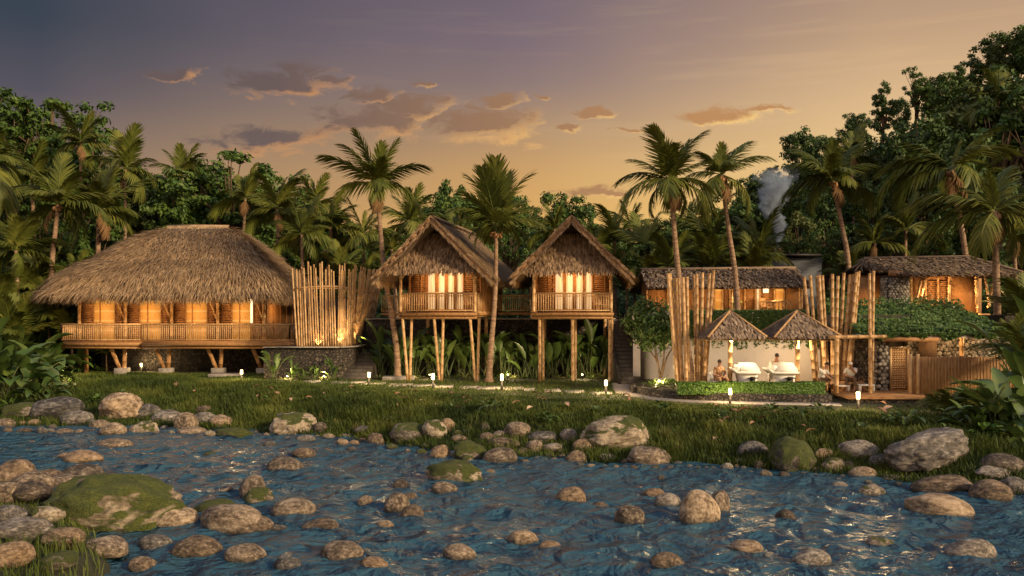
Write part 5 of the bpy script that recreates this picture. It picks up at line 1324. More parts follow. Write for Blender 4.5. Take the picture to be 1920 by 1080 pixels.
# planted roof slab over the lower pavilion
pav = thing('planted_roof', 'sloping roof slab covered with dense green groundcover above the fence', 'green roof', (PX(1740, 36.3), 36.3, 2.55)); po = pav.location.copy()
xl, xr = PX(1604, 36.3) - po.x, PX(1890, 36.3) - po.x
mb = MB(); prism(mb, [(xl, -.1), (xr, -.1), (xr + 1, 6.4), (xl + .9, 6.4)], -.02, .12); mb.build('slab', M['concrete'], pav)
mb = MB(); mb.add([(xl, .0, .1), (xr, .0, .1), (xr + 1, 6.3, 1.18), (xl + .9, 6.3, 1.18), (xl, .0, .125), (xl + .9, 6.3, .125), (xr, 0, .125), (xr + 1, 6.3, .125)], [np.array([[0, 1, 2, 3]]), np.array([[4, 0, 3, 5]]), np.array([[1, 6, 7, 2]])]); mb.build('soil', M['leaf_dark'], pav)
N = 16000; a = rng.random(N); b_ = rng.random(N); xx = lerp(xl, xr, a) + b_ * .9; yy = -.12 + b_ * 6.4; zz = .12 + b_ * 1.08 + rng.random(N) * .26 * (.5 + vnoise(xx * 2, yy * 2)) * (1 + 1.3 * b_ ** 3)
edge = rng.random(N) < .10; yy = np.where(edge, -.14 - rng.random(N) * .08, yy); zz = np.where(edge, .18 - rng.random(N) * .34 * vnoise(xx * 3, yy * 0), zz)
mb = MB(); leaf_quads(mb, np.stack([xx, yy, zz], 1), np.stack([rng.normal(0, .5, N), rng.normal(-.6, .4, N), np.abs(rng.normal(.8, .4, N))], 1), rng.uniform(.10, .2, N), None, .7); mb.build('groundcover', M['leaf_mid'], pav)
mb = MB(); bar(mb, (PX(1655, 36.1) - po.x, -.16, -.1), (PX(1760, 36.1) - po.x, -.16, -.1), .1, .17); mb.build('beam', M['wood'], pav)
mb = MB(); cane(mb, (PX(1803, 37.6) - po.x, 1.3, -2.3), (PX(1803, 37.6) - po.x, 1.3, 0), .09, .09, 8); mb.build('post', M['bamboo'], pav, True)
mb = MB(); box(mb, (PX(1739, 38.3) - po.x, 2.0, -.62), (34 * 38.3 / F, .08, 1.15)); mb.build('timber_panel', M['trouser'], pav)
for px in (1690, 1775, 1830): point('pavilion_lamp', (PX(px, 37.6) - po.x, 1.2, -.2), 11, (1, .62, .28), .06, pav)
# ================================================================ upper houses
def shingled(rf, faces, per_m2=42, L=(.3, .55), w=.085, mat='shingle', name='palm_leaf_shingle'):
    """faces: list of (eaveL, eaveR, ridgeR, ridgeL)"""
    mb = MB()
    for a, b, c, d in faces:
        a, b, c, d = (np.array(v, float) for v in (a, b, c, d)); n = np.cross(b - a, d - a); n = n / np.linalg.norm(n)
        if n[2] < 0: n = -n
        area = np.linalg.norm(np.cross(b - a, d - a)) * .5 + np.linalg.norm(np.cross(c - b, d - b)) * .5
        rows = max(int(np.linalg.norm((d + c - a - b) / 2) / .2), 3); N = int(area * per_m2 / rows)
        for r_ in range(rows + 1):
            f = (r_ + .15) / (rows + .3); k = rng.random(N); p = (a + (b - a) * k[:, None]) * (1 - f) + (d + (c - d) * k[:, None]) * f
            dd = (a + (b - a) * k[:, None]) - (d + (c - d) * k[:, None]); p = p + rng.normal(0, .03, (N, 3)) + n * .03
            strands(mb, p, norm(dd) + rng.normal(0, .16, (N, 3)), np.tile(n, (N, 1)), rng.uniform(*L, N), w, .035, .02, None, .45)
    return mb.build(name, M[mat], rf)
def slab_roof(th, faces, thick=.14, mat='thatch_core', name='roof'):
    mb = MB()
    for f in faces:
        V = [np.array(v, float) for v in f]; W = [v - np.array([0, 0, thick]) for v in V]; n = len(V)
        mb.add(V + W, [np.arange(n)[None], (np.arange(n)[::-1] + n)[None], np.array([[i, n + i, n + (i + 1) % n, (i + 1) % n] for i in range(n)])])
    return mb.build(name, M[mat], th)
# house with long shingle roof above the kiosks
hC = thing('terrace_house', 'long lit bamboo house with a low palm shingle roof above the kiosks', 'house', (PX(1355, 50), 50, 3.5)); O = np.array(hC.location)
L_ = lambda px, py, d: np.array(P(px, py, d)) - O
fr = (L_(1212, 539, 48.2), L_(1524, 536, 48.2), L_(1492, 504, 51.8), L_(1202, 507, 51.8))
bk_ = (fr[1] + [0, 7.2, 0], fr[0] + [0, 7.2, 0], fr[3], fr[2])
rf = slab_roof(hC, [fr, bk_, (fr[1], bk_[0], fr[2])]); shingled(rf, [fr], 60); mb = MB(); tube(mb, [fr[3] + [0, 0, .06], fr[2] + [0, 0, .06]], .09, 8); mb.build('ridge_cap', M['shingle'], rf, True)
xa, xb = PX(1212, 50) - O[0], PX(1505, 50) - O[0]; wt = 2.0
def wall_panel(th, px0, px1, d, z0, z1, mat, name, O, dy=0.0, thk=.06):
    mb = MB(); x0, x1 = PX(px0, d) - O[0], PX(px1, d) - O[0]; box(mb, ((x0 + x1) / 2, d - O[1] + dy, (z0 + z1) / 2), (x1 - x0, thk, z1 - z0)); return mb.build(name, M[mat], th)
for (a, b, mat, nm) in ((1214, 1252, 'woven', 'wall_panel'), (1254, 1262, 'white_glow', 'lit_gap'), (1263, 1300, 'woven', 'wall_panel'), (1302, 1338, 'slatwall', 'wall_panel'), (1340, 1354, 'blind_glow', 'woven_blind'), (1355, 1368, 'slatwall', 'wall_panel'),
                        (1376, 1396, 'woven', 'wall_panel'), (1398, 1416, 'wood', 'wall_panel'), (1418, 1425, 'window_glow', 'window'), (1426, 1452, 'woven', 'wall_panel'), (1453, 1470, 'blind_glow', 'woven_blind'), (1471, 1503, 'woven', 'wall_panel')):
    wall_panel(hC, a, b, 50, 0, wt, mat, nm, O)
wn = wall_panel(hC, 1431, 1441, 49.93, 1.28, 1.62, 'white_glow', 'window', O)
mb = MB()
for px in (1213, 1253, 1262.5, 1301, 1339, 1354.5, 1369, 1397, 1417, 1425.5, 1452.5, 1470.5, 1504): x = PX(px, 49.9) - O[0]; mb = MB(); cane(mb, (x, -.08, 0), (x, -.08, wt), .06, .06, 6); mb.build('wall_post', M['bamboo'], hC, True)
p = wall_panel(hC, 1212, 1505, 50.2, 0, .05, 'wood', 'floor', O, 1.5, 3.4)
for px in (1300, 1372, 1500): mb = MB(); x = PX(px, 48.7) - O[0]; cane(mb, (x, -1.3, 0), (x, -1.3, 1.62), .07, .07, 8); mb.build('post', M['bamboo'], hC, True)
wall_panel(hC, 1203, 1511, 52.9, 0, wt, 'woven', 'rear_wall', O)
mb = MB(); x0, x1 = PX(1425, 48.6) - O[0], PX(1484, 48.6) - O[0]
for i in range(17):
    x = lerp(x0, x1, i / 16); bar(mb, (x, -1.4, .03), (x + (.12 if i % 2 else -.1), -1.4, .72), .04)
rl = mb.build('railing', M['bamboo'], hC); mb = MB(); tube(mb, [(x0, -1.4, .75), (x1, -1.4, .75)], .045, 8); mb.build('handrail', M['bamboo'], rl, True)
for px in (1240, 1320, 1390, 1450): point('eave_lamp', (PX(px, 49.0) - O[0], -1.35, 1.05), 17, (1, .60, .26), .08, hC)
chair(Vector((PX(1438, 49.2), 49.2, 3.53)), .6, 'dark chair on the terrace house veranda behind twig railing'); 
pp = thing('potted_plant', 'small bright green potted plant before the terrace house wall', 'plant', P(1378, 586, 48.9)); pp.location.z = 3.5
mb = MB(); tube(mb, [(0, 0, 0), (0, 0, .3)], [.12, .17], 10); mb.build('pot', M['concrete'], pp, True)
N = 160; mb = MB(); leaf_quads(mb, rng.normal(0, .16, (N, 3)) + [0, 0, .62], rng.normal(0, 1, (N, 3)), .15); mb.build('foliage', M['leaf_hedge'], pp)

# house on the right with the round-stone pillar
hD = thing('stone_pillar_house', 'lit bamboo house with a round-stone pillar and hipped shingle roof at right', 'house', (PX(1760, 47.5), 47.5, 3.5)); O = np.array(hD.location)
FL, FR, RR_, RL_, BL = L_(1692, 514, 46.3), L_(1917, 513, 46.3), L_(1817, 483, 50), L_(1620, 486, 50), L_(1603, 499, 50.5)
FL2 = L_(1664, 507, 47.4)
rf = slab_roof(hD, [(FL, FR, RR_, RL_), (BL, FL2, FL, RL_), (FR, FR + [0.3, 6, .1], RR_), (FR + [0.3, 6, .1], BL + [.4, 4, -.4], RL_, RR_)])
shingled(rf, [(FL, FR, RR_, RL_), (BL, FL, RL_ + [.05, 0, 0], RL_)], 60)
mb = MB(); tube(mb, [RL_ + [0, 0, .06], RR_ + [0, 0, .06], FR + [0, 0, .08]], .08, 8); mb.build('ridge_cap', M['shingle'], rf, True)
wall_panel(hD, 1604, 1662, 49.3, 0, 2.15, 'woven', 'wall_panel', O)
wall_panel(hD, 1706, 1733, 48, 0, 2.3, 'woven', 'wall_panel', O)
for a, b in ((1735, 1756), (1758, 1776)):
    p = wall_panel(hD, a, b, 48, 0, 1.95, 'slatwall', 'louvre_door', O); mb = MB()
    for k in range(17): box(mb, ((PX(a, 48) + PX(b, 48)) / 2 - O[0], .44, .1 + k * .11), ((b - a) * 48 / F - .08, .05, .06), rx=.5)
    mb.build('slat_rack', M['wood'], p)
wall_panel(hD, 1779, 1831, 48, 0, 2.15, 'woven', 'wall_panel', O); wall_panel(hD, 1733, 1779, 48.02, 1.97, 2.3, 'wood', 'lintel', O)
wall_panel(hD, 1606, 1840, 52, 0, 2.4, 'woven', 'rear_wall', O)
wall_panel(hD, 1690, 1842, 47.9, -.05, .06, 'wood', 'floor', O, .7, 3.0)
mb = MB(); tube(mb, [(PX(1737, 48) - O[0] + .75 * (1 - math.cos(a)) * .95, .44, 1.95 + .26 * math.sin(a)) for a in np.linspace(0, math.pi, 9)], .05, 6); mb.build('arch_trim', M['wood'], hD, True)
mb = MB()
for px in (1707, 1734, 1757, 1777.5, 1831): x = PX(px, 47.95) - O[0]; mb = MB(); cane(mb, (x, .36, 0), (x, .36, 2.2), .065, .065, 6); mb.build('wall_post', M['bamboo'], hD, True)
for (a, b) in (((1714, 580), (1729, 517)), ((1722, 580), (1736, 519)), ((1779, 578), (1781, 516)), ((1852, 578), (1866, 516)), ((1856, 578), (1846, 514)), ((1831, 578), (1830, 516))):
    mb = MB(); cane(mb, L_(*a, 47.0), L_(*b, 47.0), .07, .07, 8); mb.build('post', M['bamboo'], hD, True)
wp = wall_panel(hD, 1787, 1792, 47.6, .02, .55, 'white_glow', 'floor_lantern', O)
mb = MB(); bar(mb, L_(1666, 511, 47), L_(1693, 514, 46.6), .12, .3); mb.build('fascia_board', M['fascia'], hD)
pl = stone_wall('tall pale round-stone pillar of the right-hand house', 1664, 1706, 46.9, 3.45, 5.62, .17, .9, True, 'stone_pillar'); pl.parent = None
for px, pz, w_ in ((1655, .15, 24), (1725, 1.7, 14), (1757, 1.75, 16), (1805, 1.75, 18), (1828, .2, 14)): point('wall_lamp', (PX(px, 47.3) - O[0], -.55 if px > 1700 else .9, pz * .75), w_, (1, .60, .25), .08, hD)

# grey tin kitchen behind with a smoking chimney
tk = thing('tin_shed', 'grey tin kitchen shed half hidden behind the terrace house roof', 'shed', (PX(1500, 60), 60, 1)); O = np.array(tk.location)
xa, xb = PX(1452, 60) - O[0], PX(1541, 60) - O[0]
mb = MB(); box(mb, ((xa + xb) / 2, 2, 3.2), (xb - xa, 4, 6.6)); mb.build('wall', M['tin'], tk)
mb = MB(); mb.add([(xa - .3, -.5, 6.75), (xb - .2, -.5, 6.75), (xb + .15, 4.4, 7.0), (xa - .3, 4.4, 7.0), (xa - .3, -.5, 6.6), (xb - .2, -.5, 6.6), (xb + .15, 4.4, 6.85), (xa - .3, 4.4, 6.85)], np.array([[0, 1, 2, 3], [7, 6, 5, 4], [0, 4, 5, 1], [1, 5, 6, 2], [2, 6, 7, 3], [3, 7, 4, 0]])); tr_ = mb.build('roof', M['metal_dark'], tk)
mb = MB(); xg = PX(1474, 60) - O[0]; mb.add([(xg - 1.1, 3, 6.9), (xg + 1.0, 3, 6.9), (xg - .2, 3, 8.3), (xg - 1.1, 4, 6.9), (xg + 1.0, 4, 6.9), (xg - .2, 4, 8.3)], [np.array([[0, 1, 2], [5, 4, 3]]), np.array([[0, 3, 4, 1], [1, 4, 5, 2], [2, 5, 3, 0]])]); mb.build('gable', M['bark'], tr_)
mb = MB(); xc = PX(1457, 60) - O[0]; tube(mb, [(xc, .6, 6.7), (xc, .6, 7.25), (xc, .6, 7.26), (xc, .6, 7.36)], [.13, .13, .2, .2], 10); mb.build('chimney', M['concrete'], tk, True)
ms = bpy.data.materials.new('smoke_volume'); ms.use_nodes = True; nt = NT(ms.node_tree); ms.node_tree.nodes.remove(ms.node_tree.nodes['Principled BSDF'])
pv = nt.n('ShaderNodeVolumePrincipled'); pv.inputs['Color'].default_value = (.60, .71, .86, 1); pv.inputs['Anisotropy'].default_value = .1
oc = nt.coord('Object'); s_ = nt.n('ShaderNodeSeparateXYZ'); nt.l(oc, s_.inputs[0]); X_, Y_, Z_ = s_.outputs
wob = nt.noise(nt.coord('Object', (0, 0, 1)), .55, 2)
cx_ = nt.math('ADD', nt.math('MULTIPLY', nt.math('SUBTRACT', wob, .5), nt.math('MULTIPLY', Z_, .42)), nt.math('MULTIPLY', nt.math('SINE', nt.math('MULTIPLY', Z_, 1.55)), .22))
rr_ = nt.math('MULTIPLY_ADD', Z_, .25, .14)
ddx = nt.math('DIVIDE', nt.math('SUBTRACT', X_, nt.math('MULTIPLY_ADD', Z_, -.05, cx_)), rr_); ddy = nt.math('DIVIDE', Y_, rr_)
q_ = nt.math('SUBTRACT', 1.0, nt.math('SQRT', nt.math('ADD', nt.math('MULTIPLY', ddx, ddx), nt.math('MULTIPLY', ddy, ddy))))
nzs = nt.noise(oc, 1.7, 6, .62, .6)
dn_ = nt.math('MULTIPLY', nt.math('ADD', q_, nt.math('MULTIPLY', nt.math('SUBTRACT', nzs, .52), 2.6)), 2.2, clamp=True)
fade = nt.math('MULTIPLY', nt.math('SUBTRACT', 5.6, Z_), .45, clamp=True)
nt.l(nt.math('MULTIPLY', nt.math('MULTIPLY', dn_, fade), nt.math('DIVIDE', 3.6, nt.math('ADD', rr_, .25))), pv.inputs['Density'])
nt.l(pv.outputs[0], ms.node_tree.nodes['Material Output'].inputs['Volume'])
mb = MB(); box(mb, (0, 0, 2.8), (4.4, 3.2, 5.7)); smk = mb.build('smoke', ms); smk.location = (PX(1457, 60.6), 60.6, 8.3)
tag(smk, 'blue grey smoke drifting up from the tin shed chimney', 'smoke', None, 'stuff')

# ================================================================ bollard lamps and garden spotlights
def bollard(label, px, py, hpx, slab=False):
    p = on_ground(px, py, 26, 56); h = hpx * 1.2 * p.y / F; t = thing('bollard_lamp', label, 'bollard', p, 0, 'bollard lamps along the bank'); r_ = .07
    mb = MB(); tube(mb, [(0, 0, -.05), (0, 0, h * .56)], .05, 12); box(mb, (0, 0, .01), (.2, .2, .03), bev=.008); mb.build('post', M['metal_dark'], t)
    mb = MB(); tube(mb, [(0, 0, h * .565), (0, 0, h * .62), (0, 0, h * .9), (0, 0, h * .955)], [.06, .07, .07, .055], 14); mb.build('lamp_glass', M['bollard_glow'], t, True)
    mb = MB(); tube(mb, [(0, 0, h * .957), (0, 0, h * 1.0)], [.06, .03], 12); mb.build('cap', M['metal_dark'], t)
    point('lamp_light', (.05, -.5, h * .9), 26, (1, .70, .34), .1, t); point('lamp_light', (-.05, .5, h * .9), 16, (1, .70, .34), .1, t)
for a in (('lit bollard lamp on the grass before the left lodge footings', 265, 698, 15), ('lit bollard lamp before the rightmost footing of the lodge', 453, 714, 18), ('lit bollard lamp at the foot of the broad garden steps', 692, 723, 22),
          ('lit bollard lamp before the middle stilts of the nearer-lodge cabin', 812, 729, 25), ('lit bollard lamp between the two stilt cabins', 941, 732, 27), ('lit bollard lamp beside the foot of the dark stone stairs', 1136, 740, 24),
          ('lit bollard lamp in front of the clipped hedge', 1369, 758, 26), ('lit bollard lamp in front of the timber deck', 1609, 769, 30)): bollard(*a)
def uplight(label, px, d, z, power, to=(0, .5, 1.5), glow=True):
    t = thing('garden_spotlight', label, 'spotlight', (PX(px, d), d, z), 0, 'garden spotlights')
    mb = MB(); tube(mb, [(0, 0, 0), (0, 0, .10)], .03, 8); tube(mb, [(0, .0, .10), (0, .05, .22)], [.05, .07], 10); mb.build('housing', M['metal_dark'], t)
    mb = MB(); ellipsoid(mb, (0, .055, .235), (.062, .045, .05), 10, 6); mb.build('lens', M['bollard_glow'], t, True)
    point('spot_light', (0, .02, .42), power, (1, .74, .38), .05, t)
for a in (('garden spotlight glowing among the leaves at the far left', 116, 44.5, .0, 30), ('garden spotlight among strap leaves below the bamboo screen, left', 538, 45.0, .0, 14), ('garden spotlight among strap leaves below the bamboo screen, right', 607, 45.0, .0, 16),
          ('garden spotlight among banana leaves under the nearer-lodge cabin', 806, 46.2, .0, 20), ('garden spotlight among banana leaves beside the leaning palm', 952, 46.2, .0, 22), ('garden spotlight among banana leaves under the cabin by the stairs', 1092, 46.2, .0, 20),
          ('garden spotlight at the foot of the small flowering tree', 1236, 38.4, .26, 34)): uplight(*a)
# ================================================================ leafy garden plants
def bigleaf(mb, base, az, el, stem, L, W, bend, shape='paddle', r=None, mbs=None, n=8, fold=.25):
    """leaf on a stalk: az/el of the stalk, bend = total droop over stalk and blade (radians)"""
    r = random.random() if r is None else r; p = Vector(base); h = Vector((math.cos(az), math.sin(az), 0)); side = Vector((-math.sin(az), math.cos(az), 0)); e = el; pts = [p.copy()]
    for i in range(4):
        d = h * math.cos(e) + Vector((0, 0, 1)) * math.sin(e); p = p + d * stem / 4; pts.append(p.copy()); e -= bend * .08
    tube(mbs if mbs is not None else mb, pts, [.022 * (L + .4), .018 * (L + .4), .014 * (L + .4), .012 * (L + .4), .009 * (L + .4)], 5, r)
    V = []; 
    for i in range(n + 1):
        t = i / n
        if shape == 'paddle': w = W * (math.sin(math.pi * min(max(t * .96 + .02, 0), 1)) ** .62)
        elif shape == 'heart': w = W * (math.sin(math.pi * t ** .62) ** .8 if 0 < t < 1 else (.25 if t == 0 else 0))
        else: w = W * (1 - t) ** .7 * min(1, .55 + t * 2.2)
        d = h * math.cos(e) + Vector((0, 0, 1)) * math.sin(e); nu_ = side.cross(d) * -1
        if i: p = p + d * L / n
        e -= bend * .92 / n * (.5 + t)
        up_ = d.cross(side) * -1
        up_ = side.cross(d); up_ = -up_ if up_.z < 0 else up_
        wav = .03 * W * math.sin(i * 2.2 + r * 9)
        V += [p - side * w / 2 + up_ * (fold * w + wav), p.copy(), p + side * w / 2 + up_ * (fold * w - wav)]
    Fq = []
    for i in range(n):
        for k in (0, 1): a = i * 3 + k; Fq.append([a, a + 1, a + 4, a + 3])
    mb.add(np.array([tuple(v) for v in V]), np.array(Fq), r)
def plant_meshes(kind, seed):
    random.seed(seed); fo, st = MB(), MB()
    if kind == 'banana':
        for i in range(11):
            az = i * 2.4 + random.uniform(-.4, .4); b = (random.uniform(-.2, .2), random.uniform(-.2, .2), 0); hgt = random.uniform(.35, 1.45)
            bigleaf(fo, b, az, random.uniform(1.15, 1.5), hgt, random.uniform(.7, 1.15), random.uniform(.28, .42), random.uniform(.25, 1.5), 'paddle', None, st)
        tube(st, [(0, 0, 0), (.02, 0, .8)], [.05, .03], 6)
    elif kind == 'strap':
        for i in range(22):
            az = i * 2.4; bigleaf(fo, (0, 0, 0), az, random.uniform(.6, 1.4), .12, random.uniform(.6, 1.05), random.uniform(.07, .12), random.uniform(.6, 1.7), 'blade', None, st)
    elif kind == 'alocasia':
        for i in range(12):
            az = i * 2.4 + random.uniform(-.3, .3); bigleaf(fo, (random.uniform(-.12, .12), random.uniform(-.12, .12), 0), az, random.uniform(.75, 1.4), random.uniform(.5, 1.25), random.uniform(.6, .95), random.uniform(.42, .65), random.uniform(.9, 1.7), 'heart', None, st)
    elif kind == 'giant':
        for i in range(13):
            az = i * 2.4 + random.uniform(-.3, .3); bigleaf(fo, (random.uniform(-.1, .1), random.uniform(-.1, .1), 0), az, random.uniform(.5, 1.35), random.uniform(.15, .5), random.uniform(1.0, 1.8), random.uniform(.36, .56), random.uniform(.3, 1.1), 'paddle', None, st, 10)
    elif kind == 'round':
        for i in range(12):
            az = i * 2.4; bigleaf(fo, (random.uniform(-.1, .1), random.uniform(-.1, .1), 0), az, random.uniform(.7, 1.35), random.uniform(.35, .9), random.uniform(.34, .5), random.uniform(.34, .46), random.uniform(.6, 1.3), 'heart', None, st, 6)
    if st.n == 0: tube(st, [(0, 0, 0), (0, 0, .1)], .02, 5)
    return fo.mesh('foliage', True), st.mesh('stems', True)
PMESH = {k: [plant_meshes(k, 100 * i + len(k)) for i in range(3)] for k in ('banana', 'strap', 'alocasia', 'giant', 'round')}
M['stem'] = pmat('green_stem', [(.03, .05, .014), (.09, .10, .035)], (1, 1, 1), 3, .6, .1)
M['variegated'] = pmat('variegated_leaf', [(.06, .10, .02), (.22, .24, .07), (.50, .46, .22)], (1, 1, 1), 3, .5, .0, attr=.5, transl=.2)
PLANTS = []
def plant(kind, px, d, z, s, label, name, cat, group, mat='leaf_big', rz=None, tilt=(0, 0), var=None, x=None):
    fo, st = PMESH[kind][random.randrange(3) if var is None else var]
    t = thing(name, None, cat, (PX(px, d), d, float(terrain(PX(px, d), d)) if z is None else z), random.uniform(0, 6.28) if rz is None else rz, group)
    t.scale = (s, s, s * random.uniform(.92, 1.1)); t.rotation_euler[0], t.rotation_euler[1] = tilt
    a = link('foliage', fo, None, t); b = link('stems', st, M['stem'], t)
    if len(fo.materials) == 0: fo.materials.append(M['leaf_big'])
    a.material_slots[0].link = 'OBJECT'; a.material_slots[0].material = M[mat]
    PLANTS.append((t, px, label)); return t
random.seed(5)
for i in range(25):
    px = 712 + i * 18.2 + random.uniform(-7, 7); d = random.uniform(46.9, 48.3)
    w_ = 'left of the splayed stilts' if px < 750 else 'under the splayed stilt cabin' if px < 900 else 'between the two cabins' if px < 1000 else 'under the cabin by the stairs'
    plant('banana', px, d, 0, random.uniform(1.15, 1.5), f'tall banana plant {w_}', 'banana_plant', 'plant', 'banana plants along the retaining wall')
for i in range(16):
    px = 705 + i * 28.5 + random.uniform(-10, 10)
    plant('strap', px, random.uniform(46.0, 46.5), 0, random.uniform(.45, .7), 'low strap leaved plant in front of the banana row', 'strap_plant', 'plant', 'low plants before the banana row', 'leaf_big' if i % 3 else 'variegated')
for px, d, s, k, mt in ((512, 45.4, 1.0, 'banana', 0), (530, 45.2, .6, 'strap', 1), (548, 45.4, .62, 'banana', 0), (565, 45.3, .8, 'strap', 0), (590, 45.4, .55, 'banana', 0), (605, 45.1, .62, 'strap', 1), (622, 45.3, .72, 'banana', 0), (540, 44.8, .55, 'strap', 1), (574, 45.0, .7, 'alocasia', 0), (633, 45.2, .7, 'strap', 0)):
    plant(k, px, d, 0, s * .85, ('pale variegated strap plant lit below the bamboo screen' if mt else 'leafy green plant in front of the stone plinth wall'), 'garden_plant', 'plant', 'plants below the bamboo screen', 'variegated' if mt else 'leaf_big')
for i in range(34):
    px = 165 + i * 47 + random.uniform(-18, 18)
    if 560 < px < 600: continue
    p = on_ground(px, random.uniform(752, 800) + (px - 900) * .028, 22, 60)
    if p.z < -1.15 or p.y > float(y_bank(p.x)): continue
    k = random.choice(['strap', 'strap', 'alocasia', 'round'])
    plant(k, px, p.y, p.z, random.uniform(.28, .45), {'strap': 'small strap leaved weed', 'alocasia': 'small heart leaved weed', 'round': 'small round leaved weed'}[k] + ' in the bank grass', 'bank_weed', 'plant', 'weeds in the bank grass', random.choice(['leaf_big', 'leaf_mid']))
# left foreground thicket
for px, py, s, k, mt in ((20, 700, 1.5, 'giant', 'leaf_big'), (62, 716, 1.3, 'alocasia', 'leaf_big'), (105, 702, 1.0, 'alocasia', 'leaf_mid'), (0, 735, 1.3, 'giant', 'leaf_big'), (48, 742, 1.1, 'alocasia', 'leaf_big'), (88, 738, 1.0, 'round', 'leaf_big'), (20, 765, .9, 'strap', 'leaf_mid'), (75, 762, .7, 'alocasia', 'leaf_big'),
                         (128, 720, .8, 'strap', 'leaf_mid'), (118, 742, .7, 'round', 'variegated'), (150, 700, .9, 'strap', 'leaf_mid'), (90, 690, 1.2, 'banana', 'leaf_big'), (40, 690, 1.6, 'banana', 'leaf_big'), (130, 690, .9, 'alocasia', 'variegated'), (8, 690, 2.0, 'giant', 'leaf_big'), (165, 690, .8, 'alocasia', 'leaf_big'), (-30, 720, 1.6, 'giant', 'leaf_big'), (185, 697, .6, 'strap', 'leaf_mid'), (-10, 692, 2.2, 'banana', 'leaf_big'), (30, 692, 2.0, 'giant', 'leaf_mid'), (70, 694, 1.8, 'giant', 'leaf_big'), (105, 692, 1.5, 'banana', 'leaf_mid'), (140, 694, 1.1, 'giant', 'leaf_mid'), (10, 750, 1.3, 'alocasia', 'leaf_mid')):
    p = on_ground(px, py, 30, 60); s *= 1.45
    nm = {'giant': 'giant paddle leaved', 'alocasia': 'heart leaved', 'round': 'round leaved', 'strap': 'narrow strap leaved', 'banana': 'tall banana like'}[k]
    plant(k, px, p.y, p.z - .05, s, f'{nm} plant in the thicket at the far left bank', 'broad_leaf_plant', 'plant', 'plants in the left bank thicket', mt)
# right foreground thicket, near the camera
for px, py, s, k, mt in ((1900, 800, 1.35, 'giant', 'leaf_big'), (1862, 815, .95, 'alocasia', 'leaf_big'), (1925, 830, 1.2, 'giant', 'leaf_big'), (1830, 812, .8, 'giant', 'leaf_big'), (1795, 800, .6, 'alocasia', 'leaf_big'), (1850, 828, .72, 'round', 'leaf_hedge'), (1895, 845, .75, 'strap', 'leaf_mid'), (1760, 800, .6, 'strap', 'leaf_mid'), (1805, 825, .6, 'strap', 'leaf_mid'), (1940, 780, 1.6, 'giant', 'leaf_big'), (1780, 815, .45, 'round', 'leaf_big'), (1925, 770, 1.3, 'banana', 'leaf_big'), (1880, 785, 1.2, 'alocasia', 'leaf_big'), (1945, 765, 1.9, 'banana', 'leaf_big'), (1850, 790, 1.0, 'giant', 'leaf_big'), (1820, 795, .8, 'strap', 'leaf_big'), (1870, 840, .9, 'strap', 'leaf_big'), (1830, 838, .7, 'strap', 'leaf_mid'), (1780, 795, .75, 'strap', 'leaf_big'), (1925, 850, .9, 'strap', 'leaf_mid')):
    p = on_ground(px, py, 22, 50)
    nm = {'giant': 'giant paddle leaved', 'alocasia': 'heart leaved', 'round': 'round leaved', 'strap': 'narrow strap leaved', 'banana': 'tall banana like'}[k]
    plant(k, px, p.y, p.z - .05, s * .82 * p.y / 27, f'{nm} plant in the thicket at the right bank', 'broad_leaf_plant', 'plant', 'plants in the right bank thicket', mt)
for px, d, s, k, mt in ((1240, 38.3, .75, 'strap', 'leaf_big'), (1222, 38.6, .6, 'strap', 'leaf_big'), (1233, 37.6, .45, 'strap', 'variegated'), (1262, 37.2, .45, 'round', 'leaf_hedge')):
    plant(k, px, d, .25, s, 'small plant at the foot of the flowering tree' if mt != 'variegated' else 'pale lit plant at the foot of the flowering tree', 'garden_plant', 'plant', 'plants under the flowering tree', mt)

for px, d, s, k in ((1885, 45.5, .9, 'banana'), (1915, 44.8, 1.0, 'banana'), (1905, 43.5, 1.0, 'giant'), (1938, 44.2, 1.2, 'giant'), (1895, 47.0, .9, 'banana'), (1930, 46.5, 1.1, 'banana')):
    plant(k, px, d, 3.45, s, 'big leaved plant on the terrace at the right picture edge', 'broad_leaf_plant', 'plant', 'plants on the right terrace', 'leaf_big')
# flowering tree by the stairs
ft = thing('flowering_tree', 'small bushy tree with pale blossoms beside the stone stairs', 'tree', (PX(1238, 39.6), 39.6, .25)); O = np.array(ft.location)
mb = MB(); L2 = lambda px, py, dy=0: np.array(P(px, py, 39.6 + dy)) - O
for pts in ([L2(1238, 708), L2(1233, 680), L2(1218, 655, -.2), L2(1205, 625, -.2)], [L2(1239, 708), L2(1244, 675, .1), L2(1246, 650), L2(1240, 610, .1)], [L2(1240, 706), L2(1250, 670, -.1), L2(1262, 650), L2(1265, 620)], [L2(1233, 680), L2(1228, 650), L2(1222, 600)]): tube(mb, pts, [.055, .04, .03, .012], 6)
mb.build('trunk', M['bark'], ft, True)
N = 92; cc = rng.normal(0, 1, (N, 3)); cc = norm(cc) * (rng.random((N, 1)) ** .45); ctr = L2(1224, 612); cc = cc * [1.22, .9, 1.08] + ctr
LP = np.repeat(cc, 48, 0) + rng.normal(0, .2, (N * 48, 3))
mb = MB(); leaf_quads(mb, LP, LP - ctr + rng.normal(0, .7, LP.shape) + [0, -.2, .4], rng.uniform(.16, .27, len(LP))); cr = mb.build('crown', M['leaf_dark'], ft)
N = 46; bp = norm(rng.normal(0, 1, (N, 3))) * [1.25, .95, 1.1] * rng.uniform(.7, 1.05, (N, 1)) + ctr; bp = np.repeat(bp, 5, 0) + rng.normal(0, .035, (N * 5, 3))
mb = MB(); leaf_quads(mb, bp, rng.normal(0, 1, bp.shape) + [0, -1, .5], .08, None, .8); mb.build('blossom', M['petal'], cr)

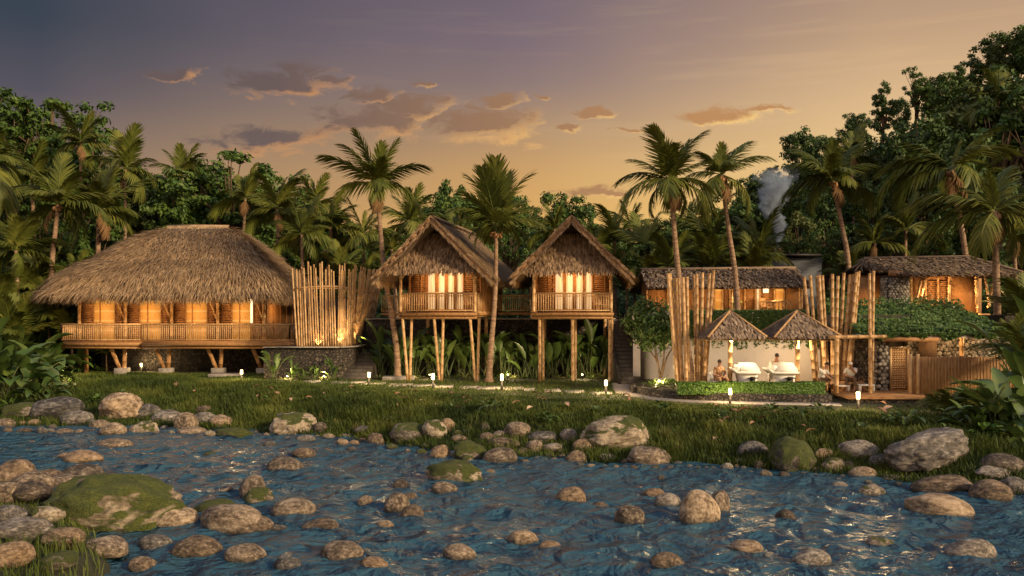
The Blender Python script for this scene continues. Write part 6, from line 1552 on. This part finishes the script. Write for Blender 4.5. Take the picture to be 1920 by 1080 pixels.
# ================================================================ palms
def frond_mesh(seed, bend, droop, nl=46, full=1.0, twist=.0):
    rd = np.random.default_rng(seed); mb = MB(); n = 14; p = np.zeros(3); e = 0.0; pts = [p.copy()]; es = [e]
    for i in range(n): p = p + np.array([math.cos(e), 0, math.sin(e)]) / n; e -= R(bend) / n * (.35 + 1.3 * i / n); pts.append(p.copy()); es.append(e)
    pts = np.array(pts); tube(mb, [tuple(v) for v in pts], [.014 * (1 - .85 * i / n) + .002 for i in range(n + 1)], 5, .6)
    t = np.linspace(.12, .995, nl); ps = np.stack([np.interp(t, np.linspace(0, 1, n + 1), pts[:, k]) for k in range(3)], 1); ee = np.interp(t, np.linspace(0, 1, n + 1), es)
    T = np.stack([np.cos(ee), 0 * ee, np.sin(ee)], 1); U = np.stack([-np.sin(ee), 0 * ee, np.cos(ee)], 1)
    for s in (-1, 1):
        L = .35 * full * (np.sin(np.pi * (t * .86 + .12)) ** .55) * rd.uniform(.82, 1.1, nl); ang = np.interp(t, [.1, 1], [1.05, .42]) + rd.normal(0, .07, nl)
        d = T * np.cos(ang)[:, None] + np.array([0, s, 0]) * np.sin(ang)[:, None] + U * rd.uniform(-.05, .30, nl)[:, None]
        strands(mb, ps, d, U, L, .033, .0, 0, rd.random(nl), .1)
        V = mb.V[-1].reshape(nl, 6, 3); V[:, 2:4, 2] -= (L * droop * .28)[:, None]; V[:, 4:6, 2] -= (L * droop)[:, None]; mb.V[-1] = V.reshape(-1, 3)
    ch = pts[-1]; return mb.mesh('frond'), math.atan2(ch[2], ch[0]), math.hypot(ch[0], ch[2])
FR = {b: [frond_mesh(b * 7 + k, b, dr) for k in range(3)] for b, dr in ((18, .30), (45, .5), (75, .7), (110, .85))}
FRA = {b: [frond_mesh(b * 3 + k + 500, b, dr, 40, 1.15) for k in range(2)] for b, dr in ((18, .15), (45, .3), (75, .6), (110, .8))}
def trunk_mesh(pts, r0, r1):
    mb = MB(); pts = [Vector(p) for p in pts]; P2, rad = [], []; n = 46
    for i in range(n + 1):
        t = i / n * (len(pts) - 1); k = min(int(t), len(pts) - 2); f = t - k
        p0, p1_, p2_, p3_ = pts[max(k - 1, 0)], pts[k], pts[k + 1], pts[min(k + 2, len(pts) - 1)]
        q = .5 * ((2 * p1_) + (p2_ - p0) * f + (2 * p0 - 5 * p1_ + 4 * p2_ - p3_) * f * f + (3 * p1_ - p0 - 3 * p2_ + p3_) * f ** 3)
        P2.append(q); rad.append(lerp(r0, r1, (i / n) ** .6) * (1.05 if i % 2 else .96) * (1 + .5 * max(0, .06 - i / n) / .06))
    tube(mb, P2, rad, 10); return mb.mesh('trunk', True)
def add_frond(t, org, T, bend=None, set_=FR, mat='frond', rd=random):
    """T: chord from the crown to the tip"""
    T = Vector(T); L = T.length; el_ = math.asin(max(-1, min(1, T.z / L))); az_ = math.atan2(T.y, T.x)
    if bend is None: bend = 18 if el_ > R(62) else 45 if el_ > R(25) else 75 if el_ > R(-22) else 110
    me, ca, cl_ = rd.choice(set_[bend]); o = link('frond', me, None, t); o.location = org
    if len(me.materials) == 0: me.materials.append(M['frond'])
    if mat != 'frond': o.material_slots[0].link = 'OBJECT'; o.material_slots[0].material = M[mat]
    s = L / cl_; o.scale = (s, s, s)
    o.rotation_mode = 'XYZ'; m_ = Matrix.Rotation(az_, 4, 'Z') @ Matrix.Rotation(-(el_ - ca), 4, 'Y') @ Matrix.Rotation(rd.uniform(-.35, .35), 4, 'X'); o.rotation_euler = m_.to_euler(); return o
def palm(label, d, trunk_px, crown, tips, r0=.2, r1=.12, zbase=None, set_=FR, nuts=True, extra=5, group=None, dry=1):
    rd = random.Random(int(crown[0] * 13 + crown[1])); base = P(*trunk_px[0], d); base.z = zbase if zbase is not None else base.z
    t = thing('palm_tree', label, 'palm tree', base, 0, group); top = P(*crown, d) - base
    pts = [Vector((0, 0, 0))] + [P(*q, d) - base for q in trunk_px[1:]] + [top]
    tr = link('trunk', trunk_mesh(pts, r0, r1), M['palm_trunk'], t)
    for (tx, ty) in tips:
        T = P(tx, ty, d) - P(*crown, d); hz = math.hypot(T.x, T.z); T.y = rd.uniform(-.5, .5) * hz * (1 if abs(T.x) > abs(T.z) * .4 else .6)
        add_frond(t, top, T, None, set_, 'frond', rd)
    Lm = np.mean([math.hypot(a - crown[0], b - crown[1]) for a, b in tips]) * d / F
    for k in range(extra):                                # fronds that point at or away from the eye
        a = rd.choice([-1, 1]) * math.pi / 2 + rd.uniform(-.5, .5); e = rd.uniform(-.5, .9); add_frond(t, top, Vector((math.cos(a) * math.cos(e), math.sin(a) * math.cos(e), math.sin(e))) * Lm * .9, None, set_, 'frond', rd)
    for k in range(dry): add_frond(t, top - Vector((0, 0, .15)), Vector((rd.uniform(-.5, .5), rd.uniform(-.6, 0), -1)) * Lm * .55, 75, set_, 'frond_dry', rd)
    if nuts:
        mb = MB()
        for k in range(8): a = k * 2.4; ellipsoid(mb, top + Vector((math.cos(a) * .22, math.sin(a) * .22, -.2 - .06 * (k % 3))), (.12, .12, .15), 8, 6, k / 8)
        mb.build('coconuts', M['fascia'], t, True)
    return t
palm('tall coconut palm with open crown against the sky between lodge and cabin', 46, [(746, 712), (744, 660), (736, 600), (722, 520), (713, 430)], (706, 345), [(668, 248), (722, 272), (744, 261), (607, 298), (648, 277), (797, 313), (636, 376), (783, 392), (700, 392), (752, 350)], .19, .11)
t2 = palm('dark areca palm with orange fruit ring leaning between the two cabins', 43.6, [(917, 716), (921, 650), (928, 560), (930, 470)], (930, 425), [(932, 306), (876, 330), (994, 327), (958, 322), (903, 322), (862, 418), (893, 455), (970, 450), (1012, 425), (905, 360), (985, 372), (850, 398), (1006, 392), (866, 366), (880, 440), (990, 445)], .17, .09, None, FRA, False, 4, None, 0)
mb = MB(); tp = P(930, 440, 43.6) - t2.location
for k in range(40): a = k * 2.4; ellipsoid(mb, tp + Vector((math.cos(a) * random.uniform(.1, .36), math.sin(a) * random.uniform(.1, .36), random.uniform(-.14, .1))), (.055, .055, .06), 6, 5, random.random())
mb.build('fruit_ring', M['fascia'], t2, True)
mb = MB(); tube(mb, [tp + Vector((0, 0, .0)), tp + Vector((0, 0, .5)), tp + Vector((0, 0, .95))], [.12, .10, .05], 8); mb.build('crownshaft', M['stem'], t2, True)
palm('tallest coconut palm above the bamboo poles with a full crown', 40.6, [(1298, 718), (1288, 640), (1275, 540), (1265, 440)], (1257, 338), [(1214, 247), (1323, 245), (1257, 272), (1181, 297), (1160, 334), (1169, 390), (1222, 400), (1338, 352), (1322, 402), (1276, 402), (1295, 262), (1335, 300)], .19, .11, .2)
palm('slender coconut palm rising behind the kiosks, crown right of the tallest', 46.5, [(1384, 590), (1378, 510), (1366, 430)], (1353, 328), [(1352, 270), (1418, 259), (1442, 298), (1302, 288), (1282, 335), (1397, 394), (1310, 402), (1335, 400), (1370, 285)], .18, .11, 3.3)
palm('coconut palm before the dark hillside beside the smoke', 53.5, [(1596, 560), (1590, 490), (1580, 430)], (1561, 338), [(1500, 274), (1477, 315), (1474, 382), (1524, 392), (1642, 312), (1636, 386), (1560, 268), (1615, 268), (1600, 375), (1520, 330)], .2, .13, 3.3)
palm('coconut palm with brown fibres rising over the right house roof', 52, [(1822, 560), (1812, 490), (1798, 400)], (1783, 318), [(1689, 268), (1661, 316), (1652, 372), (1686, 371), (1748, 368), (1864, 243), (1908, 276), (1838, 346), (1800, 265), (1740, 280)], .2, .14, 3.3, FR, True, 3, None, 3)
palm('coconut palm at the right edge growing beside the planted roof', 43, [(1872, 660), (1869, 560), (1867, 480)], (1864, 396), [(1746, 470), (1716, 382), (1822, 372), (1908, 308), (1925, 362), (1890, 474), (1828, 470), (1930, 452), (1848, 330), (1965, 400)], .21, .14, 1.5, FR, True, 3, None, 3)
palm('bright coconut palm at left behind the lodge thatch', 55, [(90, 560), (97, 500), (104, 430)], (108, 384), [(58, 416), (68, 368), (113, 288), (50, 300), (166, 328), (218, 412), (152, 436), (128, 455), (82, 325), (30, 350), (190, 365)], .2, .13, .5)
palm('leaning coconut palm behind and right of the bright left palm', 58, [(184, 560), (184, 470), (185, 420)], (188, 396), [(272, 330), (214, 300), (245, 372), (138, 330), (238, 440), (126, 400), (200, 298), (255, 400)], .2, .13, .8)
palm('coconut palm cut by the left picture edge', 58, [(-34, 620), (-30, 420)], (-24, 302), [(42, 268), (38, 305), (22, 345), (-90, 280), (-10, 240), (30, 390), (-60, 360), (10, 250)], .2, .13, .6)
random.seed(11)
BP = []
for (px, py, r_, d) in ((520, 392, 62, 62), (620, 425, 66, 60), (566, 440, 55, 58), (682, 440, 55, 60), (770, 418, 60, 64), (590, 385, 50, 68), (460, 372, 48, 66), (1212, 462, 60, 60), (1152, 452, 52, 62), (1330, 458, 62, 57), (1420, 476, 64, 56), (1182, 425, 45, 70), (1290, 420, 42, 72),
                        (236, 318, 62, 64), (152, 268, 56, 68), (1598, 292, 48, 72), (1872, 190, 56, 70), (1698, 432, 52, 58), (1640, 455, 46, 58), (1040, 430, 48, 66), (860, 440, 48, 66), (1900, 440, 60, 56), (30, 470, 60, 54), (150, 520, 46, 55), (1110, 470, 46, 60), (735, 468, 46, 58), (60, 330, 60, 62), (1830, 330, 50, 62), (1255, 500, 50, 55), (340, 330, 52, 72)):
    x = PX(px, d); zb = float(terrain(x, d)); zb = max(zb, 3.3) if x > -9 and d < 64 else zb
    rd = random.Random(px); tips = []
    for k in range(11):
        a = k * 2.4 + rd.uniform(-.3, .3); e = R(70) - R(120) * (k / 10) + rd.uniform(-.1, .1); rr = r_ * 1.3 * rd.uniform(.8, 1.12)
        tips.append((px + rr * math.cos(e) * math.cos(a), py - rr * math.sin(e) * (1 if e > 0 else .8)))
    lean_ = rd.uniform(-14, 14); yb_ = HY - (zb - CZ) * F / d
    w_ = 'on the left hillside' if px < 300 else 'behind the lodge roof' if px < 700 else 'behind the cabins' if px < 1120 else 'behind the terrace house' if px < 1460 else 'on the right hillside'
    t = palm(None, d, [(px + lean_, yb_ + 4), (px + lean_ * .4, (py + yb_) / 2)], (px, py), tips, .17, .11, zb - .2, FR, False, 2, f'palms in the forest {w_}', 1 if rd.random() < .5 else 0)
    BP.append((t, px, f'{"lower" if r_ < 55 else "larger"} forest palm {w_}'))
YP = []
def young_palm(px, py, d, r_, n, label, group, up=75):
    p = P(px, py, d); zt_ = float(terrain(p.x, d)); p.z = max(zt_, p.z) if p.z < zt_ + .6 else p.z
    rd = random.Random(px * 3 + py); t = thing('young_palm', None, 'palm', p, 0, group)
    mb = MB(); tube(mb, [(0, 0, min(zt_ - p.z, 0) - .2), (0, 0, .12)], [.09, .06], 7); mb.build('stem', M['palm_trunk'], t, True)
    for k in range(n):
        a = k * 2.4 + rd.uniform(-.3, .3); e = R(up) - R(up - 5) * (k / n) + rd.uniform(-.15, .15); L = r_ * d / F * rd.uniform(.8, 1.15)
        add_frond(t, (0, 0, .1), Vector((math.cos(a) * math.cos(e), math.sin(a) * math.cos(e), math.sin(e))) * L, None, FR, 'frond', rd)
    YP.append((t, px, label))
for a in ((25, 640, 50, 85, 11), (92, 612, 53, 80, 11), (60, 560, 56, 80, 11), (135, 640, 52, 60, 10), (150, 585, 57, 70, 11), (-10, 590, 52, 90, 11), (12, 740, 43, 45, 10), (200, 668, 53, 42, 9)): young_palm(*a, 'trunkless feathery young palm in the left thicket beside the lodge', 'young palms in the left thicket')
for a in ((1795, 795, 29, 62, 12), (1858, 815, 27.5, 62, 12), (1765, 792, 29.5, 42, 11), (1930, 690, 33, 95, 12), (1935, 600, 41, 80, 12), (1905, 650, 37, 60, 11)): young_palm(*a, 'trunkless feathery young palm in the right bank thicket', 'young palms in the right thicket')
for a in ((1335, 505, 55, 66, 12), (1415, 510, 55, 66, 12), (1225, 520, 56, 55, 11), (640, 520, 57, 60, 11), (740, 530, 54, 60, 11), (575, 500, 62, 60, 11), (980, 545, 52, 40, 10), (1175, 545, 53, 45, 10), (1590, 520, 55, 50, 10)): young_palm(*a, 'trunkless feathery young palm at the forest foot behind the buildings', 'young palms at the forest foot')
ordinals(YP); ordinals(BP); ordinals(PLANTS)

# ================================================================ forest
def tree_meshes(kind, seed):
    rd = np.random.default_rng(seed); random.seed(seed); tr, cr = MB(), MB()
    H = 12.0
    if kind == 'dense': ncl, rx, rz_, cz, sp_, ls, per = 80, 3.6, 3.9, 8.0, .72, .44, 75
    elif kind == 'airy': ncl, rx, rz_, cz, sp_, ls, per = 46, 3.7, 3.1, 8.8, .55, .40, 64
    else: ncl, rx, rz_, cz, sp_, ls, per = 70, 2.7, 4.6, 7.3, .62, .42, 70
    c = norm(rd.normal(0, 1, (ncl, 3))) * (rd.random((ncl, 1)) ** .38); lob = 1 + .26 * np.sin(3 * np.arctan2(c[:, 1], c[:, 0]) + seed)[:, None]
    c = c * [rx, rx, rz_] * lob + [0, 0, cz]; c = c[c[:, 2] > 2.2]
    dn = np.linalg.norm(c[:, None] - c[None], axis=2); np.fill_diagonal(dn, 9); c = c[np.sort(dn, 1)[:, 1] < 1.45 * (1 + (kind == 'airy') * .25)]; top = c[:, 2].max() + .35; c[:, 2] *= H / top
    tube(tr, [(0, 0, -.6), (.15, .05, 2.0), (-.1, .1, 4.4), (.1, 0, 7.0)], [.30, .24, .2, .1], 8)
    for q in c[::3 if kind != 'airy' else 1]:
        z0_ = rd.uniform(2.6, 5.5) if kind != 'airy' else rd.uniform(3.2, 6.2); m_ = np.array([q[0] * .45, q[1] * .45, lerp(z0_, q[2], .55) + .3]); tube(tr, [(0, 0, z0_), tuple(m_), tuple(q)], [.1, .065, .02], 5)
    k = len(c); LPt = np.repeat(c, per, 0) + norm(rd.normal(0, 1, (k * per, 3))) * sp_ * (rd.random((k * per, 1)) ** .5) * [1.25, 1.25, .8]
    nr = norm(LPt - np.repeat(c, per, 0)) + [0, 0, .7] + rd.normal(0, .5, LPt.shape); leaf_quads(cr, LPt, nr, rd.uniform(ls * .7, ls * 1.25, len(LPt)), np.clip(np.repeat(rd.random(k), per) * .55 + rd.random(k * per) * .45, 0, 1), .55)
    return tr.mesh('trunk', True), cr.mesh('crown')
TM = {k: [tree_meshes(k, 10 * j + s) for s in range(2 if k != 'dense' else 3)] for j, k in enumerate(('dense', 'airy', 'tall'))}
CPX = [-200, 0, 60, 150, 200, 240, 300, 380, 450, 520, 560, 620, 700, 790, 820, 870, 920, 1000, 1060, 1100, 1160, 1240, 1320, 1400, 1450, 1490, 1540, 1600, 1640, 1700, 1760, 1800, 1860, 1950, 2150]
CPY = [165, 178, 186, 218, 262, 300, 318, 302, 286, 332, 362, 380, 412, 400, 368, 348, 366, 388, 366, 388, 402, 388, 384, 338, 300, 262, 240, 212, 172, 150, 128, 96, 60, 20, -20]
random.seed(21); FO = []
def tree(px, ytop, d, kind, mat, wide=1.0):
    x = PX(px, d); zb = float(terrain(x, d)); zb = max(zb, 3.0) if (x > -9 and d < 64) else zb
    h = PZ(ytop, d) - zb
    if h < 2.2: h = 2.2
    tr, cr = random.choice(TM[kind]); t = thing('forest_tree', None, 'tree', (x, d, zb), random.uniform(0, 6.28), None); s = h / 12.0; sx_ = max(s, .45) * wide * random.uniform(.88, 1.1)
    t.scale = (sx_, sx_, s); a = link('trunk', tr, None, t); b = link('crown', cr, None, t)
    for o, m_ in ((a, 'bark'), (b, mat)):
        if len(o.data.materials) == 0: o.data.materials.append(M[m_])
        o.material_slots[0].link = 'OBJECT'; o.material_slots[0].material = M[m_]
    row = 'back' if d > 78 else 'middle' if d > 66 else 'front'
    w_ = 'left hillside' if px < 260 else 'behind lodge' if px < 700 else 'behind cabins' if px < 1150 else 'behind terrace house' if px < 1440 else 'right hillside'
    kd = {'dense': 'rounded', 'airy': 'airy', 'tall': 'narrow'}[kind]; co_ = {'leaf_dark': 'dark green', 'leaf_mid': 'mid green', 'leaf_olive': 'olive green'}[mat]
    t['group'] = f'forest trees {w_}'; FO.append((t, px, f'{kd} {co_} {row} row tree {w_}'))
def pick(px, far):
    r_ = random.random()
    k = 'dense' if r_ < .5 else 'airy' if r_ < .75 else 'tall'; m_ = random.choice(['leaf_dark', 'leaf_dark', 'leaf_mid', 'leaf_olive'] if px > 1100 else ['leaf_dark', 'leaf_mid', 'leaf_mid', 'leaf_olive']); return k, m_
for px in range(560, 1450, 44):
    q = px + random.uniform(-14, 14); k, m_ = pick(q, True); tree(q, np.interp(q, CPX, CPY) + random.uniform(14, 40), random.uniform(72, 82), 'dense' if k == 'airy' else k, m_, 1.0)
# those that make the skyline of the photograph
for (px, y, d, k, m_, w_) in ((30, 180, 74, 'airy', 'leaf_mid', 1.1), (95, 178, 76, 'airy', 'leaf_mid', 1.0), (160, 212, 72, 'airy', 'leaf_mid', .9), (-60, 170, 74, 'airy', 'leaf_mid', 1.2), (432, 286, 70, 'airy', 'leaf_mid', 1.25), (505, 322, 72, 'airy', 'leaf_mid', .8), (385, 300, 74, 'dense', 'leaf_mid', 1.0), (275, 312, 74, 'dense', 'leaf_dark', 1.0), (330, 320, 70, 'dense', 'leaf_mid', 1.0),
                           (570, 352, 78, 'tall', 'leaf_mid', .8), (850, 338, 78, 'tall', 'leaf_mid', .7), (812, 362, 74, 'dense', 'leaf_mid', .9), (975, 360, 80, 'dense', 'leaf_mid', .8), (1058, 360, 82, 'dense', 'leaf_mid', .8), (1100, 385, 84, 'airy', 'leaf_mid', .8), (1400, 330, 78, 'dense', 'leaf_dark', 1.0), (1500, 236, 84, 'dense', 'leaf_dark', .8), (1545, 252, 80, 'dense', 'leaf_dark', .8),
                           (1600, 210, 88, 'dense', 'leaf_dark', .85), (1655, 152, 88, 'tall', 'leaf_dark', .8), (1718, 124, 90, 'airy', 'leaf_dark', .8), (1780, 138, 84, 'dense', 'leaf_dark', .9), (1820, 100, 92, 'tall', 'leaf_dark', 1.0), (1875, 58, 94, 'dense', 'leaf_dark', 1.0), (1930, 40, 90, 'dense', 'leaf_dark', 1.0), (1745, 142, 94, 'dense', 'leaf_dark', .9)):
    tree(px, y, d, k, m_, w_)
for px in range(-60, 2010, 58):
    q = px + random.uniform(-16, 16); k, m_ = pick(q, True); tree(q, np.interp(q, CPX, CPY) + random.uniform(10, 34), random.uniform(84, 95), k, m_, .9)
for px in range(-40, 2000, 66):
    q = px + random.uniform(-18, 18); k, m_ = pick(q, True); dy = random.uniform(55, 95) if q > 1400 or q < 240 else random.uniform(38, 60); tree(q, np.interp(q, CPX, CPY) + dy, random.uniform(68, 77), k, m_, .85)
for px in list(range(-40, 330, 58)) + list(range(1440, 2000, 62)):
    q = px + random.uniform(-18, 18); k, m_ = pick(q, False); tree(q, np.interp(q, CPX, CPY) + random.uniform(120, 165), random.uniform(62, 70), k, m_, .85)
for px in list(range(-30, 260, 62)) + list(range(360, 1460, 92)) + list(range(1480, 1960, 70)):
    q = px + random.uniform(-20, 20); k, m_ = pick(q, False); tree(q, (random.uniform(440, 472) if 330 < q < 1460 else random.uniform(400, 450)), random.uniform(58.5, 62.5), 'dense' if k == 'tall' else k, 'leaf_mid' if random.random() < .5 else m_, .8)
ordinals(FO)
# undergrowth over the hillsides, one mass
N = 95000; uy = 53 + 45 * rng.random(N) ** 1.3; ux = rng.uniform(-1, 1, N) * (uy * .64 + 3); k = ~((ux > -31) & (ux < 22) & (uy < 62.0)) & ~((ux > 7) & (ux < 31) & (uy < 56)); ux, uy = ux[k], uy[k]
uz = np.where((ux > -9) & (uy < 64.3), 3.1, terrain(ux, uy)) + rng.random(len(ux)) ** .8 * (.5 + 2.6 * vnoise(ux * .4, uy * .4))
mb = MB(); leaf_quads(mb, np.stack([ux, uy, uz], 1), np.stack([rng.normal(0, .6, len(ux)), rng.normal(-.5, .5, len(ux)), np.abs(rng.normal(.8, .4, len(ux)))], 1), rng.uniform(.28, .6, len(ux)), None, .6)
ug = mb.build('undergrowth', M['leaf_dark']); tag(ug, 'dark tangled undergrowth covering the forest floor and hillsides', 'undergrowth', None, 'stuff')
